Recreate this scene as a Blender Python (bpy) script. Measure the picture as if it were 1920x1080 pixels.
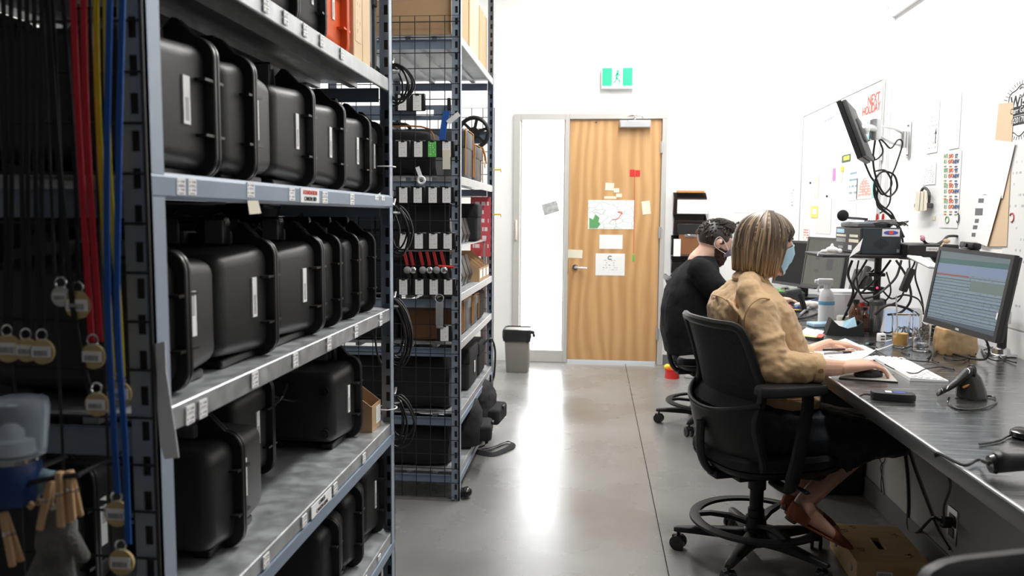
import bpy, bmesh, math, random
from mathutils import Vector, Matrix, noise
random.seed(7)
PI = math.pi
V = Vector
for _o in list(bpy.data.objects):
    bpy.data.objects.remove(_o)
scene = bpy.context.scene
COL = scene.collection

# ------------------------------------------------------------------ camera
CAM = V((0, 0, 1.32))
FW = V((-0.1017325, 0.9906554, -0.0908415))
RT = V((0.9946676, 0.1028477, 0.0076681))
UP = V((-0.0169393, 0.0895770, 0.9958358))
cam_d = bpy.data.cameras.new('camera')
cam = bpy.data.objects.new('camera', cam_d)
COL.objects.link(cam)
cam_d.sensor_width = 36
cam_d.lens = 28.0
cam_d.clip_start = 0.05
cam_d.clip_end = 200
cam.matrix_world = Matrix(((RT.x, UP.x, -FW.x, CAM.x), (RT.y, UP.y, -FW.y, CAM.y), (RT.z, UP.z, -FW.z, CAM.z), (0, 0, 0, 1)))
cam_d.dof.use_dof = True
cam_d.dof.focus_distance = 3.1
cam_d.dof.aperture_fstop = 5.0
scene.camera = cam
# ------------------------------------------------------------------ world, lights, exposure
world = bpy.data.worlds.new('world')
scene.world = world
world.use_nodes = True
bg = world.node_tree.nodes['Background']
bg.inputs[0].default_value = (0.93, 0.97, 1.0, 1)
bg.inputs[1].default_value = 1.5
scene.view_settings.view_transform = 'Standard'
scene.view_settings.look = 'None'
scene.view_settings.gamma = 1
scene.view_settings.use_curve_mapping = False
scene.view_settings.exposure = 0.1


def area(name, loc, sx, sy, power, col=(1, 0.985, 0.96), rot=(0, 0, 0)):
    d = bpy.data.lights.new(name, 'AREA')
    d.shape = 'RECTANGLE'
    d.size = sx
    d.size_y = sy
    d.energy = power
    d.color = col
    o = bpy.data.objects.new(name, d)
    o.location = loc
    o.rotation_euler = rot
    COL.objects.link(o)
    return o


LAMPS = [(0.55, 2.55), (0.55, 4.6), (0.45, 6.3), (-2.4, 6.1)]
LAMP_POWER = 55
for lx, ly in LAMPS:
    area('linear_lamp_light', (lx, ly, 3.62), 0.22, 1.9, LAMP_POWER)

# ------------------------------------------------------------------ helpers
F = 28.0 / 36 * 1920


def ray(px, py):
    return FW + RT * ((px - 960) / F) + UP * ((540 - py) / F)


def at(px, py, Y):
    d = ray(px, py)
    return CAM + d * (Y / d.y)


def onz(px, py, Z):
    d = ray(px, py)
    return CAM + d * ((Z - CAM.z) / d.z)


def onx(px, py, X):
    d = ray(px, py)
    return CAM + d * (X / d.x)


def new_mat(name):
    m = bpy.data.materials.new(name)
    m.use_nodes = True
    return m, m.node_tree.nodes, m.node_tree.links, m.node_tree.nodes['Principled BSDF']


def mat(name, col, rough=0.5, metal=0.0, var=0.0, scale=8.0, bump=0.0, bscale=60.0, stretch=(1, 1, 1), col2=None, spec=None, coat=0.0, sheen=0.0, coord='Object', detail=4, transmission=0, ior=1.45, sub=0, emit=None, es=1.0, rvar=0.0):
    m, N, L, P = new_mat(name)
    P.inputs['Base Color'].default_value = (*col, 1)
    P.inputs['Roughness'].default_value = rough
    P.inputs['Metallic'].default_value = metal
    if spec is not None:
        P.inputs['Specular IOR Level'].default_value = spec
    P.inputs['Coat Weight'].default_value = coat
    P.inputs['Sheen Weight'].default_value = sheen
    P.inputs['Transmission Weight'].default_value = transmission
    P.inputs['IOR'].default_value = ior
    if sub:
        P.inputs['Subsurface Weight'].default_value = sub
        P.inputs['Subsurface Radius'].default_value = (0.6, 0.25, 0.15)
        P.inputs['Subsurface Scale'].default_value = 0.01
    if emit:
        P.inputs['Emission Color'].default_value = (*emit, 1)
        P.inputs['Emission Strength'].default_value = es
    if var or bump or col2 or rvar:
        tc = N.new('ShaderNodeTexCoord')
        mp = N.new('ShaderNodeMapping')
        mp.inputs['Scale'].default_value = stretch
        L.new(tc.outputs[coord], mp.inputs[0])
        nz = N.new('ShaderNodeTexNoise')
        nz.inputs['Scale'].default_value = scale
        nz.inputs['Detail'].default_value = detail
        L.new(mp.outputs[0], nz.inputs['Vector'])
        if var or col2:
            rp = N.new('ShaderNodeValToRGB')
            c2 = col2 or tuple(max(0, c * (1 - var)) for c in col)
            c1 = col if col2 else tuple(min(1, c * (1 + var)) for c in col)
            rp.color_ramp.elements[0].position = 0.3
            rp.color_ramp.elements[1].position = 0.7
            rp.color_ramp.elements[0].color = (*c2, 1)
            rp.color_ramp.elements[1].color = (*c1, 1)
            L.new(nz.outputs[0], rp.inputs[0])
            L.new(rp.outputs[0], P.inputs['Base Color'])
        if rvar:
            mr = N.new('ShaderNodeMapRange')
            mr.inputs[1].default_value = 0.3
            mr.inputs[2].default_value = 0.7
            mr.inputs[3].default_value = max(0, rough - rvar)
            mr.inputs[4].default_value = rough + rvar
            L.new(nz.outputs[0], mr.inputs[0])
            L.new(mr.outputs[0], P.inputs['Roughness'])
        if bump:
            n2 = N.new('ShaderNodeTexNoise')
            n2.inputs['Scale'].default_value = bscale
            n2.inputs['Detail'].default_value = 3
            L.new(mp.outputs[0], n2.inputs['Vector'])
            bp = N.new('ShaderNodeBump')
            bp.inputs['Strength'].default_value = bump
            bp.inputs['Distance'].default_value = 0.01
            L.new(n2.outputs[0], bp.inputs['Height'])
            L.new(bp.outputs[0], P.inputs['Normal'])
    return m


def mathn(N, L, op, a, b=None, c=None):
    n = N.new('ShaderNodeMath')
    n.operation = op
    for i, v in enumerate((a, b, c)):
        if v is None:
            continue
        if isinstance(v, (int, float)):
            n.inputs[i].default_value = v
        else:
            L.new(v, n.inputs[i])
    return n.outputs[0]


def mix(N, L, f, a, b):
    n = N.new('ShaderNodeMix')
    n.data_type = 'RGBA'
    if isinstance(f, (int, float)):
        n.inputs[0].default_value = f
    else:
        L.new(f, n.inputs[0])
    for s, v in ((6, a), (7, b)):
        if isinstance(v, tuple):
            n.inputs[s].default_value = (*v, 1)
        else:
            L.new(v, n.inputs[s])
    return n.outputs[2]


def print_mat(name, paper=(0.86, 0.86, 0.85), ink=(0.1, 0.1, 0.12), lines=14, u='Y', v='Z', dens=0.5, words=22, vlo=0.08, vhi=0.92, ulo=0.1, uhi=0.9, heavy=0.45, rough=0.7):
    """paper with rows of small flat print, laid out in the sheet's own coordinates"""
    m, N, L, P = new_mat(name)
    tc = N.new('ShaderNodeTexCoord')
    sp = N.new('ShaderNodeSeparateXYZ')
    L.new(tc.outputs['Generated'], sp.inputs[0])
    U, W = sp.outputs[u], sp.outputs[v]
    vl = mathn(N, L, 'MULTIPLY', W, lines)
    fr = mathn(N, L, 'FRACT', vl)
    line = mathn(N, L, 'LESS_THAN', fr, heavy)
    cb = N.new('ShaderNodeCombineXYZ')
    L.new(mathn(N, L, 'MULTIPLY', U, words), cb.inputs[0])
    L.new(mathn(N, L, 'MULTIPLY', mathn(N, L, 'FLOOR', vl), 7.31), cb.inputs[1])
    nz = N.new('ShaderNodeTexNoise')
    nz.inputs['Scale'].default_value = 1.0
    nz.inputs['Detail'].default_value = 2
    L.new(cb.outputs[0], nz.inputs['Vector'])
    wd = mathn(N, L, 'LESS_THAN', nz.outputs[0], dens)
    k = mathn(N, L, 'MULTIPLY', line, wd)
    for s, lo, hi in ((U, ulo, uhi), (W, vlo, vhi)):
        k = mathn(N, L, 'MULTIPLY', k, mathn(N, L, 'GREATER_THAN', s, lo))
        k = mathn(N, L, 'MULTIPLY', k, mathn(N, L, 'LESS_THAN', s, hi))
    L.new(mix(N, L, k, paper, ink), P.inputs['Base Color'])
    P.inputs['Roughness'].default_value = rough
    return m


class B:
    """collects shapes into one bmesh"""

    def __init__(s):
        s.bm = bmesh.new()

    def _merge(s, b2, M=None):
        if M is not None:
            b2.transform(M)
        me = bpy.data.meshes.new('_t')
        b2.to_mesh(me)
        b2.free()
        s.bm.from_mesh(me)
        bpy.data.meshes.remove(me)
        return s

    def box(s, x0, x1, y0, y1, z0, z1, r=0.0, seg=1, M=None):
        b = bmesh.new()
        bmesh.ops.create_cube(b, size=1)
        sx, sy, sz = abs(x1 - x0), abs(y1 - y0), abs(z1 - z0)
        b.transform(Matrix.Translation(((x0 + x1) / 2, (y0 + y1) / 2, (z0 + z1) / 2)) @ Matrix.Diagonal((sx, sy, sz, 1)))
        if r:
            r = min(r, min(sx, sy, sz) * 0.49)
            bmesh.ops.bevel(b, geom=b.edges[:], offset=r, segments=seg, profile=0.5, affect='EDGES')
        return s._merge(b, M)

    def obox(s, c, d, u, sx, sy, sz, r=0.0, seg=1):
        """box centred at c, local x along d, local z near u"""
        d = V(d).normalized()
        u = V(u)
        yv = u.cross(d).normalized()
        zv = d.cross(yv)
        M = Matrix(((d.x, yv.x, zv.x, c[0]), (d.y, yv.y, zv.y, c[1]), (d.z, yv.z, zv.z, c[2]), (0, 0, 0, 1)))
        return s.box(-sx / 2, sx / 2, -sy / 2, sy / 2, -sz / 2, sz / 2, r, seg, M)

    def cyl(s, p0, p1, r0, r1=None, n=16, caps=True):
        p0, p1 = V(p0), V(p1)
        r1 = r0 if r1 is None else r1
        d = p1 - p0
        b = bmesh.new()
        bmesh.ops.create_cone(b, cap_ends=caps, segments=n, radius1=r0, radius2=r1, depth=d.length)
        q = V((0, 0, 1)).rotation_difference(d.normalized()).to_matrix().to_4x4()
        return s._merge(b, Matrix.Translation((p0 + p1) / 2) @ q)

    def ball(s, c, r, sc=(1, 1, 1), n=16, rot=None):
        b = bmesh.new()
        bmesh.ops.create_uvsphere(b, u_segments=n, v_segments=max(6, n // 2), radius=r)
        M = Matrix.Translation(c)
        if rot is not None:
            M = M @ rot.to_4x4()
        return s._merge(b, M @ Matrix.Diagonal((*sc, 1)))

    def rings(s, rs, cap=True, closed=False):
        """skin a list of equal-length vertex rings"""
        bm = s.bm
        vs = [[bm.verts.new(p) for p in r] for r in rs]
        n = len(vs[0])
        m = len(vs)
        for i in range(m if closed else m - 1):
            a, b = vs[i], vs[(i + 1) % m]
            for k in range(n):
                try:
                    bm.faces.new((a[k], a[(k + 1) % n], b[(k + 1) % n], b[k]))
                except ValueError:
                    pass
        if cap and not closed:
            bm.faces.new(vs[0][::-1])
            bm.faces.new(vs[-1])
        return s

    def tube(s, pts, r, n=8, closed=False, flat=1.0, sm=0, twist=None):
        pts = [V(p) for p in pts]
        if sm:
            pts = spline(pts, sm, closed)
        rs = []
        m = len(pts)
        prev = None
        for i, p in enumerate(pts):
            a = pts[(i - 1) % m] if closed or i > 0 else p
            b = pts[(i + 1) % m] if closed or i < m - 1 else p
            t = (b - a)
            t = t.normalized() if t.length > 1e-9 else V((0, 0, 1))
            if prev is None:
                ref = V((0, 0, 1)) if abs(t.z) < 0.9 else V((1, 0, 0))
                if twist:
                    ref = V(twist)
                x = ref.cross(t).normalized()
            else:
                x = (prev - t * prev.dot(t)).normalized()
            prev = x
            y = t.cross(x)
            rr = r[i * len(r) // m] if isinstance(r, (list, tuple)) else r
            rs.append([p + (x * math.cos(2 * PI * k / n) + y * math.sin(2 * PI * k / n) * flat) * rr for k in range(n)])
        return s.rings(rs, True, closed)

    def prism(s, poly, axis, a, b, r=0.0, seg=1):
        """polygon in the plane across axis ('X': (y,z), 'Y': (x,z), 'Z': (x,y)), from a to b"""
        bm = bmesh.new()

        def pt(q, w):
            return {'X': (w, q[0], q[1]), 'Y': (q[0], w, q[1]), 'Z': (q[0], q[1], w)}[axis]
        v0 = [bm.verts.new(pt(q, a)) for q in poly]
        v1 = [bm.verts.new(pt(q, b)) for q in poly]
        n = len(poly)
        bm.faces.new(v0[::-1])
        bm.faces.new(v1)
        for i in range(n):
            bm.faces.new((v0[i], v0[(i + 1) % n], v1[(i + 1) % n], v1[i]))
        bmesh.ops.recalc_face_normals(bm, faces=bm.faces[:])
        if r:
            es = [e for e in bm.edges if abs((e.verts[0].co - e.verts[1].co)['XYZ'.index(axis)]) < 1e-7]
            bmesh.ops.bevel(bm, geom=es, offset=r, segments=seg, profile=0.5, affect='EDGES')
        return s._merge(bm)

    def lathe(s, prof, c=(0, 0, 0), n=20, M=None):
        """profile of (r, z), first and last r may be 0"""
        c = V(c)
        rs = [[c + V((max(r, 1e-5) * math.cos(2 * PI * k / n), max(r, 1e-5) * math.sin(2 * PI * k / n), z)) for k in range(n)] for r, z in prof]
        if M is not None:
            rs = [[M @ (p - c) + c for p in q] for q in rs]
        return s.rings(rs)

    def plate(s, a, b, c, d, t):
        """thin solid sheet through four corners, t thick along its normal"""
        a, b, c, d = V(a), V(b), V(c), V(d)
        nrm = (b - a).cross(d - a).normalized() * t
        bm = s.bm
        q = [bm.verts.new(p) for p in (a, b, c, d)]
        w = [bm.verts.new(p + nrm) for p in (a, b, c, d)]
        bm.faces.new(q[::-1])
        bm.faces.new(w)
        for i in range(4):
            bm.faces.new((q[i], q[(i + 1) % 4], w[(i + 1) % 4], w[i]))
        return s

    def loft(s, secs, n=20, p=2.0):
        """secs: (centre, u half-vector, v half-vector) superellipse rings"""
        rs = []
        for c, u, v in secs:
            c, u, v = V(c), V(u), V(v)
            ring = []
            for k in range(n):
                a = 2 * PI * k / n
                cc, ss = math.cos(a), math.sin(a)
                e = 2.0 / p
                ring.append(c + u * (math.copysign(abs(cc) ** e, cc)) + v * (math.copysign(abs(ss) ** e, ss)))
            rs.append(ring)
        return s.rings(rs)

    def mesh(s, name):
        bmesh.ops.recalc_face_normals(s.bm, faces=s.bm.faces[:])
        me = bpy.data.meshes.new(name)
        s.bm.to_mesh(me)
        s.bm.free()
        return me


def spline(pts, k=6, closed=False):
    out = []
    m = len(pts)
    rng = range(m if closed else m - 1)
    for i in rng:
        p0 = pts[(i - 1) % m] if closed or i > 0 else pts[i]
        p1 = pts[i]
        p2 = pts[(i + 1) % m]
        p3 = pts[(i + 2) % m] if closed or i + 2 < m else p2
        for j in range(k):
            t = j / k
            out.append(0.5 * ((2 * p1) + (p2 - p0) * t + (2 * p0 - 5 * p1 + 4 * p2 - p3) * t * t + (3 * p1 - p0 - 3 * p2 + p3) * t ** 3))
    if not closed:
        out.append(pts[-1])
    return out


OFF = {}


def finish(me, smooth):
    if smooth:
        for p in me.polygons:
            p.use_smooth = True
        me.set_sharp_from_angle(angle=math.radians(smooth if smooth is not True else 38))


def part(name, b, m, parent=None, smooth=True, label=None, kind=None):
    """a mesh object from a B or a mesh; parts of a world-built thing are shifted to its base"""
    me = b.mesh(name) if isinstance(b, B) else b
    off = OFF.get(parent.name) if parent else None
    if off is not None:
        me.transform(Matrix.Translation(-off))
    finish(me, smooth)
    if m is not None:
        me.materials.clear()
        me.materials.append(m)
    o = bpy.data.objects.new(name, me)
    COL.objects.link(o)
    if parent:
        o.parent = parent
        if off is not None:
            OFF[o.name] = off
    if label:
        o['label'] = label
    if kind:
        o['kind'] = kind
    return o


def thing(name, label, cat, loc=(0, 0, 0), rz=0.0, group=None, world_built=False):
    """Empty at the base of a thing; world_built: its parts are given in world coordinates"""
    o = bpy.data.objects.new(name, None)
    o.empty_display_size = 0.05
    COL.objects.link(o)
    o.location = loc
    o.rotation_euler = (0, 0, rz)
    o['label'] = label
    o['category'] = cat
    if group:
        o['group'] = group
    if world_built:
        OFF[o.name] = V(loc)
    return o


def solo(name, b, m, label, cat, group=None, smooth=True, kind=None):
    """a thing that is a single mesh, its origin at its base"""
    me = b.mesh(name) if isinstance(b, B) else b
    xs = [v.co for v in me.vertices]
    c = V(((min(v.x for v in xs) + max(v.x for v in xs)) / 2, (min(v.y for v in xs) + max(v.y for v in xs)) / 2, min(v.z for v in xs)))
    me.transform(Matrix.Translation(-c))
    o = part(name, me, m, None, smooth)
    o.location = c
    OFF[o.name] = c
    o['label'] = label
    o['category'] = cat
    if group:
        o['group'] = group
    if kind:
        o['kind'] = kind
    return o


def struct(name, b, m, parent=None, smooth=False):
    o = part(name, b, m, parent, smooth)
    if parent is None:
        o['kind'] = 'structure'
    return o


def dup(root, loc=None, rz=None, label=None, group=None, scale=None):
    def cp(o, par):
        c = o.copy()
        COL.objects.link(c)
        c.parent = par
        for ch in KIDS.get(o.name, []):
            cp(ch, c)
        return c
    KIDS = {}
    for o in bpy.data.objects:
        if o.parent:
            KIDS.setdefault(o.parent.name, []).append(o)
    r = cp(root, None)
    if loc is not None:
        r.location = loc
    if rz is not None:
        r.rotation_euler = (0, 0, rz)
    if label:
        r['label'] = label
    if group:
        r['group'] = group
    if scale:
        r.scale = scale
    return r


def text_mesh(s, size, depth=0.0006, align='CENTER', bold=0.0):
    cu = bpy.data.curves.new('t', 'FONT')
    cu.body = s
    cu.size = size
    cu.extrude = depth
    cu.align_x = align
    cu.align_y = 'CENTER'
    cu.offset = bold
    cu.resolution_u = 3
    o = bpy.data.objects.new('t', cu)
    COL.objects.link(o)
    dg = bpy.context.evaluated_depsgraph_get()
    me = bpy.data.meshes.new_from_object(o.evaluated_get(dg))
    bpy.data.objects.remove(o)
    return me


def text(name, s, size, c, right, up, m, parent, bold=0.0, align='CENTER', depth=0.0006):
    """lettering lying on a surface: right and up are the reading directions"""
    me = text_mesh(s, size, depth, align, bold)
    x = V(right).normalized()
    y = V(up).normalized()
    z = x.cross(y)
    me.transform(Matrix(((x.x, y.x, z.x, c[0]), (x.y, y.y, z.y, c[1]), (x.z, y.z, z.z, c[2]), (0, 0, 0, 1))))
    return part(name, me, m, parent, False)


def voxel(b, size, smooth_it=6, decimate=None, disp=None):
    """weld overlapping solids into one continuous skin"""
    me = b.mesh('v')
    o = bpy.data.objects.new('v', me)
    COL.objects.link(o)
    md = o.modifiers.new('r', 'REMESH')
    md.mode = 'VOXEL'
    md.voxel_size = size
    if smooth_it:
        sm = o.modifiers.new('s', 'SMOOTH')
        sm.factor = 0.5
        sm.iterations = smooth_it
    for (sc, st) in (disp or []):
        tx = bpy.data.textures.new('d', 'CLOUDS')
        tx.noise_scale = sc
        tx.noise_depth = 2
        dm = o.modifiers.new('d', 'DISPLACE')
        dm.texture = tx
        dm.strength = st
        dm.mid_level = 0.5
    dg = bpy.context.evaluated_depsgraph_get()
    me2 = bpy.data.meshes.new_from_object(o.evaluated_get(dg))
    bpy.data.objects.remove(o)
    return me2


# ------------------------------------------------------------------ materials
M_wall = mat('white_wall_paint', (0.84, 0.84, 0.835), 0.75, bump=0.05, bscale=120)
M_ceil = mat('ceiling_paint', (0.72, 0.72, 0.72), 0.85)
M_floor = mat('polished_concrete', (0.225, 0.222, 0.213), 0.27, col2=(0.16, 0.157, 0.15), scale=1.6, detail=9, bump=0.03, bscale=30, rvar=0.07)
M_joint = mat('floor_joint', (0.10, 0.095, 0.09), 0.8)
M_conc = mat('cast_concrete', (0.47, 0.45, 0.41), 0.75, col2=(0.36, 0.34, 0.31), scale=3, detail=8, bump=0.12, bscale=25)
M_rubber = mat('rubber_base', (0.16, 0.16, 0.16), 0.6)
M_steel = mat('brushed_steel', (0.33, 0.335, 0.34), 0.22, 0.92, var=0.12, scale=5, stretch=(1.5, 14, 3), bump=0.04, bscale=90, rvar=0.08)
M_galv = mat('galvanised_steel', (0.44, 0.455, 0.47), 0.40, 0.6, var=0.22, scale=24, detail=6, rvar=0.1)
M_blue = mat('blue_grey_rack_paint', (0.215, 0.27, 0.35), 0.42, 0.1, var=0.08, scale=6)
M_bluel = mat('pale_rack_paint', (0.30, 0.355, 0.43), 0.4, 0.15, var=0.08, scale=6)
M_wire = mat('black_wire', (0.02, 0.02, 0.022), 0.5, 0.2)
M_case = mat('black_case_plastic', (0.022, 0.022, 0.023), 0.42, bump=0.10, bscale=420, var=0.1, scale=9, spec=0.5)
M_case2 = mat('black_case_trim', (0.013, 0.013, 0.014), 0.36)
M_grey_pl = mat('grey_case_plastic', (0.10, 0.10, 0.105), 0.5)
M_orange_case = mat('orange_case_plastic', (0.75, 0.11, 0.02), 0.45, bump=0.05, bscale=400)
M_silver_case = mat('silver_case', (0.62, 0.63, 0.65), 0.3, 0.6)
M_black = mat('black_plastic', (0.016, 0.016, 0.017), 0.42)
M_blackg = mat('glossy_black_plastic', (0.012, 0.012, 0.013), 0.16)
M_blackf = mat('black_fabric', (0.014, 0.014, 0.016), 0.9, bump=0.3, bscale=300, var=0.2, scale=5)
M_dgrey = mat('dark_grey_plastic', (0.045, 0.047, 0.05), 0.5)
M_grey = mat('grey_plastic', (0.28, 0.28, 0.28), 0.55)
M_white = mat('white_plastic', (0.82, 0.82, 0.82), 0.45)
M_paper = mat('white_paper', (0.86, 0.86, 0.86), 0.8, var=0.015, scale=4)
M_cream = mat('cream_paper', (0.78, 0.74, 0.60), 0.8)
M_chrome = mat('chrome', (0.75, 0.75, 0.76), 0.18, 1.0)
M_alu = mat('aluminium', (0.62, 0.63, 0.64), 0.33, 0.8)
M_card = mat('cardboard', (0.47, 0.30, 0.165), 0.85, var=0.06, scale=5, bump=0.05)
M_cardl = mat('pale_cardboard', (0.66, 0.49, 0.31), 0.85, var=0.05, scale=5, bump=0.05)
M_red = mat('red_plastic', (0.62, 0.03, 0.025), 0.5)
M_redband = mat('red_webbing', (0.58, 0.015, 0.035), 0.75, bump=0.3, bscale=500)
M_yelband = mat('yellow_webbing', (0.80, 0.62, 0.03), 0.75, bump=0.3, bscale=500)
M_bluband = mat('blue_webbing', (0.015, 0.10, 0.42), 0.75, bump=0.3, bscale=500)
M_blkband = mat('black_webbing', (0.015, 0.015, 0.017), 0.85, bump=0.3, bscale=500)
M_tagwood = mat('birch_tag', (0.56, 0.42, 0.20), 0.5, var=0.1, scale=30)
M_yellow = mat('yellow_plastic', (0.8, 0.55, 0.03), 0.5)
M_orange = mat('orange_trim', (0.55, 0.24, 0.06), 0.7)
M_green = mat('green_plastic', (0.10, 0.50, 0.08), 0.5)
M_ink = mat('black_ink', (0.03, 0.03, 0.035), 0.7)
M_inkg = mat('grey_ink', (0.35, 0.35, 0.37), 0.7)
M_inkr = mat('red_ink', (0.75, 0.10, 0.07), 0.7)
M_dimwhite = mat('printed_logo_grey', (0.35, 0.35, 0.35), 0.6)
M_lblY = print_mat('barcode_print_tall', lines=26, u='Y', v='Z', dens=0.9, words=2, vlo=0.08, vhi=0.55, ulo=0.2, uhi=0.8, heavy=0.55)
M_lblY2 = print_mat('barcode_print_tall_upper', lines=26, u='Y', v='Z', dens=0.9, words=2, vlo=0.45, vhi=0.92, ulo=0.2, uhi=0.8, heavy=0.55)
M_lblX = print_mat('barcode_print_wide', lines=1, u='X', v='Z', dens=0.5, words=60, vlo=0.2, vhi=0.7, ulo=0.1, uhi=0.9, heavy=1.1)
M_tagY = print_mat('shelf_tag_print', lines=2.2, u='Y', v='Z', dens=0.52, words=10, heavy=0.6, ulo=0.1, uhi=0.9, ink=(0.22, 0.22, 0.23))
M_cardX = print_mat('card_print', lines=7, u='X', v='Z', dens=0.42, words=5, heavy=0.3, ulo=0.2, uhi=0.8, ink=(0.45, 0.45, 0.45))
M_docY = print_mat('document_print', lines=34, u='Y', v='Z', dens=0.5, words=16, ink=(0.35, 0.35, 0.37))
M_docX = print_mat('document_print_back', lines=20, u='X', v='Z', dens=0.42, words=10, ulo=0.2, uhi=0.8, ink=(0.5, 0.5, 0.52))
M_glass = mat('clear_glass', (1, 1, 1), 0.02, transmission=1.0, ior=1.45)
M_water = mat('water', (0.98, 0.99, 1), 0.01, transmission=1.0, ior=1.33)
# ================================================================== the setting
WX = 1.72   # right wall
WY = 7.14   # back wall
COUNTER = 0.76
fl = struct('floor', B().box(-4.2, 4.2, -4.0, 9.0, -0.12, -0.012), M_joint)
struct('slab', B().box(-4.2, 0.292, -4.0, 7.12, -0.012, 0), M_floor, fl)
struct('slab', B().box(0.297, 4.2, -4.0, 7.12, -0.012, 0), M_floor, fl)
struct('slab', B().box(-4.2, 4.2, 7.126, 9.0, -0.012, 0), M_floor, fl)
ZC = 3.8
# back wall with the opening of the door and its sidelight
DX0, DX1, DZ = -0.725, 0.615, 2.215
struct('wall_back', B().box(-4.2, DX0, WY, WY + 0.16, 0, ZC).box(DX1, WX + 0.2, WY, WY + 0.16, 0, ZC).box(DX0, DX1, WY, WY + 0.16, DZ, ZC), M_wall)
struct('wall_right', B().box(WX, WX + 0.15, -4, WY, 0, ZC), M_wall)
struct('wall_left', B().box(-4.35, -4.2, -4, WY + 0.16, 0, ZC), M_wall)
struct('wall_front', B().box(-4.2, WX, -4.15, -4, 0, ZC), mat('dimmed_wall_grey', (0.16, 0.16, 0.17), 0.8))  # unseen wall, coloured dark so little light bounces onto the near rack end
struct('ceiling', B().box(-4.2, WX, -4, WY, ZC, ZC + 0.1), M_ceil)
kw = struct('wall_lower', B().box(1.305, WX - 0.003, -1.5, 6.9, 0, COUNTER - 0.045), M_conc)
struct('baseboard_lower', B().box(1.297, 1.305, -1.5, 6.9, 0, 0.10, 0.002), M_rubber)
struct('baseboard_back', B().box(DX1 + 0.01, WX - 0.003, WY - 0.008, WY, 0, 0.09), M_rubber)

# sidelight window and door
M_frame = mat('grey_door_frame_paint', (0.50, 0.485, 0.46), 0.5)
M_oak = mat('oak_veneer', (0.62, 0.33, 0.13), 0.42)
def _oak():
    m, N, L, P = M_oak, M_oak.node_tree.nodes, M_oak.node_tree.links, M_oak.node_tree.nodes['Principled BSDF']
    tc = N.new('ShaderNodeTexCoord')
    mp = N.new('ShaderNodeMapping')
    mp.inputs['Scale'].default_value = (1, 1, 0.22)
    L.new(tc.outputs['Object'], mp.inputs[0])
    wv = N.new('ShaderNodeTexWave')
    wv.wave_type = 'BANDS'
    wv.bands_direction = 'X'
    wv.inputs['Scale'].default_value = 3.2
    wv.inputs['Distortion'].default_value = 13
    wv.inputs['Detail'].default_value = 3
    wv.inputs['Detail Scale'].default_value = 0.7
    L.new(mp.outputs[0], wv.inputs[0])
    mp2 = N.new('ShaderNodeMapping')
    mp2.inputs['Scale'].default_value = (90, 90, 2.5)
    L.new(tc.outputs['Object'], mp2.inputs[0])
    nz = N.new('ShaderNodeTexNoise')
    nz.inputs['Scale'].default_value = 1
    L.new(mp2.outputs[0], nz.inputs[0])
    c1 = mix(N, L, wv.outputs['Fac'], (0.53, 0.295, 0.125), (0.68, 0.42, 0.195))
    c2 = mix(N, L, mathn(N, L, 'MULTIPLY', nz.outputs[0], 0.45), c1, (0.48, 0.26, 0.11))
    L.new(c2, P.inputs['Base Color'])
_oak()
w1 = struct('window_1', B().box(-0.725, -0.665, WY - 0.03, WY + 0.13, 0, DZ, 0.003).box(-0.268, -0.232, WY - 0.03, WY + 0.13, 0, DZ, 0.003)
            .box(-0.665, -0.268, WY - 0.029, WY + 0.129, 2.16, DZ, 0.003).box(-0.665, -0.268, WY - 0.029, WY + 0.129, 0, 0.11, 0.003)
            .box(-0.665, -0.651, WY, WY + 0.06, 0.11, 2.16).box(-0.282, -0.268, WY, WY + 0.06, 0.11, 2.16), M_frame)
M_frost = mat('lit_frosted_glass', (0.9, 0.92, 0.94), 0.35, emit=(0.97, 0.99, 1.0), es=8.0)
struct('pane', B().box(-0.651, -0.282, WY + 0.035, WY + 0.043, 0.11, 2.16), M_frost, w1)
d1 = struct('door_1', B().box(-0.232, 0.615, WY - 0.03, WY + 0.13, 2.165, DZ, 0.003).box(0.573, 0.615, WY - 0.03, WY + 0.13, 0, 2.165, 0.003)
            .box(0.565, 0.574, WY + 0.045, WY + 0.06, 0, 2.165), M_frame)
struct('door_leaf', B().box(-0.229, 0.568, WY - 0.005, WY + 0.04, 0.028, 2.16, 0.002), M_oak, d1)
struct('door_closer', B().box(0.20, 0.47, WY - 0.065, WY - 0.006, 2.085, 2.15, 0.006, 2).box(0.21, 0.46, WY - 0.072, WY - 0.064, 2.09, 2.145, 0.002), M_alu, d1, True)
struct('closer_arm', B().tube([(0.33, WY - 0.05, 2.155), (0.33, WY - 0.05, 2.18)], 0.012).tube([(0.33, WY - 0.05, 2.178), (0.27, WY - 0.10, 2.178), (0.33, WY - 0.13, 2.182), (0.39, WY - 0.09, 2.182), (0.40, WY - 0.035, 2.19)], 0.007, sm=4), M_chrome, d1, True)
hz = onz(1085, 500, 0.90).z
struct('door_handle', B().cyl((-0.165, WY - 0.006, 0.862), (-0.165, WY - 0.014, 0.862), 0.026, n=24).tube([(-0.165, WY - 0.012, 0.862), (-0.165, WY - 0.055, 0.862), (-0.15, WY - 0.062, 0.862), (-0.06, WY - 0.06, 0.858)], 0.010, sm=4), M_chrome, d1, True)
struct('lock_plate', B().box(-0.2315, -0.2285, WY - 0.012, WY + 0.03, 0.80, 0.93), M_chrome, d1)
for z in (0.28, 1.18, 1.92):
    struct('hinge', B().cyl((0.571, WY - 0.037, z - 0.05), (0.571, WY - 0.037, z + 0.05), 0.008, n=10).box(0.558, 0.585, WY - 0.034, WY - 0.029, z - 0.05, z + 0.05), M_alu, d1, True)
struct('door_viewer', B().cyl((0.0, WY - 0.006, 2.14), (0.0, WY - 0.011, 2.14), 0.008, n=12), M_chrome, d1, True)

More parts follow.
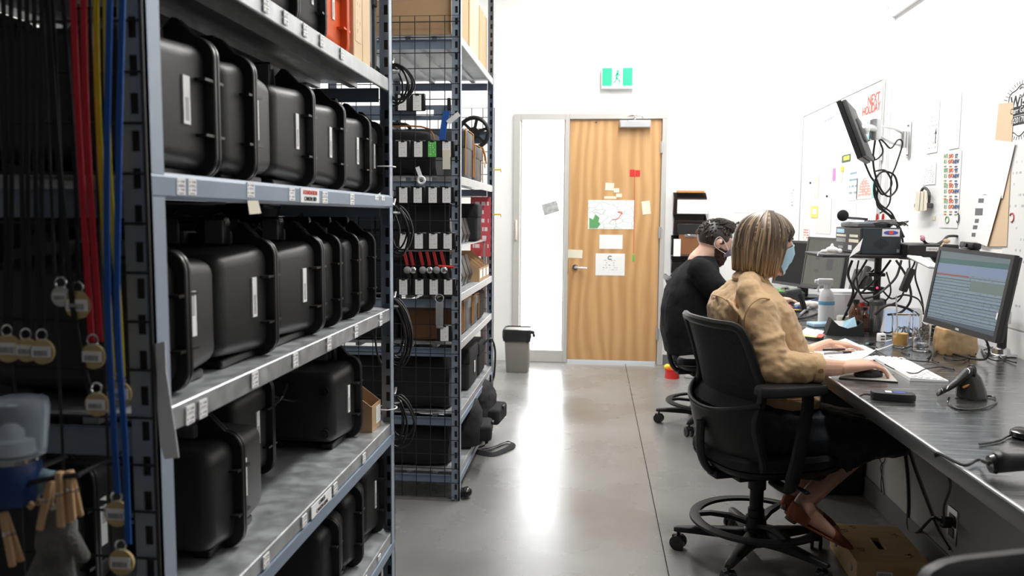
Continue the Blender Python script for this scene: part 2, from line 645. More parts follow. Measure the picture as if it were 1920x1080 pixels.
# ceiling lamps: housings and glowing diffusers at the lamp lights
M_diff = mat('lamp_diffuser', (0.9, 0.9, 0.88), 0.6, emit=(1, 0.98, 0.94), es=6)
for i, (lx, ly) in enumerate(LAMPS[:4]):
    t = thing('ceiling_lamp', 'long white linear ceiling lamp ' + ('over the aisle beside the near rack', 'over the middle of the aisle', 'over the aisle in front of the door', 'behind the far rack')[i], 'lamp', (lx, ly, 3.63), group='linear ceiling lamps')
    part('housing', B().box(-0.13, 0.13, -0.98, 0.98, 0.012, 0.07, 0.005), M_white, t)
    part('diffuser', B().box(-0.115, 0.115, -0.96, 0.96, 0.0, 0.011), M_diff, t)
    for hy in (-0.7, 0.7):
        part('hanger', B().cyl((0, hy, 0.07), (0, hy, 0.17), 0.004), M_alu, t)

# conduit on the right wall
c0, c1, c2_ = onx(1672, 30, WX - 0.02), onx(1672, 215, WX - 0.02), onx(1716, -5, WX - 0.02)
solo('conduit_pipe', B().tube([(WX - 0.014, c0.y, 1.15), (WX - 0.014, c0.y, c0.z - 0.02), (WX - 0.014, c0.y - 0.02, c0.z), (WX - 0.014, 3.3, c0.z + 0.01), (WX - 0.014, -1.0, c0.z + 0.02)], 0.010, sm=3),
     M_white, 'thin white conduit pipe running up the right wall and turning level near the top', 'pipe')
cb_ = c0

# exit sign above the door
M_exit = mat('lit_white_panel', (0.9, 0.9, 0.9), 0.4, emit=(1, 1, 1), es=0.5)
M_exitg = mat('lit_green_panel', (0.01, 0.36, 0.19), 0.5, emit=(0.03, 0.50, 0.28), es=0.4)
sx0, sx1, sz0, sz1 = 0.045, 0.305, 2.44, 2.60
t = thing('exit_sign', 'white exit sign with two green panels and a running figure above the door', 'sign', (0.175, WY, sz0), world_built=True)
part('housing', B().box(sx0 - 0.008, sx1 + 0.008, WY - 0.055, WY, sz0 - 0.02, sz1 + 0.006, 0.004), M_white, t)
part('panel', B().box(sx0, sx1, WY - 0.0585, WY - 0.0555, sz0, sz1), M_exit, t, label='lit white panel')
part('panel', B().box(sx0, sx0 + 0.085, WY - 0.061, WY - 0.0588, sz0 + 0.004, sz1 - 0.004), M_exitg, t, label='lit green panel')
part('panel', B().box(sx1 - 0.085, sx1, WY - 0.061, WY - 0.0588, sz0 + 0.004, sz1 - 0.004), M_exitg, t, label='lit green panel')
cx = (sx0 + sx1) / 2
rf = B().cyl((cx + 0.004, WY - 0.0588, sz0 + 0.128), (cx + 0.004, WY - 0.062, sz0 + 0.128), 0.011, n=12)
for a, b_, w in (((0, .115), (-.006, .068), .018), ((0, .108), (.026, .09), .009), ((0, .108), (-.022, .086), .009), ((-.006, .07), (.02, .045), .011), ((.02, .045), (.014, .018), .009), ((-.006, .07), (-.018, .04), .011), ((-.018, .04), (-.036, .03), .009)):
    p, q = V((cx + a[0], WY - 0.060, sz0 + a[1])), V((cx + b_[0], WY - 0.060, sz0 + b_[1]))
    rf.obox((p + q) / 2, (q - p), (0, 1, 0), (q - p).length + 0.004, w, 0.0025)
part('running_figure', rf, M_exitg, t)

# papers on and around the door, the map, the notes
def sheet_back(name, px0, py0, px1, py1, m, label, cat='paper', Y=WY - 0.006, rot=0.0, group=None, sol=True, parent=None):
    a, b = at(px0, py0, Y), at(px1, py1, Y)
    c = (a + b) / 2
    w, h = abs(b.x - a.x), abs(a.z - b.z)
    bb = B().box(-w / 2, w / 2, -0.0015, 0.0, -h / 2, h / 2, M=Matrix.Translation((c.x, Y - 0.0002, c.z)) @ Matrix.Rotation(rot, 4, 'Y'))
    if parent is not None:
        return part(name, bb, m, parent, False)
    return solo(name, bb, m, label, cat, group)


M_map = None
def _mapmat():
    m, N, L, P = new_mat('floor_map_print')
    tc = N.new('ShaderNodeTexCoord')
    vo = N.new('ShaderNodeTexVoronoi')
    vo.feature = 'DISTANCE_TO_EDGE'
    vo.inputs['Scale'].default_value = 5
    L.new(tc.outputs['Generated'], vo.inputs[0])
    k = mathn(N, L, 'LESS_THAN', vo.outputs['Distance'], 0.03)
    nz = N.new('ShaderNodeTexNoise')
    nz.inputs['Scale'].default_value = 3
    L.new(tc.outputs['Generated'], nz.inputs[0])
    c = mix(N, L, nz.outputs[0], (0.80, 0.88, 0.86), (0.86, 0.86, 0.83))
    L.new(mix(N, L, k, c, (0.55, 0.62, 0.62)), P.inputs['Base Color'])
    P.inputs['Roughness'].default_value = 0.3
    return m
M_map = _mapmat()
YD = WY - 0.0055
mp = thing('wall_map', 'laminated colour floor map taped to the middle of the wooden door', 'map', at(1145, 430, YD), world_built=True)
sheet_back('map_sheet', 1103, 375, 1188, 430, M_map, '', Y=YD, parent=mp)
part('green_area', B().prism([(at(x, y, YD).x, at(x, y, YD).z) for x, y in ((1105, 428), (1105, 408), (1112, 412), (1116, 402), (1124, 408), (1122, 416), (1126, 420), (1120, 428))], 'Y', YD - 0.0026, YD - 0.0019), mat('green_print', (0.13, 0.36, 0.14), 0.5), mp)
part('red_route', B().tube([at(x, y, YD - 0.0024) for x, y in ((1148, 412), (1158, 410), (1163, 404), (1166, 398), (1158, 397), (1168, 401))], 0.003, 6, sm=3), M_inkr, mp)
sheet_back('blank_paper', 1124, 440, 1167, 467, M_paper, 'blank white paper taped under the floor map on the door', Y=YD)
dn = sheet_back('notice', 1117, 475, 1171, 517, print_mat('notice_print', lines=9, u='X', v='Z', dens=0.48, words=14, vlo=0.25, vhi=0.7, ulo=0.25, uhi=0.75, ink=(0.45, 0.45, 0.48)), 'white printed notice with a small dark emblem, lowest paper on the door', Y=YD)
part('emblem', B().tube([at(1144 + 4 * math.cos(a / 10 * 4.6 + .8), 483 - 3.2 * math.sin(a / 10 * 4.6 + .8), YD - 0.003) for a in range(11)], 0.0028, 6), M_ink, dn)
sheet_back('sticky_note', 1065, 468, 1092, 484, M_cream, 'cream note above the door lever at the left edge of the door', 'note', Y=YD, rot=0.03)
sheet_back('sticky_note', 1204, 377, 1219, 402, M_cream, 'tall cream note on the right side of the door, tilted', 'note', Y=YD, rot=-0.12)
sheet_back('sticky_note', 1135, 343, 1151, 357, M_cream, 'square cream note, uppermost of the cluster over the map', 'note', Y=YD, rot=0.05)
sheet_back('sticky_note', 1151, 353, 1161, 361, M_cream, 'small cream note to the right of the uppermost note over the map', 'note', Y=YD)
sheet_back('sticky_note', 1155, 363, 1166, 370, M_cream, 'tiny cream note just above the right corner of the map', 'note', Y=YD)
sheet_back('tape_strip', 1133, 368, 1156, 373, M_cream, 'thin pale tape strip along the top of the floor map', 'tape', Y=YD)
sheet_back('photo_print', 1017, 379, 1047, 401, mat('grey_photo_print', (0.55, 0.56, 0.56), 0.5, col2=(0.28, 0.3, 0.3), scale=30), 'small grey photo print stuck on the frosted sidelight', 'photo', Y=WY + 0.035, rot=-0.3)
t = thing('red_pull_flag', 'red folded flag with a thin cord hanging down the door', 'flag', at(1191, 331, YD), world_built=True)
sheet_back('flag_half', 1181, 318, 1190, 331, M_red, '', Y=YD, parent=t)
sheet_back('flag_half', 1191, 319, 1200, 331, M_red, '', Y=YD - 0.001, parent=t)
part('cord', B().tube([at(1190, 331, YD - 0.003), at(1189, 420, YD - 0.003), at(1188, 475, YD - 0.003)], 0.0018, 5), M_red, t)
part('cord_tab', B().box(-.008, .008, -.004, 0, -.055, 0, M=Matrix.Translation(at(1188, 478, YD - 0.001))), M_green, t)
# emergency pull on the wall left of the sidelight
solo('wall_bell_push', B().box(-0.704, -0.690, WY - 0.05, WY - 0.03, 1.10, 1.28, 0.004, 2), mat('cream_plastic', (0.75, 0.68, 0.55), 0.5), 'slim cream strike on the left frame of the sidelight', 'strike')

# tall brown panel standing by the back wall behind the rack, yellow clips at the post
solo('brown_board', B().box(-0.80, -0.76, 5.6, 5.9, 0.0, 1.2, 0.003), mat('brown_board', (0.17, 0.12, 0.11), 0.7), 'tall narrow brown board leaning beside the far rack post', 'board')

# ------------------------------------------------------------------ counter
t = thing('steel_counter', 'long brushed steel counter along the right wall', 'counter', (1.28, 3, COUNTER - 0.045), world_built=True)
part('worktop', B().box(0.838, WX - 0.003, -1.4, 6.85, COUNTER - 0.02, COUNTER, 0.0015), M_steel, t)
part('front_edge', B().box(0.834, 0.85, -1.4, 6.85, COUNTER - 0.045, COUNTER - 0.001, 0.003, 2), mat('shaded_steel_edge', (0.20, 0.20, 0.205), 0.33, 0.9, var=0.08, scale=5, stretch=(2, 0.6, 2)), t)  # same steel, darkened in colour where it faces the dim aisle
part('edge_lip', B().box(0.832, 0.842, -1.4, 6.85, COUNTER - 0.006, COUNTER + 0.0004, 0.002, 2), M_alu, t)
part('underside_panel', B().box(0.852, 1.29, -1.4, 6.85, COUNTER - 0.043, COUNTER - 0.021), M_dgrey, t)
for yy in (0.8, 3.3, 5.4):
    part('seam_bracket', B().prism([(1.303, 0.50), (1.303, 0.71), (0.98, 0.71)], 'Y', yy, yy + 0.006), M_dgrey, t, False)
# ================================================================== racks
RX = -0.60      # front plane of the racks


def post_mesh(h, sx, sy):
    """angle post: slotted flange across X, plain flange along Y; corner at (0,0), legs toward sx, sy"""
    w, t = 0.038, 0.003
    b = B()
    # flange facing Y with slots
    b.box(0, sx * 0.012, 0, sy * t, 0, h)
    b.box(sx * 0.024, sx * w, 0, sy * t, 0, h)
    z = 0.03
    while z < h:
        b.box(sx * 0.012, sx * 0.024, 0, sy * t, z, min(h, z + 0.022))
        z += 0.05
    # flange facing X
    b.box(0, sx * t, 0, sy * w, 0, h)
    b.box(sx * 0.0, sx * 0.006, 0, sy * 0.006, 0, h)
    return b


def wire_grid(parent, x0, x1, z0, z1, y, step=0.067, r=0.0021):
    g = part('wire_grid', B().tube([(x0, y, z0), (x1, y, z0), (x1, y, z1), (x0, y, z1)], r * 1.4, 6, closed=True), M_wire, parent)
    n = int((z1 - z0) / step)
    hm = B().cyl((x0, y, 0), (x1, y, 0), r, n=5, caps=False).mesh('wire')
    vm = B().cyl((0, y - 2 * r, z0), (0, y - 2 * r, z1), r, n=5, caps=False).mesh('wire')
    off = OFF.get(g.name)
    for me in (hm, vm):
        if off is not None:
            me.transform(Matrix.Translation(-off))
        me.materials.append(M_wire)
        for p in me.polygons:
            p.use_smooth = True
    for k in range(1, n + 1):
        o = bpy.data.objects.new('wire', hm)
        COL.objects.link(o)
        o.parent = g
        o.location.z = z0 + k * step
        if z0 + k * step > z1 - 0.01:
            break
    k = 1
    while x0 + k * step < x1 - 0.01:
        o = bpy.data.objects.new('wire', vm)
        COL.objects.link(o)
        o.parent = g
        o.location.x = x1 - k * step
        k += 1
    return g


def rack(name, label, y0, y1, depth, top, levels):
    """levels: (z of the shelf top, style)"""
    t = thing(name, label, 'rack', (RX - depth / 2, (y0 + y1) / 2, 0), world_built=True)
    for (x, sx) in ((RX, -1), (RX - depth, 1)):
        for (y, sy) in ((y0, 1), (y1, -1)):
            b = post_mesh(top, sx, sy)
            b.bm.transform(Matrix.Translation((x, y, 0.0)))
            pp = part('post', b, M_bluel, t, False)
            part('slot_shade', B().box(x + sx * 0.009, x + sx * 0.027, y + (0.0032 if sy > 0 else 0.0002), y + (0.006 if sy > 0 else 0.003), 0.01, top - 0.01), M_case2, pp, False)  # added black strip stands for the shade inside the post
            if x == RX:
                part('foot_plate', B().box(x - 0.045, x + 0.004, min(y, y + sy * 0.045), max(y, y + sy * 0.045), 0, 0.004), M_galv, t, False)
    shelves = []
    for z, style in levels:
        m = M_galv if style != 'blue' else M_galv
        d = B().box(RX - depth + 0.004, RX - 0.008, y0 + 0.004, y1 - 0.004, z - 0.006, z)
        for k in range(1, 5):   # stiffening ribs under the deck
            xr = RX - depth * k / 5
            d.box(xr - 0.012, xr + 0.012, y0 + 0.02, y1 - 0.02, z - 0.022, z - 0.0061)
        if style == 'galv':
            d.box(RX - 0.012, RX - 0.002, y0 + 0.004, y1 - 0.004, z - 0.036, z + 0.001, 0.002)
        elif style == 'both':
            d.box(RX - 0.012, RX - 0.003, y0 + 0.004, y1 - 0.004, z - 0.032, z + 0.001, 0.002)
        s = part('shelf', d, m, t, False)
        if style == 'blue':
            part('front_beam', B().prism([(RX - 0.03, z - 0.036), (RX - 0.002, z - 0.036), (RX + 0.001, z - 0.030), (RX + 0.001, z - 0.004), (RX - 0.002, z + 0.002), (RX - 0.012, z + 0.002), (RX - 0.012, z - 0.0061), (RX - 0.03, z - 0.0061)], 'Y', y0 + 0.004, y1 - 0.004), M_blue, s, False)
        elif style == 'both':
            part('front_beam', B().prism([(RX - 0.03, z - 0.064), (RX - 0.002, z - 0.064), (RX + 0.001, z - 0.060), (RX + 0.001, z - 0.034), (RX - 0.012, z - 0.0325), (RX - 0.03, z - 0.0325)], 'Y', y0 + 0.004, y1 - 0.004), M_blue, s, False)
        for yy in (y0 + 0.006, y1 - 0.006):
            e = B().box(RX - depth + 0.04, RX - 0.04, yy - 0.002, yy + 0.002, z - 0.062, z - 0.024)
            e.box(RX - depth + 0.04, RX - 0.04, yy - 0.008, yy + 0.008, z - 0.024, z - 0.0222)
            part('end_beam', e, M_blue, s, False)
            part('bracket', B().box(RX - 0.034, RX - 0.006, yy - 0.004 if yy > y0 + .1 else yy, yy if yy > y0 + .1 else yy + 0.004, z - 0.085, z + 0.01, 0.001), M_blue, s, False)
        shelves.append(s)
    return t, shelves


H1, H2, H3, H4, H5, H6 = 1.712, 1.374, 1.040, 0.690, 0.350, 0.06
R1Y0, R1Y1 = 1.03, 2.345
rack1, sh1 = rack('storage_rack', 'near blue-grey steel rack filled with black equipment cases', R1Y0, R1Y1, 0.56, 2.25,
                  [(H1, 'galv'), (H2, 'blue'), (H3, 'galv'), (H4, 'both'), (H5, 'both'), (H6, 'both')])
R2Y0, R2Y1 = 3.54, 4.73
G1, G2, G3, G4, G5, G6, G7 = 2.14, 1.545, 1.03, 0.79, 0.54, 0.30, 0.06
lev2 = []
for (px, py) in ((862, 62), (862, 330), (862, 553), (862, 645), (862, 775), (862, 883)):
    lev2.append(onx(px, py, RX).z)
rack2, sh2 = rack('storage_rack', 'far blue-grey steel rack with a wire mesh end hung with white tags', R2Y0, R2Y1, 0.60, 2.7,
                  [(z, 'galv' if i in (0, 1, 2, 3) else 'both') for i, z in enumerate(lev2)])
wire_grid(rack1, RX - 0.555, RX + 0.0, 0.30, 2.2, R1Y0 - 0.008)
wire_grid(rack2, RX - 0.595, RX + 0.0, 0.02, 2.19, R2Y0 - 0.008)
wire_grid(rack2, RX - 0.595, RX + 0.0, 0.02, 1.95, R2Y1 + 0.010)

# print on the shelf edges
def shelf_tag(s, px, py, w=0.028, h=0.014, z=None, y=None, m=None):
    p = onx(px, py, RX + 0.001) if y is None else V((RX + 0.001, y, z))
    return part('shelf_tag', B().box(RX - 0.0005, RX + 0.0018, p.y - w / 2, p.y + w / 2, p.z - h / 2, p.z + h / 2), m or M_tagY, s, False)


for px, py in ((339, 342), (360, 343), (339, 357), (360, 358), (470, 349), (470, 363), (547, 358), (547, 370), (609, 364), (609, 376), (660, 368), (660, 379), (706, 371), (718, 372)):
    shelf_tag(sh1[1], px, py, 0.024 if px < 400 else 0.030 if px < 600 else 0.034, 0.0125)
m_sign = print_mat('shelf_notice_print', lines=1.0, u='Y', v='Z', dens=0, words=9)
for (px, py, nm, s) in ((580, 367, ('FOUNDATION', 'CANON 50D'), sh1[1]),):
    p = onx(px, py, RX)
    q = part('shelf_notice', B().box(RX, RX + 0.0021, p.y - 0.055, p.y + 0.055, p.z - 0.0145, p.z + 0.0145), M_paper, s, False)
    text('print', nm[0], 0.0125, (RX + 0.0025, p.y, p.z + 0.006), (0, 1, 0), (0, 0, 1), M_inkr, s)
    text('print', nm[1], 0.0125, (RX + 0.0025, p.y, p.z - 0.007), (0, 1, 0), (0, 0, 1), M_ink, s)
for px, py in ((357, 768), (381, 757), (357, 786), (381, 775), (478, 704), (478, 719), (554, 668), (554, 682), (617, 637), (617, 651), (668, 615), (668, 628), (714, 593), (714, 606)):
    shelf_tag(sh1[2], px, py - 0, 0.024 if px < 400 else 0.026, 0.0135)
for px, py in ((498, 1040), (570, 970), (628, 912), (682, 858)):
    p = onx(px, py, RX)
    for dz in (-0.0065, 0.0065):
        shelf_tag(sh1[3], 0, 0, 0.026, 0.0115, z=H4 - 0.0155 + dz, y=p.y)
p = onx(602, 938, RX)
part('shelf_notice', B().box(RX, RX + 0.0021, p.y - 0.065, p.y + 0.065, H4 - 0.030, H4 - 0.002), M_paper, sh1[3], False)
text('print', 'CABLES', 0.012, (RX + 0.0025, p.y, H4 - 0.009), (0, 1, 0), (0, 0, 1), M_ink, sh1[3])
text('print', 'CANON LENS', 0.012, (RX + 0.0025, p.y, H4 - 0.0225), (0, 1, 0), (0, 0, 1), M_ink, sh1[3])
for y in (1.55, 1.8, 2.02, 2.16):
    shelf_tag(sh1[4], 0, 0, 0.026, 0.0135, z=H5 - 0.012, y=y)
for px, py in ((538, 42), (570, 60), (605, 82), (572, 62)):
    pass
for px in (498, 535, 571, 602, 640):
    p = onx(px, 20, RX)
    for dz in (-0.006, 0.008):
        shelf_tag(sh1[0], 0, 0, 0.022, 0.012, z=H1 - 0.017 + dz, y=p.y)


# ================================================================== hard cases
def rrect(x0, x1, z0, z1, r, n=4):
    out = []
    for cx, cz, a0 in ((x1 - r, z1 - r, 0), (x0 + r, z1 - r, 90), (x0 + r, z0 + r, 180), (x1 - r, z0 + r, 270)):
        for k in range(n + 1):
            a = math.radians(a0 + 90 * k / n)
            out.append((cx + r * math.cos(a), cz + r * math.sin(a)))
    return out


def half_shell(b, D, H, ya, yb, r, taper=0.010):
    """rounded tray from the seam at ya to the outer face at yb"""
    s = 1 if yb > ya else -1
    R = 0.03
    ln = abs(yb - ya)
    rs = []
    steps = [(0.0, 0.0)] + [(ln - r, taper)] + [(ln - r + r * math.sin(a), taper + r * (1 - math.cos(a))) for a in (0.45, 0.9, 1.25, PI / 2)]
    for d, ins in steps:
        rr = max(0.012, R - ins * 0.3)
        rs.append([V((x, ya + s * d, z)) for x, z in rrect(-D + 0.018 + ins, -0.018 - ins, 0.012 + ins, H - 0.014 - ins, rr, 5)])
    b.rings(rs)
    return b


def make_case(D, H, T, lid, shell_m, trim_m, label, name='hard_case', cat='case', logo=False, lbl=True, screws=False, plate=True, flip=False):
    """standing on its hinge side; front face at x=0 toward the aisle, thickness along y from 0 to T; lid on the +1 / -1 y side"""
    t = thing(name, label, cat)
    seam = T * (0.77 if lid > 0 else 0.36)
    body_y = 0.0 if lid > 0 else T
    lid_y = T if lid > 0 else 0.0
    r = 0.022
    sgn = 1 if lid > 0 else -1
    body = part('shell', half_shell(B(), D, H, seam, body_y, r), shell_m, t)
    part('lid', half_shell(B(), D, H, seam + 0.001 * sgn, lid_y, r, 0.006), shell_m, t)
    # rim flange with the raised shoulders that carry the handle
    xs = -D + 0.07
    poly = rrect(-D, 0, 0, H, 0.036, 5)
    top = [(-0.034, H), (-0.062, H + 0.028), (-0.072, H + 0.030), (-0.092, H + 0.008), (-D + 0.092, H + 0.008), (-D + 0.072, H + 0.030), (-D + 0.062, H + 0.028), (-D + 0.034, H)]
    out = []
    for k, q in enumerate(poly):
        out.append(q)
        if k == 5:
            out += top
    part('rim', B().prism(out, 'Y', seam - 0.0075, seam + 0.0005, 0.0018).prism(out, 'Y', seam + 0.0018, seam + 0.0095, 0.0018), trim_m, t)
    part('gasket', B().prism(rrect(-D + 0.004, -0.004, 0.004, H - 0.004, 0.033, 5), 'Y', seam + 0.0006, seam + 0.0017), M_black, t)
    for s_ in (1, -1):
        rb = B()
        for zz in (0.3, 0.68):
            rb.box(-0.021, -0.002, seam + 0.006 * s_, seam + s_ * (0.030 if s_ * sgn < 0 else 0.022), H * zz - 0.0022, H * zz + 0.0022)
        part('rib', rb, trim_m, t, False, kind='stuff')
    # handle: flat grip bar folded along the top, with its side plates
    hy = seam - 0.026 * sgn
    hb = B()
    for x in (-D / 2 - 0.062, -D / 2 + 0.062):
        hb.obox((x, hy, H + 0.010), (0, 0, 1), (1, 0, 0), 0.046, 0.022, 0.008, 0.002)
    hb.box(-D / 2 - 0.066, -D / 2 + 0.066, hy - 0.011, hy + 0.011, H + 0.026, H + 0.040, 0.005, 2)
    part('handle', hb, trim_m, t)
    for x in (-0.105, -D + 0.105):
        lt = B().box(x - 0.02, x + 0.02, seam - 0.022, seam + 0.024, H - 0.014, H + 0.012, 0.004, 2)
        if plate:
            lt.box(x - 0.019, x + 0.019, seam - sgn * 0.040, seam - sgn * 0.034, H - 0.012, H + 0.034, 0.002)
        part('latch', lt, M_grey_pl if plate else trim_m, t)
    ft = B()
    for x in (-0.06, -D + 0.06):
        ft.box(x - 0.018, x + 0.018, T * 0.12, T * 0.88, 0.0, 0.016, 0.003)
    part('hinge_foot', ft, trim_m, t, kind='stuff')
    if lbl:
        big = seam - 0.052 if lid > 0 else seam + 0.046
        w = 0.0085
        fx = -0.018 - 0.010 * 0.05 / (abs(seam - body_y) - r)
        part('barcode_label', B().box(fx - 0.001, fx + 0.0022, big - w, big + w, H * 0.36, H * 0.36 + 0.075), M_lblY if not flip else M_lblY2, t, False)
    if logo:
        yb = body_y - 0.0005 if lid > 0 else body_y + 0.0005
        bb = B().cyl((-D * 0.60, yb - 0.001, H * 0.235), (-D * 0.60, yb + 0.0015, H * 0.235), 0.009, n=16)
        part('logo_dot', bb, M_yellow, t)
        text('logo_print', 'PELICAN', 0.018, (-D * 0.60 + 0.06, yb - 0.0003, H * 0.245), (1, 0, 0), (0, 0, 1), M_dimwhite, t, bold=0.0004)
        text('logo_print', 'PROTECTOR CASE', 0.009, (-D * 0.60 + 0.058, yb - 0.0003, H * 0.205), (1, 0, 0), (0, 0, 1), M_dimwhite, t)
        for zz in (0.52, 0.66):
            part('paper_label', B().box(-D * 0.50, -D * 0.50 + 0.07, yb - 0.001, yb + 0.001, H * zz, H * zz + 0.034), M_lblX if zz < .6 else M_paper, t, False)
    if screws:
        for x, z in ((-0.055, 0.05), (-0.055, H - 0.07), (-D + 0.055, 0.05), (-D + 0.055, H - 0.07)):
            yb = body_y
            part('corner_lug', B().cyl((x, yb - 0.006, z), (x, yb + 0.004, z), 0.013, n=12).cyl((x, yb - 0.009, z), (x, yb - 0.005, z), 0.007, n=6), trim_m, t)
    return t


def case_pair(D, H, T, m=None, tm=None, **k):
    a = make_case(D, H, T, 1, m or M_case, tm or M_case2, 'x', **k)
    b = make_case(D, H, T, -1, m or M_case, tm or M_case2, 'x', flip=True, **k)
    return a, b


ORD = ['first', 'second', 'third', 'fourth', 'fifth', 'sixth', 'seventh', 'eighth']


def row(items, proto, z, where, group, dx=-0.03):
    """items: (y of near side, lid side, scale y, scale z) ; proto = (lid +, lid -)"""
    for i, (y, lid, sy, sz) in enumerate(items):
        lab = 'black hard case, %s from the near post on the %s, %s' % (ORD[i], where, 'lid edge turned away' if lid > 0 else 'lid edge toward the near post')
        dup(proto[0 if lid > 0 else 1], (RX + dx, y, z), 0, lab, group, (1, sy, sz))


pa, pb = case_pair(0.30, 0.232, 0.21)


def crow(items, z, where, group, dx=-0.018):
    """items: (y of the near side, y of the far side, lid side)"""
    for i, (y, y2, lid, *h) in enumerate(items):
        lab = 'black hard case, %s from the near post on the %s' % (ORD[i], where)
        dup(pa if lid > 0 else pb, (RX + dx, y, z + 0.001), 0, lab, group, (1, (y2 - y) / 0.21, h[0] if h else 1))


crow([(1.075, 1.33, 1), (1.34, 1.565, -1), (1.57, 1.775, 1), (1.785, 1.995, 1, .97), (2.005, 2.22, 1, .95), (2.225, 2.335, 1, .93)], H2, 'blue-beamed upper shelf', 'black cases on the blue-beamed upper shelf')
crow([(1.075, 1.31, -1, .97), (1.32, 1.555, 1), (1.565, 1.835, 1), (1.845, 2.0, -1), (2.005, 2.15, -1), (2.155, 2.31, -1)], H3, 'middle shelf', 'black cases on the middle shelf')
lc = make_case(0.36, 0.225, 0.24, -1, M_case, M_case2, 'large black hard case with yellow logo dot at the near end of the lower shelf', flip=True)
lc.location = (RX - 0.045, 1.31, H4 + 0.001)
deep = make_case(0.26, 0.235, 0.20, 1, M_case, M_case2, 'x', screws=True)
deep.location = (RX - 0.045, 2.0, H4 + 0.001)
deep['label'] = 'deep black case with corner lugs beside the small cardboard box on the lower shelf'
for dx, y, lab in ((-0.16, 1.66, 'black hard case set far back in the lower shelf behind the large logo case'), (-0.17, 1.07, 'black hard case tucked beside the near post behind the large logo case')):
    dup(pa if y > 1.5 else pb, (RX + dx, y, H4 + 0.001), 0, lab, None, (0.9, 0.95, 1.05))
crow([(1.80, 1.99, -1, .93), (2.0, 2.185, -1), (2.19, 2.335, 1, 1.1)], H5, 'shelf under the lower shelf', 'black cases under the lower shelf')
crow([(1.08 + i * 0.25, 1.29 + i * 0.25, 1) for i in range(5)], H6, 'lowest shelf', 'black cases on the lowest shelf')
for y, y2, lab in ((1.22, 1.44, 'black hard case at the near end of the top shelf'), (1.50, 1.73, 'black hard case in the middle of the top shelf'), (1.74, 1.885, 'black hard case on the top shelf just before the orange case')):
    dup(pa, (RX - 0.03, y, H1 + 0.001), 0, lab, None, (1, (y2 - y) / 0.21, 1))
oc = make_case(0.30, 0.24, 0.165, 1, M_orange_case, M_orange_case, 'bright orange hard case on the top shelf', plate=False)
oc.location = (RX - 0.03, 1.892, H1 + 0.001)
for o in (pa, pb):
    def rm(x):
        for c in list(x.children):
            rm(c)
        bpy.data.objects.remove(x)
    rm(o)
cy0 = 2.065
t = thing('cardboard_folder_box', 'tall pale cardboard magazine box with sloping top on the top shelf', 'box', (RX - 0.15, cy0 + 0.04, H1), world_built=True)
for i, (a, b) in enumerate(((0.0, 0.075), (0.078, 0.152))):
    part('box_body', B().prism([(RX - 0.30, H1 + 0.001), (RX - 0.03, H1 + 0.001), (RX - 0.03, H1 + (0.265 if i == 0 else 0.225)), (RX - 0.12, H1 + 0.32), (RX - 0.30, H1 + 0.32)], 'Y', cy0 + a, cy0 + b, 0.002), M_cardl, t, False)
part('pencil_marks', B().box(RX - 0.0302, RX - 0.0292, cy0 + 0.012, cy0 + 0.064, H1 + 0.06, H1 + 0.20), print_mat('pencil_marks', paper=(0.66, 0.49, 0.31), ink=(0.42, 0.30, 0.18), lines=6, dens=0.42, words=4), t, False)
SY = 0.085
t = thing('silver_case', 'slim silver aluminium case with black corner at the far end of the top shelf', 'case', (RX - 0.2, 2.15, H1), world_built=True)
part('shell', B().box(RX - 0.38, RX - 0.04, 2.2240, 2.2820, H1 + 0.004, H1 + 0.34, 0.012, 3), M_silver_case, t)
part('lid', B().box(RX - 0.38, RX - 0.04, 2.2870, 2.3320, H1 + 0.004, H1 + 0.34, 0.012, 3), M_silver_case, t)
part('edge_rail', B().prism(rrect(RX - 0.383, RX - 0.036, H1 + 0.001, H1 + 0.344, 0.03), 'Y', 2.2822, 2.2868), M_dgrey, t)
part('corner_cap', B().box(RX - 0.085, RX - 0.034, 2.2220, 2.2500, H1 + 0.002, H1 + 0.04, 0.01, 3), M_black, t)
part('corner_cap', B().box(RX - 0.085, RX - 0.034, 2.3050, 2.3380, H1 + 0.002, H1 + 0.04, 0.01, 3), M_black, t)
part('latch', B().box(RX - 0.041, RX - 0.033, 2.2680, 2.3050, H1 + 0.20, H1 + 0.25, 0.002), M_dgrey, t)

# big logo case markings (near face)
part('logo_dot', B().cyl((-0.262, -0.0012, 0.085), (-0.262, 0.001, 0.085), 0.009, n=16), M_yellow, lc)
text('logo_print', 'PELICAN', 0.019, (-0.205, -0.0014, 0.090), (1, 0, 0), (0, 0, 1), M_dimwhite, lc, bold=0.0004)
text('logo_print', 'PROTECTOR CASE', 0.009, (-0.205, -0.0014, 0.075), (1, 0, 0), (0, 0, 1), M_dimwhite, lc)
part('paper_label', B().box(-0.285, -0.195, -0.0012, 0.001, 0.175, 0.207), M_lblX, lc, False)
part('paper_label', B().box(-0.285, -0.215, -0.0012, 0.001, 0.222, 0.250), M_paper, lc, False)

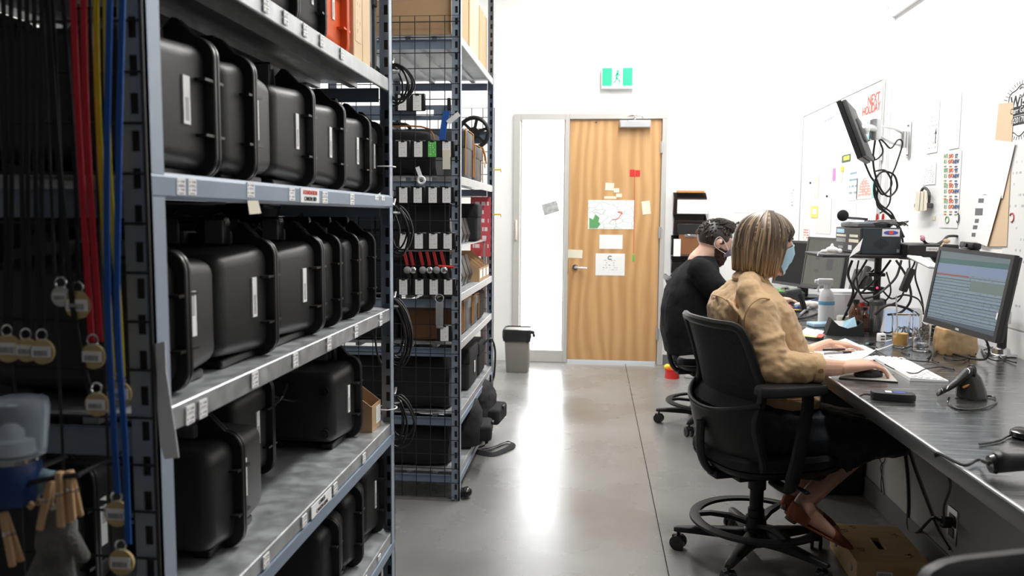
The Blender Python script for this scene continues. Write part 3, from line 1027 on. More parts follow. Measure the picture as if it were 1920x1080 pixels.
# small cardboard box on the lower shelf
q0 = 2.205
t = thing('cardboard_tray', 'small open cardboard box with printed white label on the lower shelf by the far post', 'box', (RX - 0.1, 2.2, H4), world_built=True)
cbx = B()
zt = H4 + 0.001
cbx.box(RX - 0.26, RX - 0.03, q0, q0 + 0.095, zt, zt + 0.003)
cbx.box(RX - 0.033, RX - 0.03, q0, q0 + 0.095, zt + 0.003, zt + 0.075)
cbx.box(RX - 0.26, RX - 0.257, q0, q0 + 0.095, zt + 0.003, zt + 0.17)
for yy in (q0, q0 + 0.092):
    cbx.prism([(RX - 0.257, zt + 0.003), (RX - 0.0331, zt + 0.003), (RX - 0.0331, zt + 0.075), (RX - 0.16, zt + 0.17), (RX - 0.257, zt + 0.17)], 'Y', yy, yy + 0.003)
part('box_body', cbx, M_card, t, False)
part('label', B().box(RX - 0.0299, RX - 0.0289, q0 + 0.04, q0 + 0.085, zt + 0.015, zt + 0.065), M_docY, t, False)

# added back row of black filler tubs that keeps the rack interior dark
tub_i = 0
for z, n, h, w in ((H1, 3, 0.3, 'top'), (H2, 3, 0.30, 'blue-beamed upper'), (H3, 3, 0.309, 'middle galvanised'), (H4, 3, 0.30, 'wide lower'), (H5, 2, 0.26, 'low')):
    for k in range(n):
        y0 = R1Y0 + 0.05 + k * 1.2 / n
        b = B().box(RX - 0.545, RX - 0.47, y0, y0 + 1.2 / n - 0.03, z + 0.001, z + h, 0.01, 2)
        tt = solo('filler_tub', b, M_blackf, 'dark filler tub at the back of the %s shelf, %s from the near post' % (w, ORD[k]), 'tub', 'dark filler tubs behind the cases')
        part('tub_rim', B().box(RX - 0.547, RX - 0.468, y0 - 0.002, y0 + 1.2 / n - 0.028, z + h - 0.012, z + h + 0.002, 0.004), M_case2, tt)

for z, h, w in ((H2, 0.30, 'blue-beamed upper'), (H3, 0.305, 'middle')):  # added to hide the bright wall behind the open rack end
    tt = solo('filler_tub', B().box(RX - 0.455, RX - 0.345, 2.20, 2.33, z + 0.001, z + h, 0.01, 2), M_blackf, 'narrow black filler tub at the far end of the %s shelf behind the last case' % w, 'tub')
    part('tub_rim', B().box(RX - 0.458, RX - 0.342, 2.197, 2.333, z + h - 0.012, z + h + 0.002, 0.004), M_case2, tt)
# ================================================================== near rack: lanyards, bottle, pegs, paper strip
YL = R1Y0 - 0.03


def barcode_disc(t, c, r, m=None, square=False):
    d = part('tag', B().cyl((c.x, c.y - 0.002, c.z), (c.x, c.y + 0.002, c.z), r, n=28), m or M_tagwood, t)
    part('barcode_label', B().box(c.x - r * 0.78, c.x + r * 0.78, c.y - 0.0042, c.y - 0.0022, c.z - r * 0.42, c.z + r * 0.42), M_paper, d, False)
    part('barcode', B().box(c.x - r * 0.62, c.x + r * 0.62, c.y - 0.0050, c.y - 0.0043, c.z - r * 0.30, c.z + r * 0.12), M_barX, d, False)
    return d


M_barX = print_mat('barcode_bars', lines=1, u='X', v='Z', dens=0.52, words=40, vlo=0.0, vhi=1.0, ulo=0.02, uhi=0.98, heavy=1.2)


def lanyard(m, label, strands, tag_px, r=0.016, w=0.0042, y=None, ring=True, tagm=None):
    """strands: lists of picture points of the hanging webbing, converted to the plane of the mesh"""
    Y = YL if y is None else y
    c = at(tag_px[0], tag_px[1], Y - 0.006)
    t = thing('lanyard', label, 'lanyard', (c.x, Y, c.z), world_built=True)
    for s in strands:
        b = B()
        pts = spline([at(px, py, Y - 0.002 * k) for k, (px, py) in enumerate(s)], 5)
        rs = []
        for p in pts:
            rs.append([p + V((dx * w, dy * 0.0012, 0)) for dx, dy in ((-.95, -1), (.95, -1), (1, 0), (.95, 1), (-.95, 1), (-1, 0))])
        b.rings(rs)
        part('webbing', b, m, t)
    top = c + V((0, 0, r + 0.004))
    part('split_ring', B().tube([top + V((0.0075 * math.cos(a), 0.001 * math.sin(a), 0.0075 * math.sin(a) + 0.001)) for a in [k * 2 * PI / 14 for k in range(14)]], 0.0013, 6, True), M_chrome, t)
    barcode_disc(t, c, r, tagm)
    return t


lanyard(M_redband, 'red webbing lanyard with a round birch tag on the mesh end', [[(136, -30), (148, 250), (172, 640)], [(156, -30), (163, 250), (188, 640)]], (175, 668), 0.0170)
lanyard(M_yelband, 'yellow webbing lanyard with a round tag between the red and blue lanyards', [[(180, -30), (184, 200), (203, 560), (212, 715)], [(198, -30), (204, 300), (222, 560), (230, 715)]], (225, 738), 0.0165, w=0.0038, y=YL + 0.008)
lanyard(M_bluband, 'blue webbing lanyard whose round tag hangs lowest of all', [[(230, -30), (222, 330), (220, 600), (234, 830), (241, 1020)]], (228, 1054), 0.0180, w=0.0042, y=YL - 0.012)
lanyard(M_bluband, 'blue webbing lanyard with its tag just above the lowest tag', [[(206, -30), (200, 330), (203, 600), (213, 800), (220, 925)]], (220, 963), 0.0180, w=0.0042, y=YL - 0.008)
lanyard(M_blkband, 'black lanyard with a round tag hanging left of the yellow tag', [[(86, -30), (110, 300), (140, 600), (170, 740)]], (182, 758), 0.0165, y=YL - 0.004, w=0.004)
blk = [((6, -30), (10, 300), (12, 630), (15, 653), 0.020), ((36, -30), (40, 300), (48, 635), (50, 656), 0.017), ((64, -30), (66, 300), (74, 635), (80, 659), 0.018)]
names = ['farthest left', 'middle', 'right-hand']
for i, (a, b_, c_, tg, rr) in enumerate(blk):
    lanyard(M_blkband, 'black webbing lanyard with round birch tag, %s of the three side by side' % names[i], [[a, b_, c_], [(a[0] + 14, a[1]), (b_[0] + 12, b_[1]), (c_[0] + 6, c_[1])]], tg, rr * 0.95, y=YL - 0.003 * i, w=0.003)
lanyard(M_blkband, 'black lanyard with a plain silver oval tag near the rack middle', [[(96, -30), (112, 300), (116, 525)]], (115, 556), 0.0135, tagm=M_alu, w=0.003, y=YL + 0.006)
lanyard(M_blkband, 'black lanyard whose brown bottle-shaped tag hangs behind the red lanyard', [[(116, -30), (140, 300), (147, 525)]], (147, 572), 0.0185, w=0.003, y=YL + 0.002)

# white paper strip taped on the near post
pp = [at(x, y, R1Y0 - 0.006) for x, y in ((300, 645), (303, 700), (308, 760), (316, 830), (322, 862))]
b = B()
rs = []
for k, p in enumerate(pp):
    w = 0.0075 + 0.001 * k
    ck = 0.003 * math.sin(k * 1.7)
    rs.append([p + V((-w, ck - 0.0006, 0)), p + V((w, -ck - 0.0006, 0.004)), p + V((w, -ck + 0.0006, 0.004)), p + V((-w, ck + 0.0006, 0))])
b.rings(rs)
solo('paper_strip', b, M_paper, 'torn white paper strip taped down the light front edge of the near post', 'paper')
c = at(268, 6, R1Y0)
solo('cable_tie', B().box(RX - 0.042, RX + 0.006, R1Y0 - 0.004, R1Y0 + 0.042, 1.627, 1.634, 0.002), M_white, 'white plastic collar around the near post at the top', 'tie')
pp = [onx(x, y, RX + 0.003) for x, y in ((464, 376), (484, 376), (490, 400), (468, 402))]
solo('hanging_note', B().plate(pp[0], pp[1], pp[2], pp[3], 0.0006), M_cream, 'small folded cream note hanging under the blue shelf beam', 'note')

# bottle with translucent cap, wooden pegs and grey gloves, hanging near the camera
YB = 0.92
c0 = at(32, 800, YB)
kx = 1 / 1493 * YB   # metres per pixel at this distance
M_cap = mat('translucent_cap', (0.62, 0.72, 0.84), 0.22, transmission=0.75)
M_bluebot = mat('blue_liquid_bottle', (0.015, 0.045, 0.16), 0.3, bump=0.2, bscale=90)
t = thing('spray_bottle', 'blue bottle under a large translucent cap at the bottom left corner', 'bottle', at(24, 940, YB), world_built=True)
bz = at(24, 940, YB).z
cz0, cz1 = at(30, 855, YB).z, at(30, 745, YB).z
part('body', B().lathe([(0, bz), (0.026, bz), (0.030, bz + 0.01), (0.031, cz0 - 0.012), (0.026, cz0 - 0.002), (0, cz0 - 0.002)], (c0.x - 0.006, YB, 0), 28), M_bluebot, t)
part('cap', B().lathe([(0, cz0 + 0.004), (0.026, cz0), (0.032, cz0 + 0.003), (0.038, cz1 - 0.016), (0.036, cz1 - 0.004), (0.022, cz1), (0, cz1)], (c0.x, YB, 0), 28), M_cap, t)
part('nozzle', B().lathe([(0, cz0 + 0.004), (0.018, cz0 + 0.005), (0.017, cz0 + 0.022), (0.010, cz0 + 0.026), (0.010, cz0 + 0.036), (0.005, cz0 + 0.044), (0, cz0 + 0.045)], (c0.x - 0.006, YB, 0), 20), M_white, t)
part('collar', B().lathe([(0.024, cz0 - 0.010), (0.028, cz0 - 0.010), (0.028, cz0 + 0.001), (0.024, cz0 + 0.001)], (c0.x - 0.006, YB, 0), 24), M_chrome, t)
# hanging basket strip carrying them
M_pine = mat('peg_wood', (0.62, 0.40, 0.22), 0.7, var=0.12, scale=40, stretch=(1, 1, 0.3))
M_spring = M_chrome
part('wall_hook', B().tube([(c0.x - 0.006, R1Y0 - 0.012, cz0 - 0.03), (c0.x - 0.006, YB + 0.031, cz0 - 0.03)], 0.003, 6), M_wire, t)
hb = at(60, 905, YB)
hk = solo('peg_rail', B().tube([at(-20, 948, YB - 0.012), at(60, 905, YB - 0.012), at(150, 890, YB - 0.012)], 0.0035, 8, sm=4).cyl(at(142, 893, YB - 0.012), V((at(142, 893, YB).x, R1Y0 - 0.012, at(142, 893, YB).z)), 0.003), M_wire, 'thin black rail holding the clothes pegs at the bottom left', 'rail')


def peg(a, b_, dy, lab):
    p0, p1 = at(a[0], a[1], YB - 0.012 + dy), at(b_[0], b_[1], YB - 0.012 + dy)
    d = p1 - p0
    n = d.length
    t = thing('clothes_peg', lab, 'peg', tuple(p1), world_built=True, group='wooden pegs on the thin rail')
    for s in (-1, 1):
        off = V((0, 0.0045 * s, 0))
        part('jaw', B().obox((p0 + p1) / 2 + off, d + V((0, 0.006 * s, 0)), (0, 1, 0), n, 0.0095, 0.0055, 0.0015), M_pine, t)
    part('spring', B().tube([p0 + d * 0.45 + V((0.006 * math.cos(a_), 0.0085 * math.sin(a_ * 1.0), 0.003 * a_ / 6)) for a_ in [k * 0.7 for k in range(18)]], 0.0008, 5), M_spring, t)


peg((112, 884), (122, 985), 0.0, 'clothes peg upright at the middle of the rail, beside the right-hand peg')
peg((130, 882), (143, 972), 0.004, 'right-hand clothes peg, its tip nearest to the blue lanyards')
peg((96, 900), (82, 990), 0.006, 'clothes peg slanting left, just left of the upright middle peg')
peg((6, 960), (32, 1058), -0.004, 'lowest clothes peg, leaning at the left picture edge below the bottle')
peg((40, 925), (70, 948), 0.01, 'short clothes peg lying nearly flat between bottle and upright pegs')
M_glove = mat('grey_knit_glove', (0.20, 0.20, 0.19), 0.95, col2=(0.10, 0.10, 0.10), scale=25, bump=0.5, bscale=200)
M_gloveb = mat('pale_blue_glove_cuff', (0.28, 0.40, 0.46), 0.9, bump=0.4, bscale=200)


def glove(px, py, lab, yy):
    b = B()
    g = lambda x, y: at(px + x, py + y, yy)
    q = 0.72 * 1e-3
    for a, c in (((0, 60), (-36, 128)), ((4, 70), (-14, 150)), ((12, 70), (14, 156)), ((20, 66), (38, 140)), ((26, 30), (62, 84))):
        p0, p1 = g(*a), g(*c)
        b.cyl(p0, p1, 0.012, 0.0085, 12)
        b.ball(p1, 0.0085)
        b.ball(p0, 0.0125)
    b.loft([(g(8, -12), V((0.020, 0, 0)), V((0, 0.012, 0))), (g(10, 20), V((0.026, 0, 0)), V((0, 0.014, 0))), (g(8, 66), V((0.027, 0, 0)), V((0, 0.015, 0)))], 16)
    me = voxel(b, 0.003, 3)
    o = solo('work_glove', me, M_glove, lab, 'glove')
    return o


g1 = glove(95, 960, 'grey knitted work glove hanging fingers down from the wooden pegs', YB + 0.002)
b = B().loft([(at(25, 925, YB + 0.012), V((0.006, 0, 0.014)), V((0, 0.010, 0))), (at(50, 903, YB + 0.012), V((0.004, 0, 0.018)), V((0, 0.014, 0))), (at(78, 905, YB + 0.012), V((0, 0, 0.018)), V((0, 0.014, 0))), (at(104, 898, YB + 0.012), V((0, 0, 0.012)), V((0, 0.010, 0)))], 16)
solo('folded_cloth', voxel(b, 0.003, 2, disp=[(0.02, 0.006)]), M_gloveb, 'pale blue folded cloth draped over the peg rail below the bottle', 'cloth')
b = B()
for k in range(2):
    b = B().box(-.0025, .0025, -.001, .001, -0.045, 0, M=Matrix.Translation(at(128 + k * 13, 975, YB + 0.03)))
    solo('zip_pull', b, M_white, 'white cord end hanging under the pegs, %s of two' % ('left' if k == 0 else 'right'), 'cord')

# ================================================================== far rack contents
# cardboard boxes on its top shelf
G1 = lev2[0]


def carton(x0, x1, y0, y1, z0, z1, m, label, group=None):
    t = thing('cardboard_box', label, 'box', ((x0 + x1) / 2, (y0 + y1) / 2, z0), world_built=True, group=group)
    part('box_body', B().box(x0, x1, y0, y1, z0, z1, 0.004), m, t, False)
    part('lid_flap', B().box(x0 + 0.002, x1 - 0.002, y0 + 0.002, (y0 + y1) / 2 - 0.001, z1, z1 + 0.003), m, t, False)
    part('lid_flap', B().box(x0 + 0.002, x1 - 0.002, (y0 + y1) / 2 + 0.001, y1 - 0.002, z1, z1 + 0.003), m, t, False)
    part('packing_tape', B().box(x1 - 0.0005, x1 + 0.0008, (y0 + y1) / 2 - 0.02, (y0 + y1) / 2 + 0.02, z0 + 0.1, z1), mat('brown_tape', (0.52, 0.36, 0.22), 0.3), t, False)
    return t


ct = carton(RX - 0.54, RX - 0.045, R2Y0 + 0.02, R2Y0 + 0.50, G1 + 0.001, G1 + 0.36, M_card, 'large brown cardboard box with a white label on top of the far rack')
part('shipping_label', B().box(RX - 0.40, RX - 0.22, R2Y0 + 0.0188, R2Y0 + 0.0202, G1 + 0.155, G1 + 0.24), M_cardX, ct, False)
carton(RX - 0.5, RX - 0.04, R2Y0 + 0.53, R2Y0 + 0.83, G1 + 0.001, G1 + 0.40, M_cardl, 'pale cardboard box, middle one on top of the far rack')
carton(RX - 0.5, RX - 0.04, R2Y0 + 0.86, R2Y0 + 1.16, G1 + 0.001, G1 + 0.34, M_card, 'brown cardboard box at the far end on top of the far rack')

# tags clipped on the wire mesh: black pouch with white card
YM = R2Y0 - 0.016
t0 = thing('card_holder', 'x', 'card holder')
part('pouch', B().box(-0.036, 0.036, -0.008, 0.004, -0.036, 0.040, 0.004), M_case2, t0)
part('card', B().box(-0.0185, 0.0185, -0.0100, -0.0081, -0.034, 0.034, 0.0), M_cardX, t0, False)
part('clip', B().box(-0.009, 0.009, -0.012, -0.0075, 0.030, 0.040, 0.002), M_black, t0)
rows = [(193, [755, 783], 'top row'), (280, [756, 785, 811, 838], 'second row'), (366, [757, 784, 812, 838], 'third row'), (452, [758, 786, 813, 840], 'fourth row'), (538, [757, 787, 814, 841], 'fifth row'), (625, [834], 'bottom')]
for py, xs, nm in rows:
    for i, px in enumerate(xs):
        c = at(px, py, YM)
        if nm == 'bottom':
            lab = 'lowest white card holder on the wire mesh, hanging alone below the silver key tag'
        else:
            lab = 'white card in a black holder on the wire mesh, %s, %s from the left' % (nm, ORD[i])
        if (py, px) == (280, 811):
            lab = 'bright green card in a black holder on the wire mesh'
        o = dup(t0, (c.x, YM, c.z), 0, lab, 'card holders on the wire mesh')
        if (py, px) == (280, 811):
            for ch in [c_ for c_ in bpy.data.objects if c_.parent == o and c_.name.startswith('card')]:
                ch.data = ch.data.copy()
                ch.data.materials[0] = print_mat('green_card_print', paper=(0.12, 0.55, 0.10), ink=(0.7, 0.85, 0.7), lines=7, u='X', v='Z', dens=0.45, words=5)
        if (py, px) == (280, 838):
            part('yellow_note', B().box(-0.017, 0.017, -0.0125, -0.0105, -0.088, -0.004), M_cream, o, False)
def rm(x):
    for c in [q for q in bpy.data.objects if q.parent == x]:
        rm(c)
    bpy.data.objects.remove(x)
rm(t0)

# key tag with ring
c = at(824, 585, YM - 0.01)
t = thing('key_tag', 'silver key tag hanging from a steel ring on the wire mesh', 'tag', tuple(c), world_built=True)
part('tag_plate', B().box(c.x - 0.017, c.x + 0.017, c.y - 0.003, c.y + 0.003, c.z - 0.06, c.z + 0.045, 0.004, 2), M_alu, t)
part('cap_end', B().box(c.x - 0.015, c.x + 0.018, c.y - 0.0035, c.y + 0.0035, c.z - 0.075, c.z - 0.061, 0.003, 2), M_grey, t)
part('ring', B().tube([c + V((0.019 * math.cos(a), 0, 0.062 + 0.019 * math.sin(a))) for a in [k * 2 * PI / 20 for k in range(20)]], 0.002, 6, True), M_chrome, t)
# tape roll / white keys tag
c = at(790, 338, YM - 0.012)
t = thing('white_ring_tag', 'white loop tag hanging on the mesh under the second card row', 'tag', tuple(c), world_built=True)
part('loop', B().tube([c + V((0.015 * math.cos(a), 0, 0.015 * math.sin(a))) for a in [k * 2 * PI / 18 for k in range(18)]], 0.007, 8, True, flat=0.8), M_paper, t)
part('strap', B().obox(c + V((-0.010, 0, 0.035)), (-0.35, 0, 1), (0, 1, 0), 0.05, 0.018, 0.002), M_paper, t)
# blue and white hanging ribbon
c = at(835, 232, YM - 0.01)
t = thing('blue_cloth_tag', 'blue strap with white tag hanging beside the far rack post', 'strap', tuple(c), world_built=True)
part('blue_strap', B().rings([[at(x, y, YM - 0.012) + V((dx, dy, 0)) for dx, dy in ((-.014, -.002), (.014, -.004), (.014, .002), (-.014, .004))] for x, y in ((838, 208), (834, 225), (831, 245), (829, 262))]), M_bluband, t)
part('white_tag', B().obox(at(850, 222, YM - 0.018), (0.8, 0, 0.62), (0, 1, 0), 0.065, 0.022, 0.002), M_paper, t, False)
part('clip', B().box(-.008, .008, -.004, .004, -.045, .01, 0.002, M=Matrix.Translation(at(842, 188, YM - 0.004))), M_black, t)

# red-strapped tools in a row
for i, px in enumerate((761, 772, 790, 803, 816, 830)):
    p0, p1 = at(px - 3, 472, YM - 0.004), at(px + 3, 498, YM - 0.010)
    t = thing('red_strap_clamp', 'black clamp on a red strap on the mesh, %s from the left' % ORD[i], 'clamp', tuple(p1), world_built=True, group='red-strapped clamps on the wire mesh')
    part('strap', B().obox((p0 + p1) / 2, p1 - p0, (0, 1, 0), (p1 - p0).length, 0.014, 0.004, 0.001), mat('dark_red_strap', (0.33, 0.015, 0.015), 0.6), t)
    part('clamp_ring', B().ball(p1 + V((0, -0.004, -0.020)), 0.017, (1, 0.6, 1.0), 14), M_grey if i % 2 == 0 else M_chrome, t)
    part('clamp_body', B().cyl(p1 + V((0, 0.004, -0.012)), p1 + V((0.01, 0.012, -0.06)), 0.014, 0.010), M_black, t)
solo('hook_bar', B().tube([at(748, 470, YM + 0.003), at(852, 470, YM + 0.003)], 0.004, 6), M_galv, 'steel hook bar carrying the red straps on the wire mesh', 'bar')
solo('red_rod', B().cyl(at(822, 499, YM - 0.012), at(851, 501, YM - 0.012), 0.006), M_red, 'thin red handle lying level beside the last red strap', 'rod')

# dark bags and tubs behind the mesh, one per shelf bay
M_navy = mat('dark_tub_plastic', (0.010, 0.013, 0.018), 0.6)
bays = [(lev2[1] + 0.001, 0.22, 'black padded gear bag with orange piping behind the upper card rows', 'bag', M_blackf),
        (lev2[2] + 0.001, 0.44, 'tall black parts drawer block behind the middle card rows', 'drawer block', M_navy),
        (lev2[3] + 0.001, 0.17, 'black duffel bag behind the silver key tag', 'bag', M_blackf),
        (lev2[4] + 0.001, 0.27, 'large slumped black camera bag on the wide shelf of the far rack', 'bag', M_blackf),
        (lev2[5] + 0.001, 0.21, 'long black soft case on the lowest shelf of the far rack', 'case', M_blackf)]
for i, (z, h, lab, cat, m) in enumerate(bays):
    x0, x1 = RX - 0.56, RX - (0.12, 0.24, 0.31, 0.06, 0.06)[i]
    y0, y1 = R2Y0 + 0.03, R2Y0 + 0.30
    if i == 1:
        t = thing('drawer_block', lab, cat, ((x0 + x1) / 2, (y0 + y1) / 2, z), world_built=True)
        part('body', B().box(x0, x1, y0 + 0.01, y1, z, z + h, 0.004), m, t)
        for a in range(4):
            for c_ in range(3):
                dw = (x1 - x0) / 4
                part('drawer', B().box(x0 + a * dw + 0.004, x0 + (a + 1) * dw - 0.004, y0, y0 + 0.0095, z + 0.01 + c_ * 0.14, z + 0.14 + c_ * 0.14, 0.003), m, t, False)
    else:
        b = B().loft([((xx, (y0 + y1) / 2, z + h * hh / 2), V((0, (y1 - y0) / 2 * sc, 0)), V((0, 0, h * hh / 2))) for xx, hh, sc in ((x0, .75, .8), (x0 + .03, .95, .95), ((x0 + x1) / 2, 1.0, 1.0), (x1 - .03, .93, .95), (x1, .7, .8))], 24, 5)
        me = voxel(b, 0.012, 2, disp=[(0.12, 0.02)])
        zmin = min(v.co.z for v in me.vertices)
        for v in me.vertices:
            v.co.z = max(v.co.z, z)
        t = solo('gear_bag', me, m, lab, cat)
        part('bag_handle', B().tube([((x0 + x1) / 2 - 0.08, (y0 + y1) / 2, z + h * 0.95), ((x0 + x1) / 2 - 0.06, (y0 + y1) / 2 - 0.02, z + h + 0.022), ((x0 + x1) / 2 + 0.06, (y0 + y1) / 2 - 0.02, z + h + 0.022), ((x0 + x1) / 2 + 0.08, (y0 + y1) / 2, z + h * 0.95)], 0.008, 8, sm=4), M_blackf, t)
        if i == 0:
            part('piping', B().tube([(x0 + 0.02, y0 + 0.015, z + h - 0.008), ((x0 + x1) / 2, y0 + 0.004, z + h + 0.002), (x1 - 0.03, y0 + 0.012, z + h - 0.008), (x1 - 0.01, y0 + 0.02, z + h * 0.5)], 0.004, 6, sm=4), M_orange, t)

solo('cloth_divider', B().box(RX - 0.235, RX - 0.05, R2Y0 + 0.012, R2Y0 + 0.026, lev2[2] + 0.002, lev2[1] - 0.07, 0.003), M_blackf, 'black cloth divider hung just behind the middle card rows of the wire mesh', 'divider')
for yy in (R2Y0 + 0.006, R2Y1 - 0.006):
    bb = B()
    for x0, x1, z0, z1 in ((RX - .56, RX - .04, 1.785, 1.805), (RX - .56, RX - .04, 1.74, 1.76), (RX - .56, RX - .20, 1.76, 1.785), (RX - .12, RX - .04, 1.76, 1.785)):
        bb.box(x0, x1, yy - 0.002, yy + 0.002, z0, z1)
    part('end_brace', bb, M_blue, rack2, False)

# upright pouches seen from the aisle


def pouch(y, z, w, h, d, m, label, group=None, trim=None, dx=-0.03, name='gear_pouch', cat='pouch'):
    x1 = RX + dx
    b = B().box(x1 - d, x1, y, y + w, z, z + h, 0.02, 3)
    t = thing(name, label, cat, (x1 - d / 2, y + w / 2, z), world_built=True, group=group)
    part('body', b, m, t)
    part('flap', B().box(x1 - d - 0.003, x1 + 0.004, y - 0.002, y + w + 0.002, z + h * 0.62, z + h + 0.004, 0.014, 3), m, t)
    if trim:
        part('piping', B().tube([(x1 + 0.004, y + 0.004, z + 0.02), (x1 + 0.005, y + 0.004, z + h - 0.02), (x1 + 0.003, y + 0.02, z + h + 0.003), (x1 + 0.003, y + w - 0.02, z + h + 0.003), (x1 + 0.005, y + w - 0.003, z + h - 0.02), (x1 + 0.004, y + w - 0.003, z + 0.02)], 0.0030, 6, sm=3), trim, t)
    return t


z = lev2[1] + 0.001
pouch(3.84, z, 0.26, 0.235, 0.3, M_dgrey, 'charcoal camera bag with orange piping, nearer one on the upper shelf of the far rack', None, M_orange, name='camera_bag', cat='bag')
t = pouch(4.14, z, 0.30, 0.19, 0.3, M_dgrey, 'charcoal camera bag with orange strap and round tag, far end of the upper shelf', None, M_orange, name='camera_bag', cat='bag')
c = V((RX - 0.015, 4.40, z + 0.11))
part('strap', B().tube([c + V((0, -0.05, 0.085)), c + V((0.012, -0.03, 0.04)), c + V((0.012, 0, 0.0))], 0.006, 6, sm=4), M_orange, t)
part('round_tag', B().cyl(c + V((0.006, 0, 0)), c + V((0.012, 0, 0)), 0.024, n=20), M_cream, t)
# spool reel on the shelf behind
ce = V((RX - 0.10, 4.60, lev2[1] + 0.30))
t = thing('cable_reel', 'black round cable reel above the far end of the upper shelf', 'reel', (ce.x, ce.y, lev2[1] + 0.2), world_built=True)
part('reel_rim', B().tube([ce + V((0.085 * math.cos(a), 0, 0.085 * math.sin(a))) for a in [k * PI / 12 for k in range(24)]], 0.012, 8, True), M_black, t)
part('reel_hub', B().cyl(ce + V((0, -0.02, 0)), ce + V((0, 0.02, 0)), 0.03), M_black, t)
for k in range(3):
    a = k * PI / 3 + 0.3
    part('spoke', B().obox(ce, (math.cos(a), 0, math.sin(a)), (0, 1, 0), 0.16, 0.016, 0.012), M_black, t)
part('hanger', B().box(ce.x - 0.24, ce.x + 0.09, ce.y + 0.02, ce.y + 0.03, ce.z - 0.06, ce.z + 0.01), M_blue, t)
# rows of small black cartridges with white ends
z = lev2[2] + 0.001
for i in range(5):
    y = 3.66 + i * 0.115
    p = thing('battery_case', 'small black case with white end label, %s from the near end above the galvanised shelf' % ORD[i], 'battery case', (RX - 0.12, y, z + 0.001), group='small black cases with white ends')
    part('body', B().prism([(-0.10, 0), (0.06, 0), (0.075, 0.05), (0.045, 0.15), (-0.10, 0.15)], 'Y', 0, 0.095, 0.004), M_black, p, False)
    part('end_label', B().obox((0.0665, 0.048, 0.028), (0.28, 0, 1), (1, 0, 0), 0.038, 0.05, 0.003), M_white, p, False)
zs = z + 0.215
sb = thing('inner_shelf', 'narrow wire inner shelf above the small black cases of the far rack', 'shelf', (RX - 0.15, 4.1, zs), world_built=True)
part('tray', B().box(RX - 0.235, RX - 0.03, R2Y0 + 0.10, R2Y1 - 0.1, zs - 0.006, zs, 0.001), M_galv, sb, False)
for yy in (R2Y0 + 0.11, R2Y1 - 0.12):
    part('tray_leg', B().box(RX - 0.232, RX - 0.222, yy, yy + 0.01, z, zs - 0.006), M_galv, sb, False)
    part('tray_leg', B().box(RX - 0.045, RX - 0.035, yy, yy + 0.01, z, zs - 0.006), M_galv, sb, False)
src = [o for o in bpy.data.objects if o.name.startswith('battery_case')][0]
for i in range(5):
    dup(src, (RX - 0.12, 3.68 + i * 0.115, zs + 0.001), 0, 'small black case with white end label, %s from the near end on the inner shelf' % ORD[i], 'small black cases on the inner shelf', (0.8, 0.95, 0.85))
pouch(4.27, zs + 0.001, 0.17, 0.20, 0.2, M_blackf, 'soft black pouch at the far end of the inner shelf', None, None)
t = thing('red_print_banner', 'red banner with white print hanging at the far post of the far rack', 'banner', (RX - 0.03, 4.62, zs), world_built=True)
part('cloth', B().box(RX - 0.13, RX - 0.01, 4.68, 4.684, zs - 0.1, zs + 0.25), print_mat('red_banner_print', paper=(0.62, 0.09, 0.11), ink=(0.85, 0.8, 0.8), lines=7, u='X', v='Z', dens=0.5, words=5), t, False)
for i in range(3):
    y = 4.25 + i * 0.135
    t = thing('cardboard_bin', 'open cardboard parts bin on the galvanised shelf, %s from the near side' % ORD[i], 'box', (RX - 0.12, y, z), world_built=True, group='cardboard parts bins')
    bb = B().box(RX - 0.24, RX - 0.015, y, y + 0.125, z, z + 0.003)
    bb.box(RX - 0.018, RX - 0.015, y, y + 0.125, z + 0.003, z + 0.07)
    for yy in (y, y + 0.122):
        bb.prism([(RX - 0.24, z + 0.003), (RX - 0.0181, z + 0.003), (RX - 0.0181, z + 0.07), (RX - 0.12, z + 0.15), (RX - 0.24, z + 0.15)], 'Y', yy, yy + 0.003)
    part('bin_body', bb, M_card, t, False)
    part('bin_label', B().box(RX - 0.0149, RX - 0.0135, y + 0.02, y + 0.105, z + 0.015, z + 0.06), M_paper, t, False)
z = lev2[3] + 0.001
pouch(3.60, z, 0.16, 0.165, 0.25, mat('brown_leather', (0.20, 0.09, 0.04), 0.6), 'small brown leather pouch behind the far rack near post', None, M_orange)
pouch(3.80, z, 0.27, 0.165, 0.25, M_dgrey, 'black pouch with orange top piping on the shelf under the bins', None, M_orange)
pouch(4.11, z, 0.20, 0.155, 0.25, M_dgrey, 'black pouch with orange strap, middle of the shelf under the bins', None, M_orange)
pouch(4.34, z, 0.22, 0.15, 0.25, M_blackf, 'plain black pouch at the far end of the shelf under the bins', None, None)
z = lev2[4] + 0.001
t = pouch(4.0, z, 0.30, 0.215, 0.30, M_blackf, 'upright black bag with small white label strip above the backpacks', None, None, name='camera_bag', cat='bag')
part('label_strip', B().box(RX - 0.026, RX - 0.0235, 4.15, 4.175, z + 0.07, z + 0.13), M_paper, t, False)
t = pouch(4.36, z, 0.24, 0.19, 0.28, M_blackf, 'black bag with dangling looped cable at the far end above the backpacks', None, None, name='camera_bag', cat='bag')
part('looped_cable', B().tube([(RX - 0.02, 4.45, z + 0.17), (RX + 0.02, 4.48, z + 0.20), (RX + 0.035, 4.56, z + 0.12), (RX + 0.03, 4.56, z - 0.03), (RX + 0.015, 4.52, z - 0.07), (RX + 0.02, 4.48, z - 0.01)], 0.006, 8, sm=5), M_black, t)

# backpacks on the floor in front of / under the rack


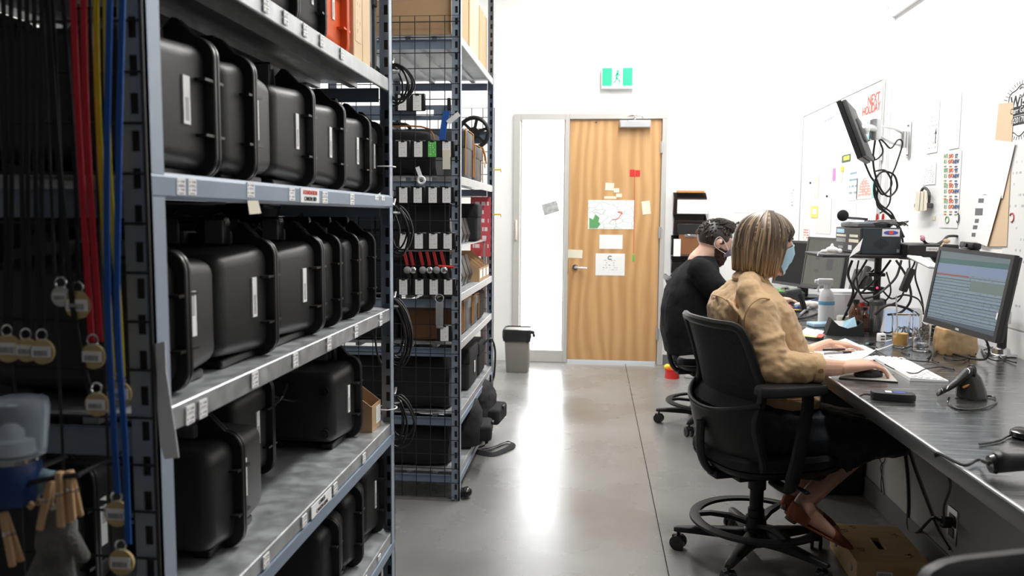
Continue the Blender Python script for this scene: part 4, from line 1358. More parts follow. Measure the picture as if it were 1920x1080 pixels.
def backpack(cx_, cy_, w, d, h, rz, label, z0=0.0):
    t = thing('backpack', label, 'backpack', (cx_, cy_, z0), rz)
    b = B().loft([((0, 0, zz * h), V((d / 2 * a, 0, 0)), V((0, w / 2 * a2, 0))) for zz, a, a2 in ((0.0, .8, .85), (0.05, 1, 1), (0.3, 1.05, 1.0), (0.65, .95, .95), (0.88, .75, .8), (1.0, .35, .45))], 24, 3.2)
    me = voxel(b, 0.010, 2, disp=[(0.10, 0.02)])
    for v in me.vertices:
        v.co.z = max(v.co.z, 0.002)
    part('body', me, M_blackf, t)
    me = voxel(B().box(d / 2 - 0.03, d / 2 + 0.05, -w * 0.36, w * 0.36, 0.04, h * 0.45, 0.02, 2), 0.008, 2)
    part('pocket', me, M_blackf, t)
    part('haul_loop', B().tube([(0, -0.04, h * 0.97), (-0.01, -0.03, h + 0.03), (-0.01, 0.03, h + 0.03), (0, 0.04, h * 0.97)], 0.007, 8, sm=4), M_blkband, t)
    part('buckle', B().box(d / 2 + 0.045, d / 2 + 0.058, -0.02, 0.02, h * 0.40, h * 0.46, 0.004), M_black, t)
    return t


bp1 = backpack(RX - 0.06, 4.01, 0.28, 0.20, 0.36, 0.1, 'black backpack leaning out at the near post of the far rack')
bp2 = backpack(RX - 0.06, 4.37, 0.32, 0.24, 0.38, -0.1, 'black backpack with a strap trailing on the floor, under the far rack')
for o in (bp1, bp2):
    o.location.z = lev2[5] + 0.001
bp1.scale = (1, 1, .68)
bp2.scale = (1, 1, .68)
e = [onz(x, y, 0.012) for x, y in ((885, 842), (900, 848), (925, 852), (955, 840), (962, 832), (950, 828), (925, 838), (905, 842))]
b = B()
pts = spline([V((RX - 0.02, e[0].y + 0.05, 0.16)), V((RX + 0.02, e[0].y, 0.05))] + e, 5)
rs = []
for k, p in enumerate(pts):
    a = pts[min(k + 1, len(pts) - 1)] - pts[max(0, k - 1)]
    side = V((-a.y, a.x, 0)).normalized() * 0.014 + V((0, 0, 0.006))
    rs.append([p + side + V((0, 0, .0015)), p - side + V((0, 0, .0015)), p - side - V((0, 0, .0015)), p + side - V((0, 0, .0015))])
b.rings(rs)
o = solo('trailing_strap', b, M_blkband, 'black backpack strap trailing onto the floor beside the far rack', 'strap')
c = onz(875, 922, 0.03)
solo('black_foot_cap', voxel(B().ball(c, 0.03, (0.9, 1.2, 0.8), 16).ball(c + V((-.03, 0.0, -.003)), 0.024), 0.004, 2), M_blackg, 'small glossy black rubber lump on the floor beside the far rack near post', 'cap')

# ================================================================== cable bundles at the far end of the near rack


def hank(x, z_top, lens, label, n=6, m=None, spread=0.02, seed=1, tail=None):
    rnd = random.Random(seed)
    t = thing('cable_hank', label, 'cable', (x, R1Y1 + 0.03, z_top), world_built=True, group='coiled cables on the near rack')
    for k in range(n):
        L_ = lens * rnd.uniform(0.85, 1.1)
        w = 0.018 + rnd.uniform(0.005, 0.022)
        x1 = x + rnd.uniform(-spread, spread)
        y1 = R1Y1 + 0.03 + rnd.uniform(-0.008, 0.022)
        pts = [V((x1, y1, z_top)), V((x1 + w * 0.9, y1, z_top - L_ * 0.2)), V((x1 + w * 1.4, y1 + 0.004, z_top - L_ * 0.6)), V((x1 + w * 0.7, y1 + 0.006, z_top - L_)), V((x1 - w * 0.6, y1 + 0.004, z_top - L_ * 0.95)), V((x1 - w, y1, z_top - L_ * 0.5)), V((x1 - w * 0.4, y1, z_top - L_ * 0.1))]
        part('cable_loop', B().tube(pts, 0.0032, 6, True, sm=5), m or M_black, t)
    part('tie', B().tube([V((x + 0.018 * math.cos(a), R1Y1 + 0.037 + 0.018 * math.sin(a), z_top - 0.02)) for a in [i * PI / 6 for i in range(12)]], 0.004, 6, True), M_white if seed % 2 else M_grey, t)
    part('hook', B().tube([(x - 0.0, R1Y1 - 0.004, z_top + 0.012), (x, R1Y1 + 0.04, z_top + 0.006), (x, R1Y1 + 0.055, z_top + 0.022)], 0.003, 6), M_chrome, t)
    return t


hank(RX - 0.010, 1.765, 0.11, 'black cable loops with white tie highest on the near rack end', 5, seed=1)
hank(RX - 0.008, 1.345, 0.14, 'grey and black cable loops on the near rack end level with the red straps', 6, seed=3)
hank(RX - 0.008, 1.06, 0.19, 'long thin black cable loops on the near rack end above the lower shelf', 7, seed=2)
hank(RX - 0.008, 0.76, 0.15, 'black cable loops low on the near rack end by the small cardboard box', 5, seed=4)
solo('zip_tie', B().tube([V((RX - 0.018 + 0.030 * math.cos(a), R1Y1 - 0.018 + 0.030 * math.sin(a), 1.46)) for a in [i * PI / 8 for i in range(16)]], 0.002, 6, True), M_white, 'white zip tie around the far post of the near rack beside the upper shelf', 'tie')
solo('zip_tie', B().tube([V((RX - 0.018 + 0.030 * math.cos(a), R1Y1 - 0.018 + 0.030 * math.sin(a), 0.735)) for a in [i * PI / 8 for i in range(16)]], 0.002, 6, True), M_white, 'white zip tie around the far post of the near rack above the lower shelf', 'tie')
# cables heaped inside the near rack at the far end of the shelves
rnd = random.Random(5)
for zz, nm, n in ((H3 - 0.20, 'under the middle shelf', 14), (H2 + 0.24, 'above the cases of the upper shelf', 7), (H2 - 0.09, 'above the cases of the middle shelf', 10)):
    b = B()
    for k in range(n):
        x, y = RX - 0.30 + rnd.uniform(-0.1, 0.1), rnd.uniform(1.75, 2.15)
        r = rnd.uniform(0.035, 0.07)
        b.tube([V((x + r * math.cos(a), y + r * 1.8 * math.sin(a), zz + 0.02 * math.sin(a * 2 + k) + rnd.uniform(0, 0.02))) for a in [i * PI / 6 for i in range(12)]], 0.0035, 5, True, sm=2)
    solo('cable_heap', b, M_black, 'tangle of black cables hung %s of the near rack' % nm, 'cables', kind='stuff')

# bin on the floor
c = onz(968, 700, 0)
t = thing('waste_bin', 'grey tapered waste bin with a black liner by the sidelight', 'bin', (c.x, c.y + 0.12, 0))
part('bin_body', B().rings([[V((x, y, z)) for x, y in rrect(-w, w, -d, d, 0.03, 4)] for w, d, z in ((0.088, 0.10, 0.0), (0.092, 0.104, 0.01), (0.108, 0.125, 0.36))]), mat('taupe_bin_plastic', (0.25, 0.235, 0.215), 0.55), t)
lr = []
for z, w, d, j in ((0.265, 0.111, 0.128, 0.004), (0.30, 0.118, 0.133, 0.006), (0.345, 0.122, 0.137, 0.004), (0.368, 0.118, 0.132, 0.002), (0.370, 0.104, 0.118, 0.002), (0.30, 0.095, 0.11, 0.003)):
    ring = rrect(-w, w, -d, d, 0.035, 6)
    lr.append([V((x + j * math.sin(k * 1.9 + z * 50), y + j * math.cos(k * 2.3), z + j * 1.2 * math.sin(k * 1.3) * (z < 0.34))) for k, (x, y) in enumerate(ring)])
part('bin_liner', B().rings(lr, cap=False), mat('black_bin_liner', (0.02, 0.02, 0.022), 0.3), t)
part('liner_knot', B().ball((0.128, -0.05, 0.34), 0.02, (1, 1, 0.8), 10).ball((0.14, -0.05, 0.315), 0.013, (1, .8, 1.4), 10), M_black, t)
# yellow clips on the far post
for i, (px, py) in enumerate(((925, 318), (925, 402))):
    c = at(px, py, R2Y1)
    t = solo('yellow_clip', B().tube([c + V((0, 0, 0)), c + V((0.045, 0, 0.0)), c + V((0.045, 0, -0.015))], 0.005, 6), M_yellow, 'yellow hook on the far rack post, %s of two' % ('upper' if i == 0 else 'lower'), 'hook')
# ================================================================== task chairs
M_chair = mat('chair_black_plastic', (0.013, 0.013, 0.014), 0.45, bump=0.06, bscale=350, spec=0.32)
M_cushion = mat('chair_seat_fabric', (0.014, 0.014, 0.016), 0.9, bump=0.3, bscale=400)


def mesh_fabric():
    m, N, L, P = new_mat('chair_mesh_fabric')
    P.inputs['Base Color'].default_value = (0.012, 0.012, 0.014, 1)
    P.inputs['Roughness'].default_value = 0.8
    tr = N.new('ShaderNodeBsdfTransparent')
    mx = N.new('ShaderNodeMixShader')
    tc = N.new('ShaderNodeTexCoord')
    ck = N.new('ShaderNodeTexVoronoi')
    ck.inputs['Scale'].default_value = 260
    L.new(tc.outputs['Object'], ck.inputs[0])
    k = mathn(N, L, 'LESS_THAN', ck.outputs['Distance'], 0.27)
    L.new(mathn(N, L, 'MULTIPLY', k, 0.8), mx.inputs[0])
    L.new(P.outputs[0], mx.inputs[1])
    L.new(tr.outputs[0], mx.inputs[2])
    L.new(mx.outputs[0], N['Material Output'].inputs['Surface'])
    return m


M_mesh = mesh_fabric()


def make_chair(label, loc, rz, leg0=0.0, group=None):
    t = thing('task_chair', label, 'chair', loc, rz, group)
    hub = B().lathe([(0, 0.055), (0.035, 0.055), (0.045, 0.07), (0.046, 0.115), (0.036, 0.125), (0, 0.125)], n=24)
    part('base_hub', hub, M_chair, t)
    for k in range(5):
        a = leg0 + k * 2 * PI / 5
        c, s = math.cos(a), math.sin(a)
        r0, r1 = 0.035, 0.298

        def q(r, w, z):
            return V((c * r - s * w, s * r + c * w, z))
        rs = []
        for r, w, z0, z1 in ((r0, 0.026, 0.066, 0.118), (0.12, 0.024, 0.076, 0.113), (0.23, 0.019, 0.076, 0.100), (r1, 0.016, 0.074, 0.092), (r1 + 0.012, 0.011, 0.075, 0.088)):
            rs.append([q(r, -w, z0), q(r, w, z0), q(r, w * 0.85, z1 - 0.004), q(r, w * 0.5, z1), q(r, -w * 0.5, z1), q(r, -w * 0.85, z1 - 0.004)])
        lg = part('base_leg', B().rings(rs), M_chair, t)
        p = q(r1 - 0.006, 0, 0)
        ca = a + 0.9 + k
        cs = B().cyl((p.x, p.y, 0.045), (p.x, p.y, 0.078), 0.006, n=10)
        cs.obox((p.x, p.y, 0.048), (math.cos(ca), math.sin(ca), 0), (0, 0, 1), 0.05, 0.020, 0.022, 0.006, 2)
        cst = part('caster', cs, M_chair, lg)
        for sgn in (-1, 1):
            n_ = V((-math.sin(ca), math.cos(ca), 0)) * sgn
            w0 = V((p.x, p.y, 0.0295)) + n_ * 0.009
            cs2 = B().cyl(w0, w0 + n_ * 0.013, 0.0295, n=20)
            cs2.cyl(w0 + n_ * 0.013, w0 + n_ * 0.0145, 0.012, n=12)
            part('wheel', cs2, M_blackg, lg)
    part('gas_column', B().cyl((0, 0, 0.12), (0, 0, 0.31), 0.026, n=20).cyl((0, 0, 0.12), (0, 0, 0.20), 0.033, 0.031, n=20).cyl((0, 0, 0.28), (0, 0, 0.33), 0.034, n=20), M_chair, t)
    ring = B()
    R, zr = 0.232, 0.158
    prof = [(-0.020, -0.006), (0.012, -0.009), (0.020, -0.004), (0.018, 0.004), (-0.006, 0.009), (-0.020, 0.006)]
    n = 48
    ring.rings([[V(((R + a) * math.cos(2 * PI * k / n), (R + a) * math.sin(2 * PI * k / n), zr + b)) for a, b in prof] for k in range(n)], closed=True)
    fr = part('foot_ring', ring, M_chair, t)
    for k in range(3):
        a = leg0 + 0.45 + k * 2 * PI / 3
        c, s = math.cos(a), math.sin(a)
        part('ring_spoke', B().rings([[V((c * r - s * w_, s * r + c * w_, z_)) for w_, z_ in ((-w, z - .008), (w, z - .008), (w * .7, z + .006), (-w * .7, z + .006))] for r, w, z in ((0.03, .02, .145), (0.10, .017, .163), (0.17, .015, .166), (0.222, .017, .158))]), M_chair, fr)
    part('ring_collar', B().cyl((0, 0, 0.13), (0, 0, 0.17), 0.042, 0.038, n=24), M_chair, fr)
    part('mechanism', B().box(-0.12, 0.09, -0.07, 0.07, 0.330, 0.382, 0.012, 2).box(-0.20, -0.08, -0.04, 0.04, 0.34, 0.375, 0.01, 2), M_chair, t)
    lv = part('height_lever', B().cyl((0.03, -0.07, 0.36), (0.03, -0.22, 0.352), 0.006).obox((0.03, -0.245, 0.351), (0, 1, 0), (0, 0, 1), 0.06, 0.022, 0.009, 0.003), M_chair, t)
    part('seat_pan', B().loft([((0.02, 0, z), V((0.235 * k, 0, 0)), V((0, 0.235 * k, 0))) for z, k in ((0.378, .78), (0.386, .93), (0.405, 1.0), (0.412, 1.0))], 36, 3.2), M_chair, t)
    part('seat_cushion', B().loft([((0.02, 0, z), V((0.238 * k, 0, 0)), V((0, 0.238 * k, 0))) for z, k in ((0.414, .97), (0.422, 1.0), (0.446, 1.0), (0.460, .95), (0.466, .80), (0.466, .3))], 36, 3.2), M_cushion, t)

    def bx(z):   # back line x at height z
        u = (z - 0.36) / 0.58
        return -0.150 - 0.045 * math.sin(u * PI) * (u < .5) - 0.105 * u * u - 0.01 * u

    def wy(z):
        u = (z - 0.36) / 0.58
        return 0.205 + 0.02 * math.sin(u * PI)

    def cur(y, z):  # wrap of the back toward the sitter at its edges
        return 0.055 * (y / 0.22) ** 2
    pts = []
    zs = [0.43, 0.50, 0.60, 0.70, 0.80, 0.89]
    for z in zs:
        pts.append(V((bx(z) + cur(wy(z), z), wy(z), z)))
    for y in (0.19, 0.10, 0.0, -0.10, -0.19):
        pts.append(V((bx(0.935) + cur(y, 0), y, 0.935 + 0.004 * (1 - (y / .2) ** 2))))
    for z in zs[::-1]:
        pts.append(V((bx(z) + cur(wy(z), z), -wy(z), z)))
    for y in (-0.12, 0.0, 0.12):
        pts.append(V((bx(0.41) + cur(y, 0), y, 0.405)))
    part('back_frame', B().tube(pts, 0.0145, 8, True, flat=1.25, sm=4), M_chair, t)
    rs = []
    for z in [0.405 + 0.53 * k / 12 for k in range(13)]:
        w = wy(z) * (0.9 if k in (0, 12) else 0.985)
        ring = [V((bx(z) + cur(y, z) + 0.004, y, z)) for y in [w * (-1 + 2 * j / 12) for j in range(13)]]
        back = [p + V((-0.0025, 0, 0)) for p in ring[::-1]]
        rs.append(ring + back)
    part('back_mesh', B().rings(rs), M_mesh, t)
    # lumbar shell wrapping the lower back
    rs = []
    for z, o, w in ((0.385, -0.005, 0.15), (0.405, 0.018, 0.215), (0.46, 0.03, 0.232), (0.54, 0.034, 0.238), (0.615, 0.034, 0.240)):
        out = [V((bx(max(z, .40)) - o + 0.10 * abs(y / 0.24) ** 2.6, y, z + (0.05 * (abs(y / .24) ** 2) if z > 0.6 else 0))) for y in [w * (-1 + 2 * j / 16) for j in range(17)]]
        inn = [p + V((0.008, 0, 0)) for p in out[::-1]]
        rs.append(out + inn)
    ls = part('lumbar_shell', B().rings(rs), M_chair, t)
    part('shell_rim', B().tube([V((bx(0.615) - 0.034 + 0.10 * abs(y / 0.24) ** 2.6 + 0.004, y, 0.617 + 0.05 * (abs(y / .24) ** 2))) for y in [0.24 * (-1 + 2 * j / 16) for j in range(17)]], 0.009, 8), M_chair, ls)
    part('back_spine', B().tube([(-0.12, 0, 0.36), (-0.20, 0, 0.365), (-0.245, 0, 0.44), (bx(.55) - 0.045, 0, 0.56)], 0.024, 10, flat=0.6, sm=4), M_chair, t)
    for s in (-1, 1):
        ap = B().tube([(-0.04, s * 0.17, 0.365), (-0.04, s * 0.26, 0.365), (-0.045, s * 0.292, 0.42), (-0.025, s * 0.295, 0.52), (0.0, s * 0.292, 0.66), (0.0, s * 0.290, 0.714)], [0.024, 0.026, 0.028, 0.027, 0.023, 0.023], 10, flat=0.62, sm=5)
        am = part('armrest_post', ap, M_chair, t)
        pd = B().loft([((-0.065, s * 0.29, z + 0.030), V((0.132 * k, 0, 0)), V((0, 0.046 * k, 0))) for z, k in ((0.683, .90), (0.688, 1.0), (0.708, 1.0), (0.716, .95), (0.718, .8))], 28, 3.6)
        part('armrest_pad', pd, M_chair, t)
    return t


WO, WA = V((0.64, 3.07, 0)), 0.36      # woman's chair
MO, MA = V((0.72, 5.05, 0)), 0.22      # man's chair
make_chair('black mesh-back task chair the woman in the tan jacket sits on', WO, WA, 0.08)
make_chair('black mesh-back task chair the man in the black shirt sits on', MO, MA, 0.25)
make_chair('black task chair close to the camera, only its blurred back top showing', (0.578, 0.655, 0), -PI / 2 + 0.12, 0.3)

# apple box under the woman's foot
hb_ = 0.098
bl, br, fr_, fL = onz(1567, 984, hb_), onz(1680, 984, hb_), onz(1733, 1055, hb_), onz(1613, 1062, hb_)
M_ply = mat('birch_plywood', (0.66, 0.44, 0.22), 0.55, col2=(0.54, 0.34, 0.16), scale=7, stretch=(1, 5, 1), detail=6)
ang = math.atan2((bl - fL).x * -1, (bl - fL).y)
bc = (bl + br + fr_ + fL) / 4
bw, bd = 0.255, ((bl - fL).length + (br - fr_).length) / 2
t = thing('apple_box', 'low plywood step box with a slot handle under the woman\'s foot', 'box', (min(bc.x, 1.297 - bw / 2 - 0.02), bc.y, 0), ang * 0.5)
sl = 0.055
b = B().box(-bw / 2, bw / 2, -bd / 2, bd / 2, hb_ - 0.014, hb_, 0.0)
tb = B()
for x0, x1, y0, y1 in ((-bw / 2, -0.016, -bd / 2, bd / 2), (0.016, bw / 2, -bd / 2, bd / 2), (-0.016, 0.016, -bd / 2, -sl), (-0.016, 0.016, sl, bd / 2)):
    tb.box(x0, x1, y0, y1, hb_ - 0.014, hb_)
part('top_board', tb, M_ply, t, False)
part('side_board', B().box(-bw / 2 + 0.001, bw / 2 - 0.001, -bd / 2 + 0.001, -bd / 2 + 0.015, 0.0, hb_ - 0.0145), M_ply, t, False)
part('side_board', B().box(-bw / 2 + 0.001, bw / 2 - 0.001, bd / 2 - 0.015, bd / 2 - 0.001, 0.0, hb_ - 0.0145), M_ply, t, False)
for s in (-1, 1):
    part('end_board', B().box(min(s * (bw / 2 - 0.001), s * (bw / 2 - 0.015)), max(s * (bw / 2 - 0.001), s * (bw / 2 - 0.015)), -bd / 2 + 0.0155, bd / 2 - 0.0155, 0.0, hb_ - 0.0145), M_ply, t, False)
part('dark_floor_board', B().box(-bw / 2 + 0.016, bw / 2 - 0.016, -bd / 2 + 0.016, bd / 2 - 0.016, 0.0, 0.006), M_case2, t, False)
for (y, z) in ((-bd / 2 + 0.07, 0.05), (bd / 2 - 0.09, 0.05)):
    part('finger_hole', B().cyl((-bw / 2 - 0.0008, y, z), (-bw / 2 + 0.002, y, z), 0.014, n=16), M_case2, t)
part('barcode_label', B().box(-0.06, -0.005, -bd / 2 - 0.0006, -bd / 2 + 0.0009, 0.050, 0.068), M_lblX, t, False)
for (x, y, l, a) in ((-0.09, 0.10, 0.05, 0.5), (-0.08, -0.08, 0.06, 0.3), (0.09, 0.08, 0.06, 1.2), (0.08, -0.11, 0.05, 0.9), (-0.05, 0.14, 0.04, 0.2)):
    b = B()
    for k in range(4):
        b.obox((x + 0.008 * math.sin(k * 2.1), y + k * 0.008, hb_ + 0.0003), (math.cos(a + k), math.sin(a + k), 0), (0, 0, 1), l * 0.4, 0.0015, 0.0006)
    part('pen_scribble', b, M_ink, t, False, kind='stuff')

# ================================================================== people
M_skin = mat('skin', (0.62, 0.36, 0.26), 0.5, sub=0.15, var=0.06, scale=30)
M_skinm = mat('skin_pale', (0.62, 0.39, 0.30), 0.5, sub=0.15, var=0.05, scale=30)
M_jacket = mat('tan_denim', (0.55, 0.365, 0.195), 0.85, var=0.10, scale=9, bump=0.25, bscale=500, sheen=0.2)
M_seam = mat('tan_seam_thread', (0.42, 0.26, 0.12), 0.85)
M_skirt = mat('navy_cloth', (0.010, 0.014, 0.022), 0.8, bump=0.2, bscale=300, sheen=0.15)
M_shoe = mat('rust_suede', (0.24, 0.065, 0.03), 0.85, bump=0.2, bscale=400)
M_mask = mat('surgical_mask_blue', (0.42, 0.66, 0.80), 0.8)
M_maskg = mat('mauve_mask_cloth', (0.22, 0.19, 0.27), 0.85)
M_tee = mat('black_cotton', (0.010, 0.010, 0.011), 0.95, bump=0.15, bscale=300, spec=0.2)
M_eye = mat('eye', (0.75, 0.73, 0.70), 0.2)
M_iris = mat('iris', (0.05, 0.035, 0.02), 0.2)


def hair_mat(name, root, tip, streak, lo=0.35, hi=0.9, k=0.55):
    m, N, L, P = new_mat(name)
    tc = N.new('ShaderNodeTexCoord')
    sp = N.new('ShaderNodeSeparateXYZ')
    L.new(tc.outputs['Generated'], sp.inputs[0])
    ge = N.new('ShaderNodeNewGeometry')
    mr = N.new('ShaderNodeMapRange')
    mr.inputs[1].default_value = lo
    mr.inputs[2].default_value = hi
    L.new(mathn(N, L, 'ADD', sp.outputs['Z'], mathn(N, L, 'MULTIPLY', mathn(N, L, 'SUBTRACT', ge.outputs['Random Per Island'], 0.5), k)), mr.inputs[0])
    c = mix(N, L, mr.outputs[0], tip, root)
    fr = mathn(N, L, 'FRACT', mathn(N, L, 'MULTIPLY', ge.outputs['Random Per Island'], 17.3))
    c2 = mix(N, L, mathn(N, L, 'MULTIPLY', mathn(N, L, 'GREATER_THAN', fr, 0.76), 0.7), c, streak)
    L.new(c2, P.inputs['Base Color'])
    P.inputs['Roughness'].default_value = 0.42
    P.inputs['Specular IOR Level'].default_value = 0.5
    return m


def frame(O, a):
    f = V((math.cos(a), math.sin(a), 0))
    l = V((-math.sin(a), math.cos(a), 0))

    def pl(px, py, ly):
        """point at lateral offset ly (to the sitter's left) seen at this picture point"""
        d = ray(px, py)
        Q = V((O.x, O.y, 0)) + l * ly
        s = (Q - V((CAM.x, CAM.y, 0))).dot(l) / d.dot(l)
        return CAM + d * s
    return f, l, pl


UZ = V((0, 0, 1))


def limb(b, pts, rs, n=14):
    """tapering limb with round joints through given centres"""
    pts = [V(p) for p in pts]
    P_, R_ = [], []
    sp = spline(pts, 4)
    for k, p in enumerate(sp):
        u = k / 4
        i = min(int(u), len(rs) - 2)
        R_.append(rs[i] + (rs[i + 1] - rs[i]) * (u - i))
        P_.append(p)
    prev = None
    rings = []
    for i, p in enumerate(P_):
        t = (P_[min(i + 1, len(P_) - 1)] - P_[max(i - 1, 0)]).normalized()
        x = t.cross(V((0.13, 0.97, 0.2))).normalized() if prev is None else (prev - t * prev.dot(t)).normalized()
        prev = x
        y = t.cross(x)
        rings.append([p + (x * math.cos(2 * PI * k / n) + y * math.sin(2 * PI * k / n)) * R_[i] for k in range(n)])
    b.rings(rings)
    b.ball(P_[0], R_[0] * 0.99, n=n)
    b.ball(P_[-1], R_[-1] * 0.99, n=n)


def hand(b, wrist, fwd, up, thumb_side, curl=0.35, s=1.0, spread=0.06):
    """palm with four unequal bent fingers and a thumb leaving the side of the palm; thumb_side is the +1/-1 sign along up x fwd"""
    x = V(fwd).normalized()
    z = V(up)
    z = (z - x * z.dot(x)).normalized()
    y = z.cross(x)
    w = V(wrist)

    def p(a, c, e):
        return w + (x * a + y * c * thumb_side + z * e) * s
    b.loft([(p(-0.012, 0, 0), y * 0.026 * s, z * 0.019 * s), (p(0.02, 0, 0.001), y * 0.031 * s, z * 0.018 * s), (p(0.055, 0.001, 0.003), y * 0.039 * s, z * 0.0145 * s), (p(0.080, 0.0, 0.003), y * 0.040 * s, z * 0.012 * s), (p(0.092, 0, 0.001), y * 0.036 * s, z * 0.009 * s)], 20, 2.6)
    for i, (off, ln, r) in enumerate(((0.031, 0.070, 0.0076), (0.0105, 0.078, 0.0079), (-0.0105, 0.073, 0.0076), (-0.031, 0.058, 0.0068))):
        a0 = (0.5 - i / 3) * 2 * spread
        dirs = []
        ang = 0.10
        cl_ = curl * (0.78, 0.92, 1.05, 1.2)[i]
        pts = [p(0.060, off * 0.9, 0.002), p(0.086, off, 0.002)]
        for seg, kk in ((0.46, 0.55), (0.30, 0.85), (0.24, 0.6)):
            ang += cl_ * kk
            d = (x * math.cos(ang) * math.cos(a0) + y * thumb_side * math.sin(a0) - z * math.sin(ang))
            pts.append(pts[-1] + d * ln * seg * s)
        for j in range(len(pts) - 1):
            ra = r * (1.05 - 0.07 * j) * s
            b.cyl(pts[j], pts[j + 1], ra, ra * 0.93, 10)
            b.ball(pts[j + 1], ra * 0.97, n=10)
    tp = [p(0.008, 0.016, -0.004), p(0.034, 0.038, -0.010), p(0.060, 0.050, -0.016), p(0.084, 0.052, -0.022)]
    for j, ra in enumerate((0.0145, 0.0105, 0.0090)):
        b.cyl(tp[j], tp[j + 1], ra * s, ra * 0.85 * s, 10)
        b.ball(tp[j + 1], ra * 0.87 * s, n=10)
    return p


def head(b, C, f, l, u, s=1.0, wide=1.0):
    """skull, brow, cheeks, nose, lips, jaw, ears around the skull centre C"""
    def q(a, c, e):
        return C + (f * a + l * c + u * e) * s
    R3 = Matrix((f, l, u)).transposed()
    b.ball(q(-0.008, 0, 0.018), 0.1 * s, (0.98, 0.765 * wide, 0.92), 28, rot=R3)
    b.loft([(q(0.020, 0, 0.035), f * 0.072 * s, l * 0.066 * wide * s), (q(0.022, 0, 0.0), f * 0.073 * s, l * 0.066 * wide * s), (q(0.026, 0, -0.035), f * 0.064 * s, l * 0.060 * wide * s), (q(0.032, 0, -0.070), f * 0.053 * s, l * 0.050 * wide * s), (q(0.044, 0, -0.100), f * 0.038 * s, l * 0.032 * wide * s), (q(0.052, 0, -0.110), f * 0.022 * s, l * 0.020 * s)], 24, 2.2)
    b.ball(q(0.078, 0, 0.030), 0.02 * s, (0.8, 2.2, 0.55), 14, rot=R3)
    for e in (-1, 1):
        b.ball(q(0.066, 0.036 * e, -0.018), 0.024 * s, (0.8, 0.9, 0.9), 14, rot=R3)
        er = q(-0.006, 0.074 * wide * e, -0.006)
        b.ball(er, 0.03 * s, (0.55, 0.28, 1.0), 14, rot=R3)
        b.ball(er + (f * 0.010 + l * 0.008 * e) * s, 0.012 * s, (0.7, 0.6, 1.6), 10, rot=R3)
        b.ball(q(0.006, 0.073 * wide * e, -0.032), 0.009 * s, n=8)
    b.cyl(q(0.088, 0, 0.018), q(0.112, 0, -0.022), 0.008 * s, 0.011 * s, 10)
    b.ball(q(0.108, 0, -0.024), 0.013 * s, n=10)
    for e in (-1, 1):
        b.ball(q(0.100, 0.011 * e, -0.028), 0.009 * s, n=8)
    b.ball(q(0.090, 0, -0.050), 0.011 * s, (0.8, 1.9, 0.5), 10, rot=R3)
    b.ball(q(0.088, 0, -0.061), 0.011 * s, (0.8, 1.7, 0.5), 10, rot=R3)
    b.ball(q(0.078, 0, -0.095), 0.018 * s, (1, 1.1, 0.9), 12, rot=R3)
    return q


def make_mask(parent, q, f, l, u, s, m, zt=-0.002, zb=-0.108, half=1.15):
    """pleated face mask shell over nose, mouth and chin"""
    outer, inner = [], []
    nv, nu = 12, 16
    for j in range(nv + 1):
        v = j / nv
        row, rin = [], []
        for i in range(nu + 1):
            a = (-1 + 2 * i / nu)
            th = a * half
            bulge = 0.024 * math.exp(-(a / 0.42) ** 2) * math.exp(-((v - 0.30) / 0.34) ** 2)
            rf = 0.104 + bulge - 0.022 * v * v + 0.0016 * math.cos(v * 26)
            rl = 0.078 - 0.012 * v
            edge = abs(a) ** 3
            zz = zt + (zb - zt) * v
            zz += (0.016 * (1 - abs(a)) if v < 0.5 else 0) * (1 - 2 * v) - edge * (zt - 0.022 - zz) * -0.45
            p = q(rf * math.cos(th) - 0.002, rl * math.sin(th) / math.sin(half), zz)
            row.append(p)
            rin.append(q((rf - 0.003) * math.cos(th) - 0.002, (rl - 0.002) * math.sin(th) / math.sin(half), zz))
        outer.append(row)
        inner.append(rin)
    rs = [o + i_[::-1] for o, i_ in zip(outer, inner)]
    mk = part('face_mask', B().rings(rs), m, parent)
    for e, i in ((-1, 0), (1, nu)):
        lp = B().tube([outer[2][i], q(0.02, 0.079 * e, 0.012), q(-0.014, 0.084 * e, 0.022), q(-0.028, 0.082 * e, -0.004), q(-0.014, 0.080 * e, -0.036), outer[nv - 3][i]], 0.0016, 6, sm=5)
        part('ear_loop', lp, M_white, mk)


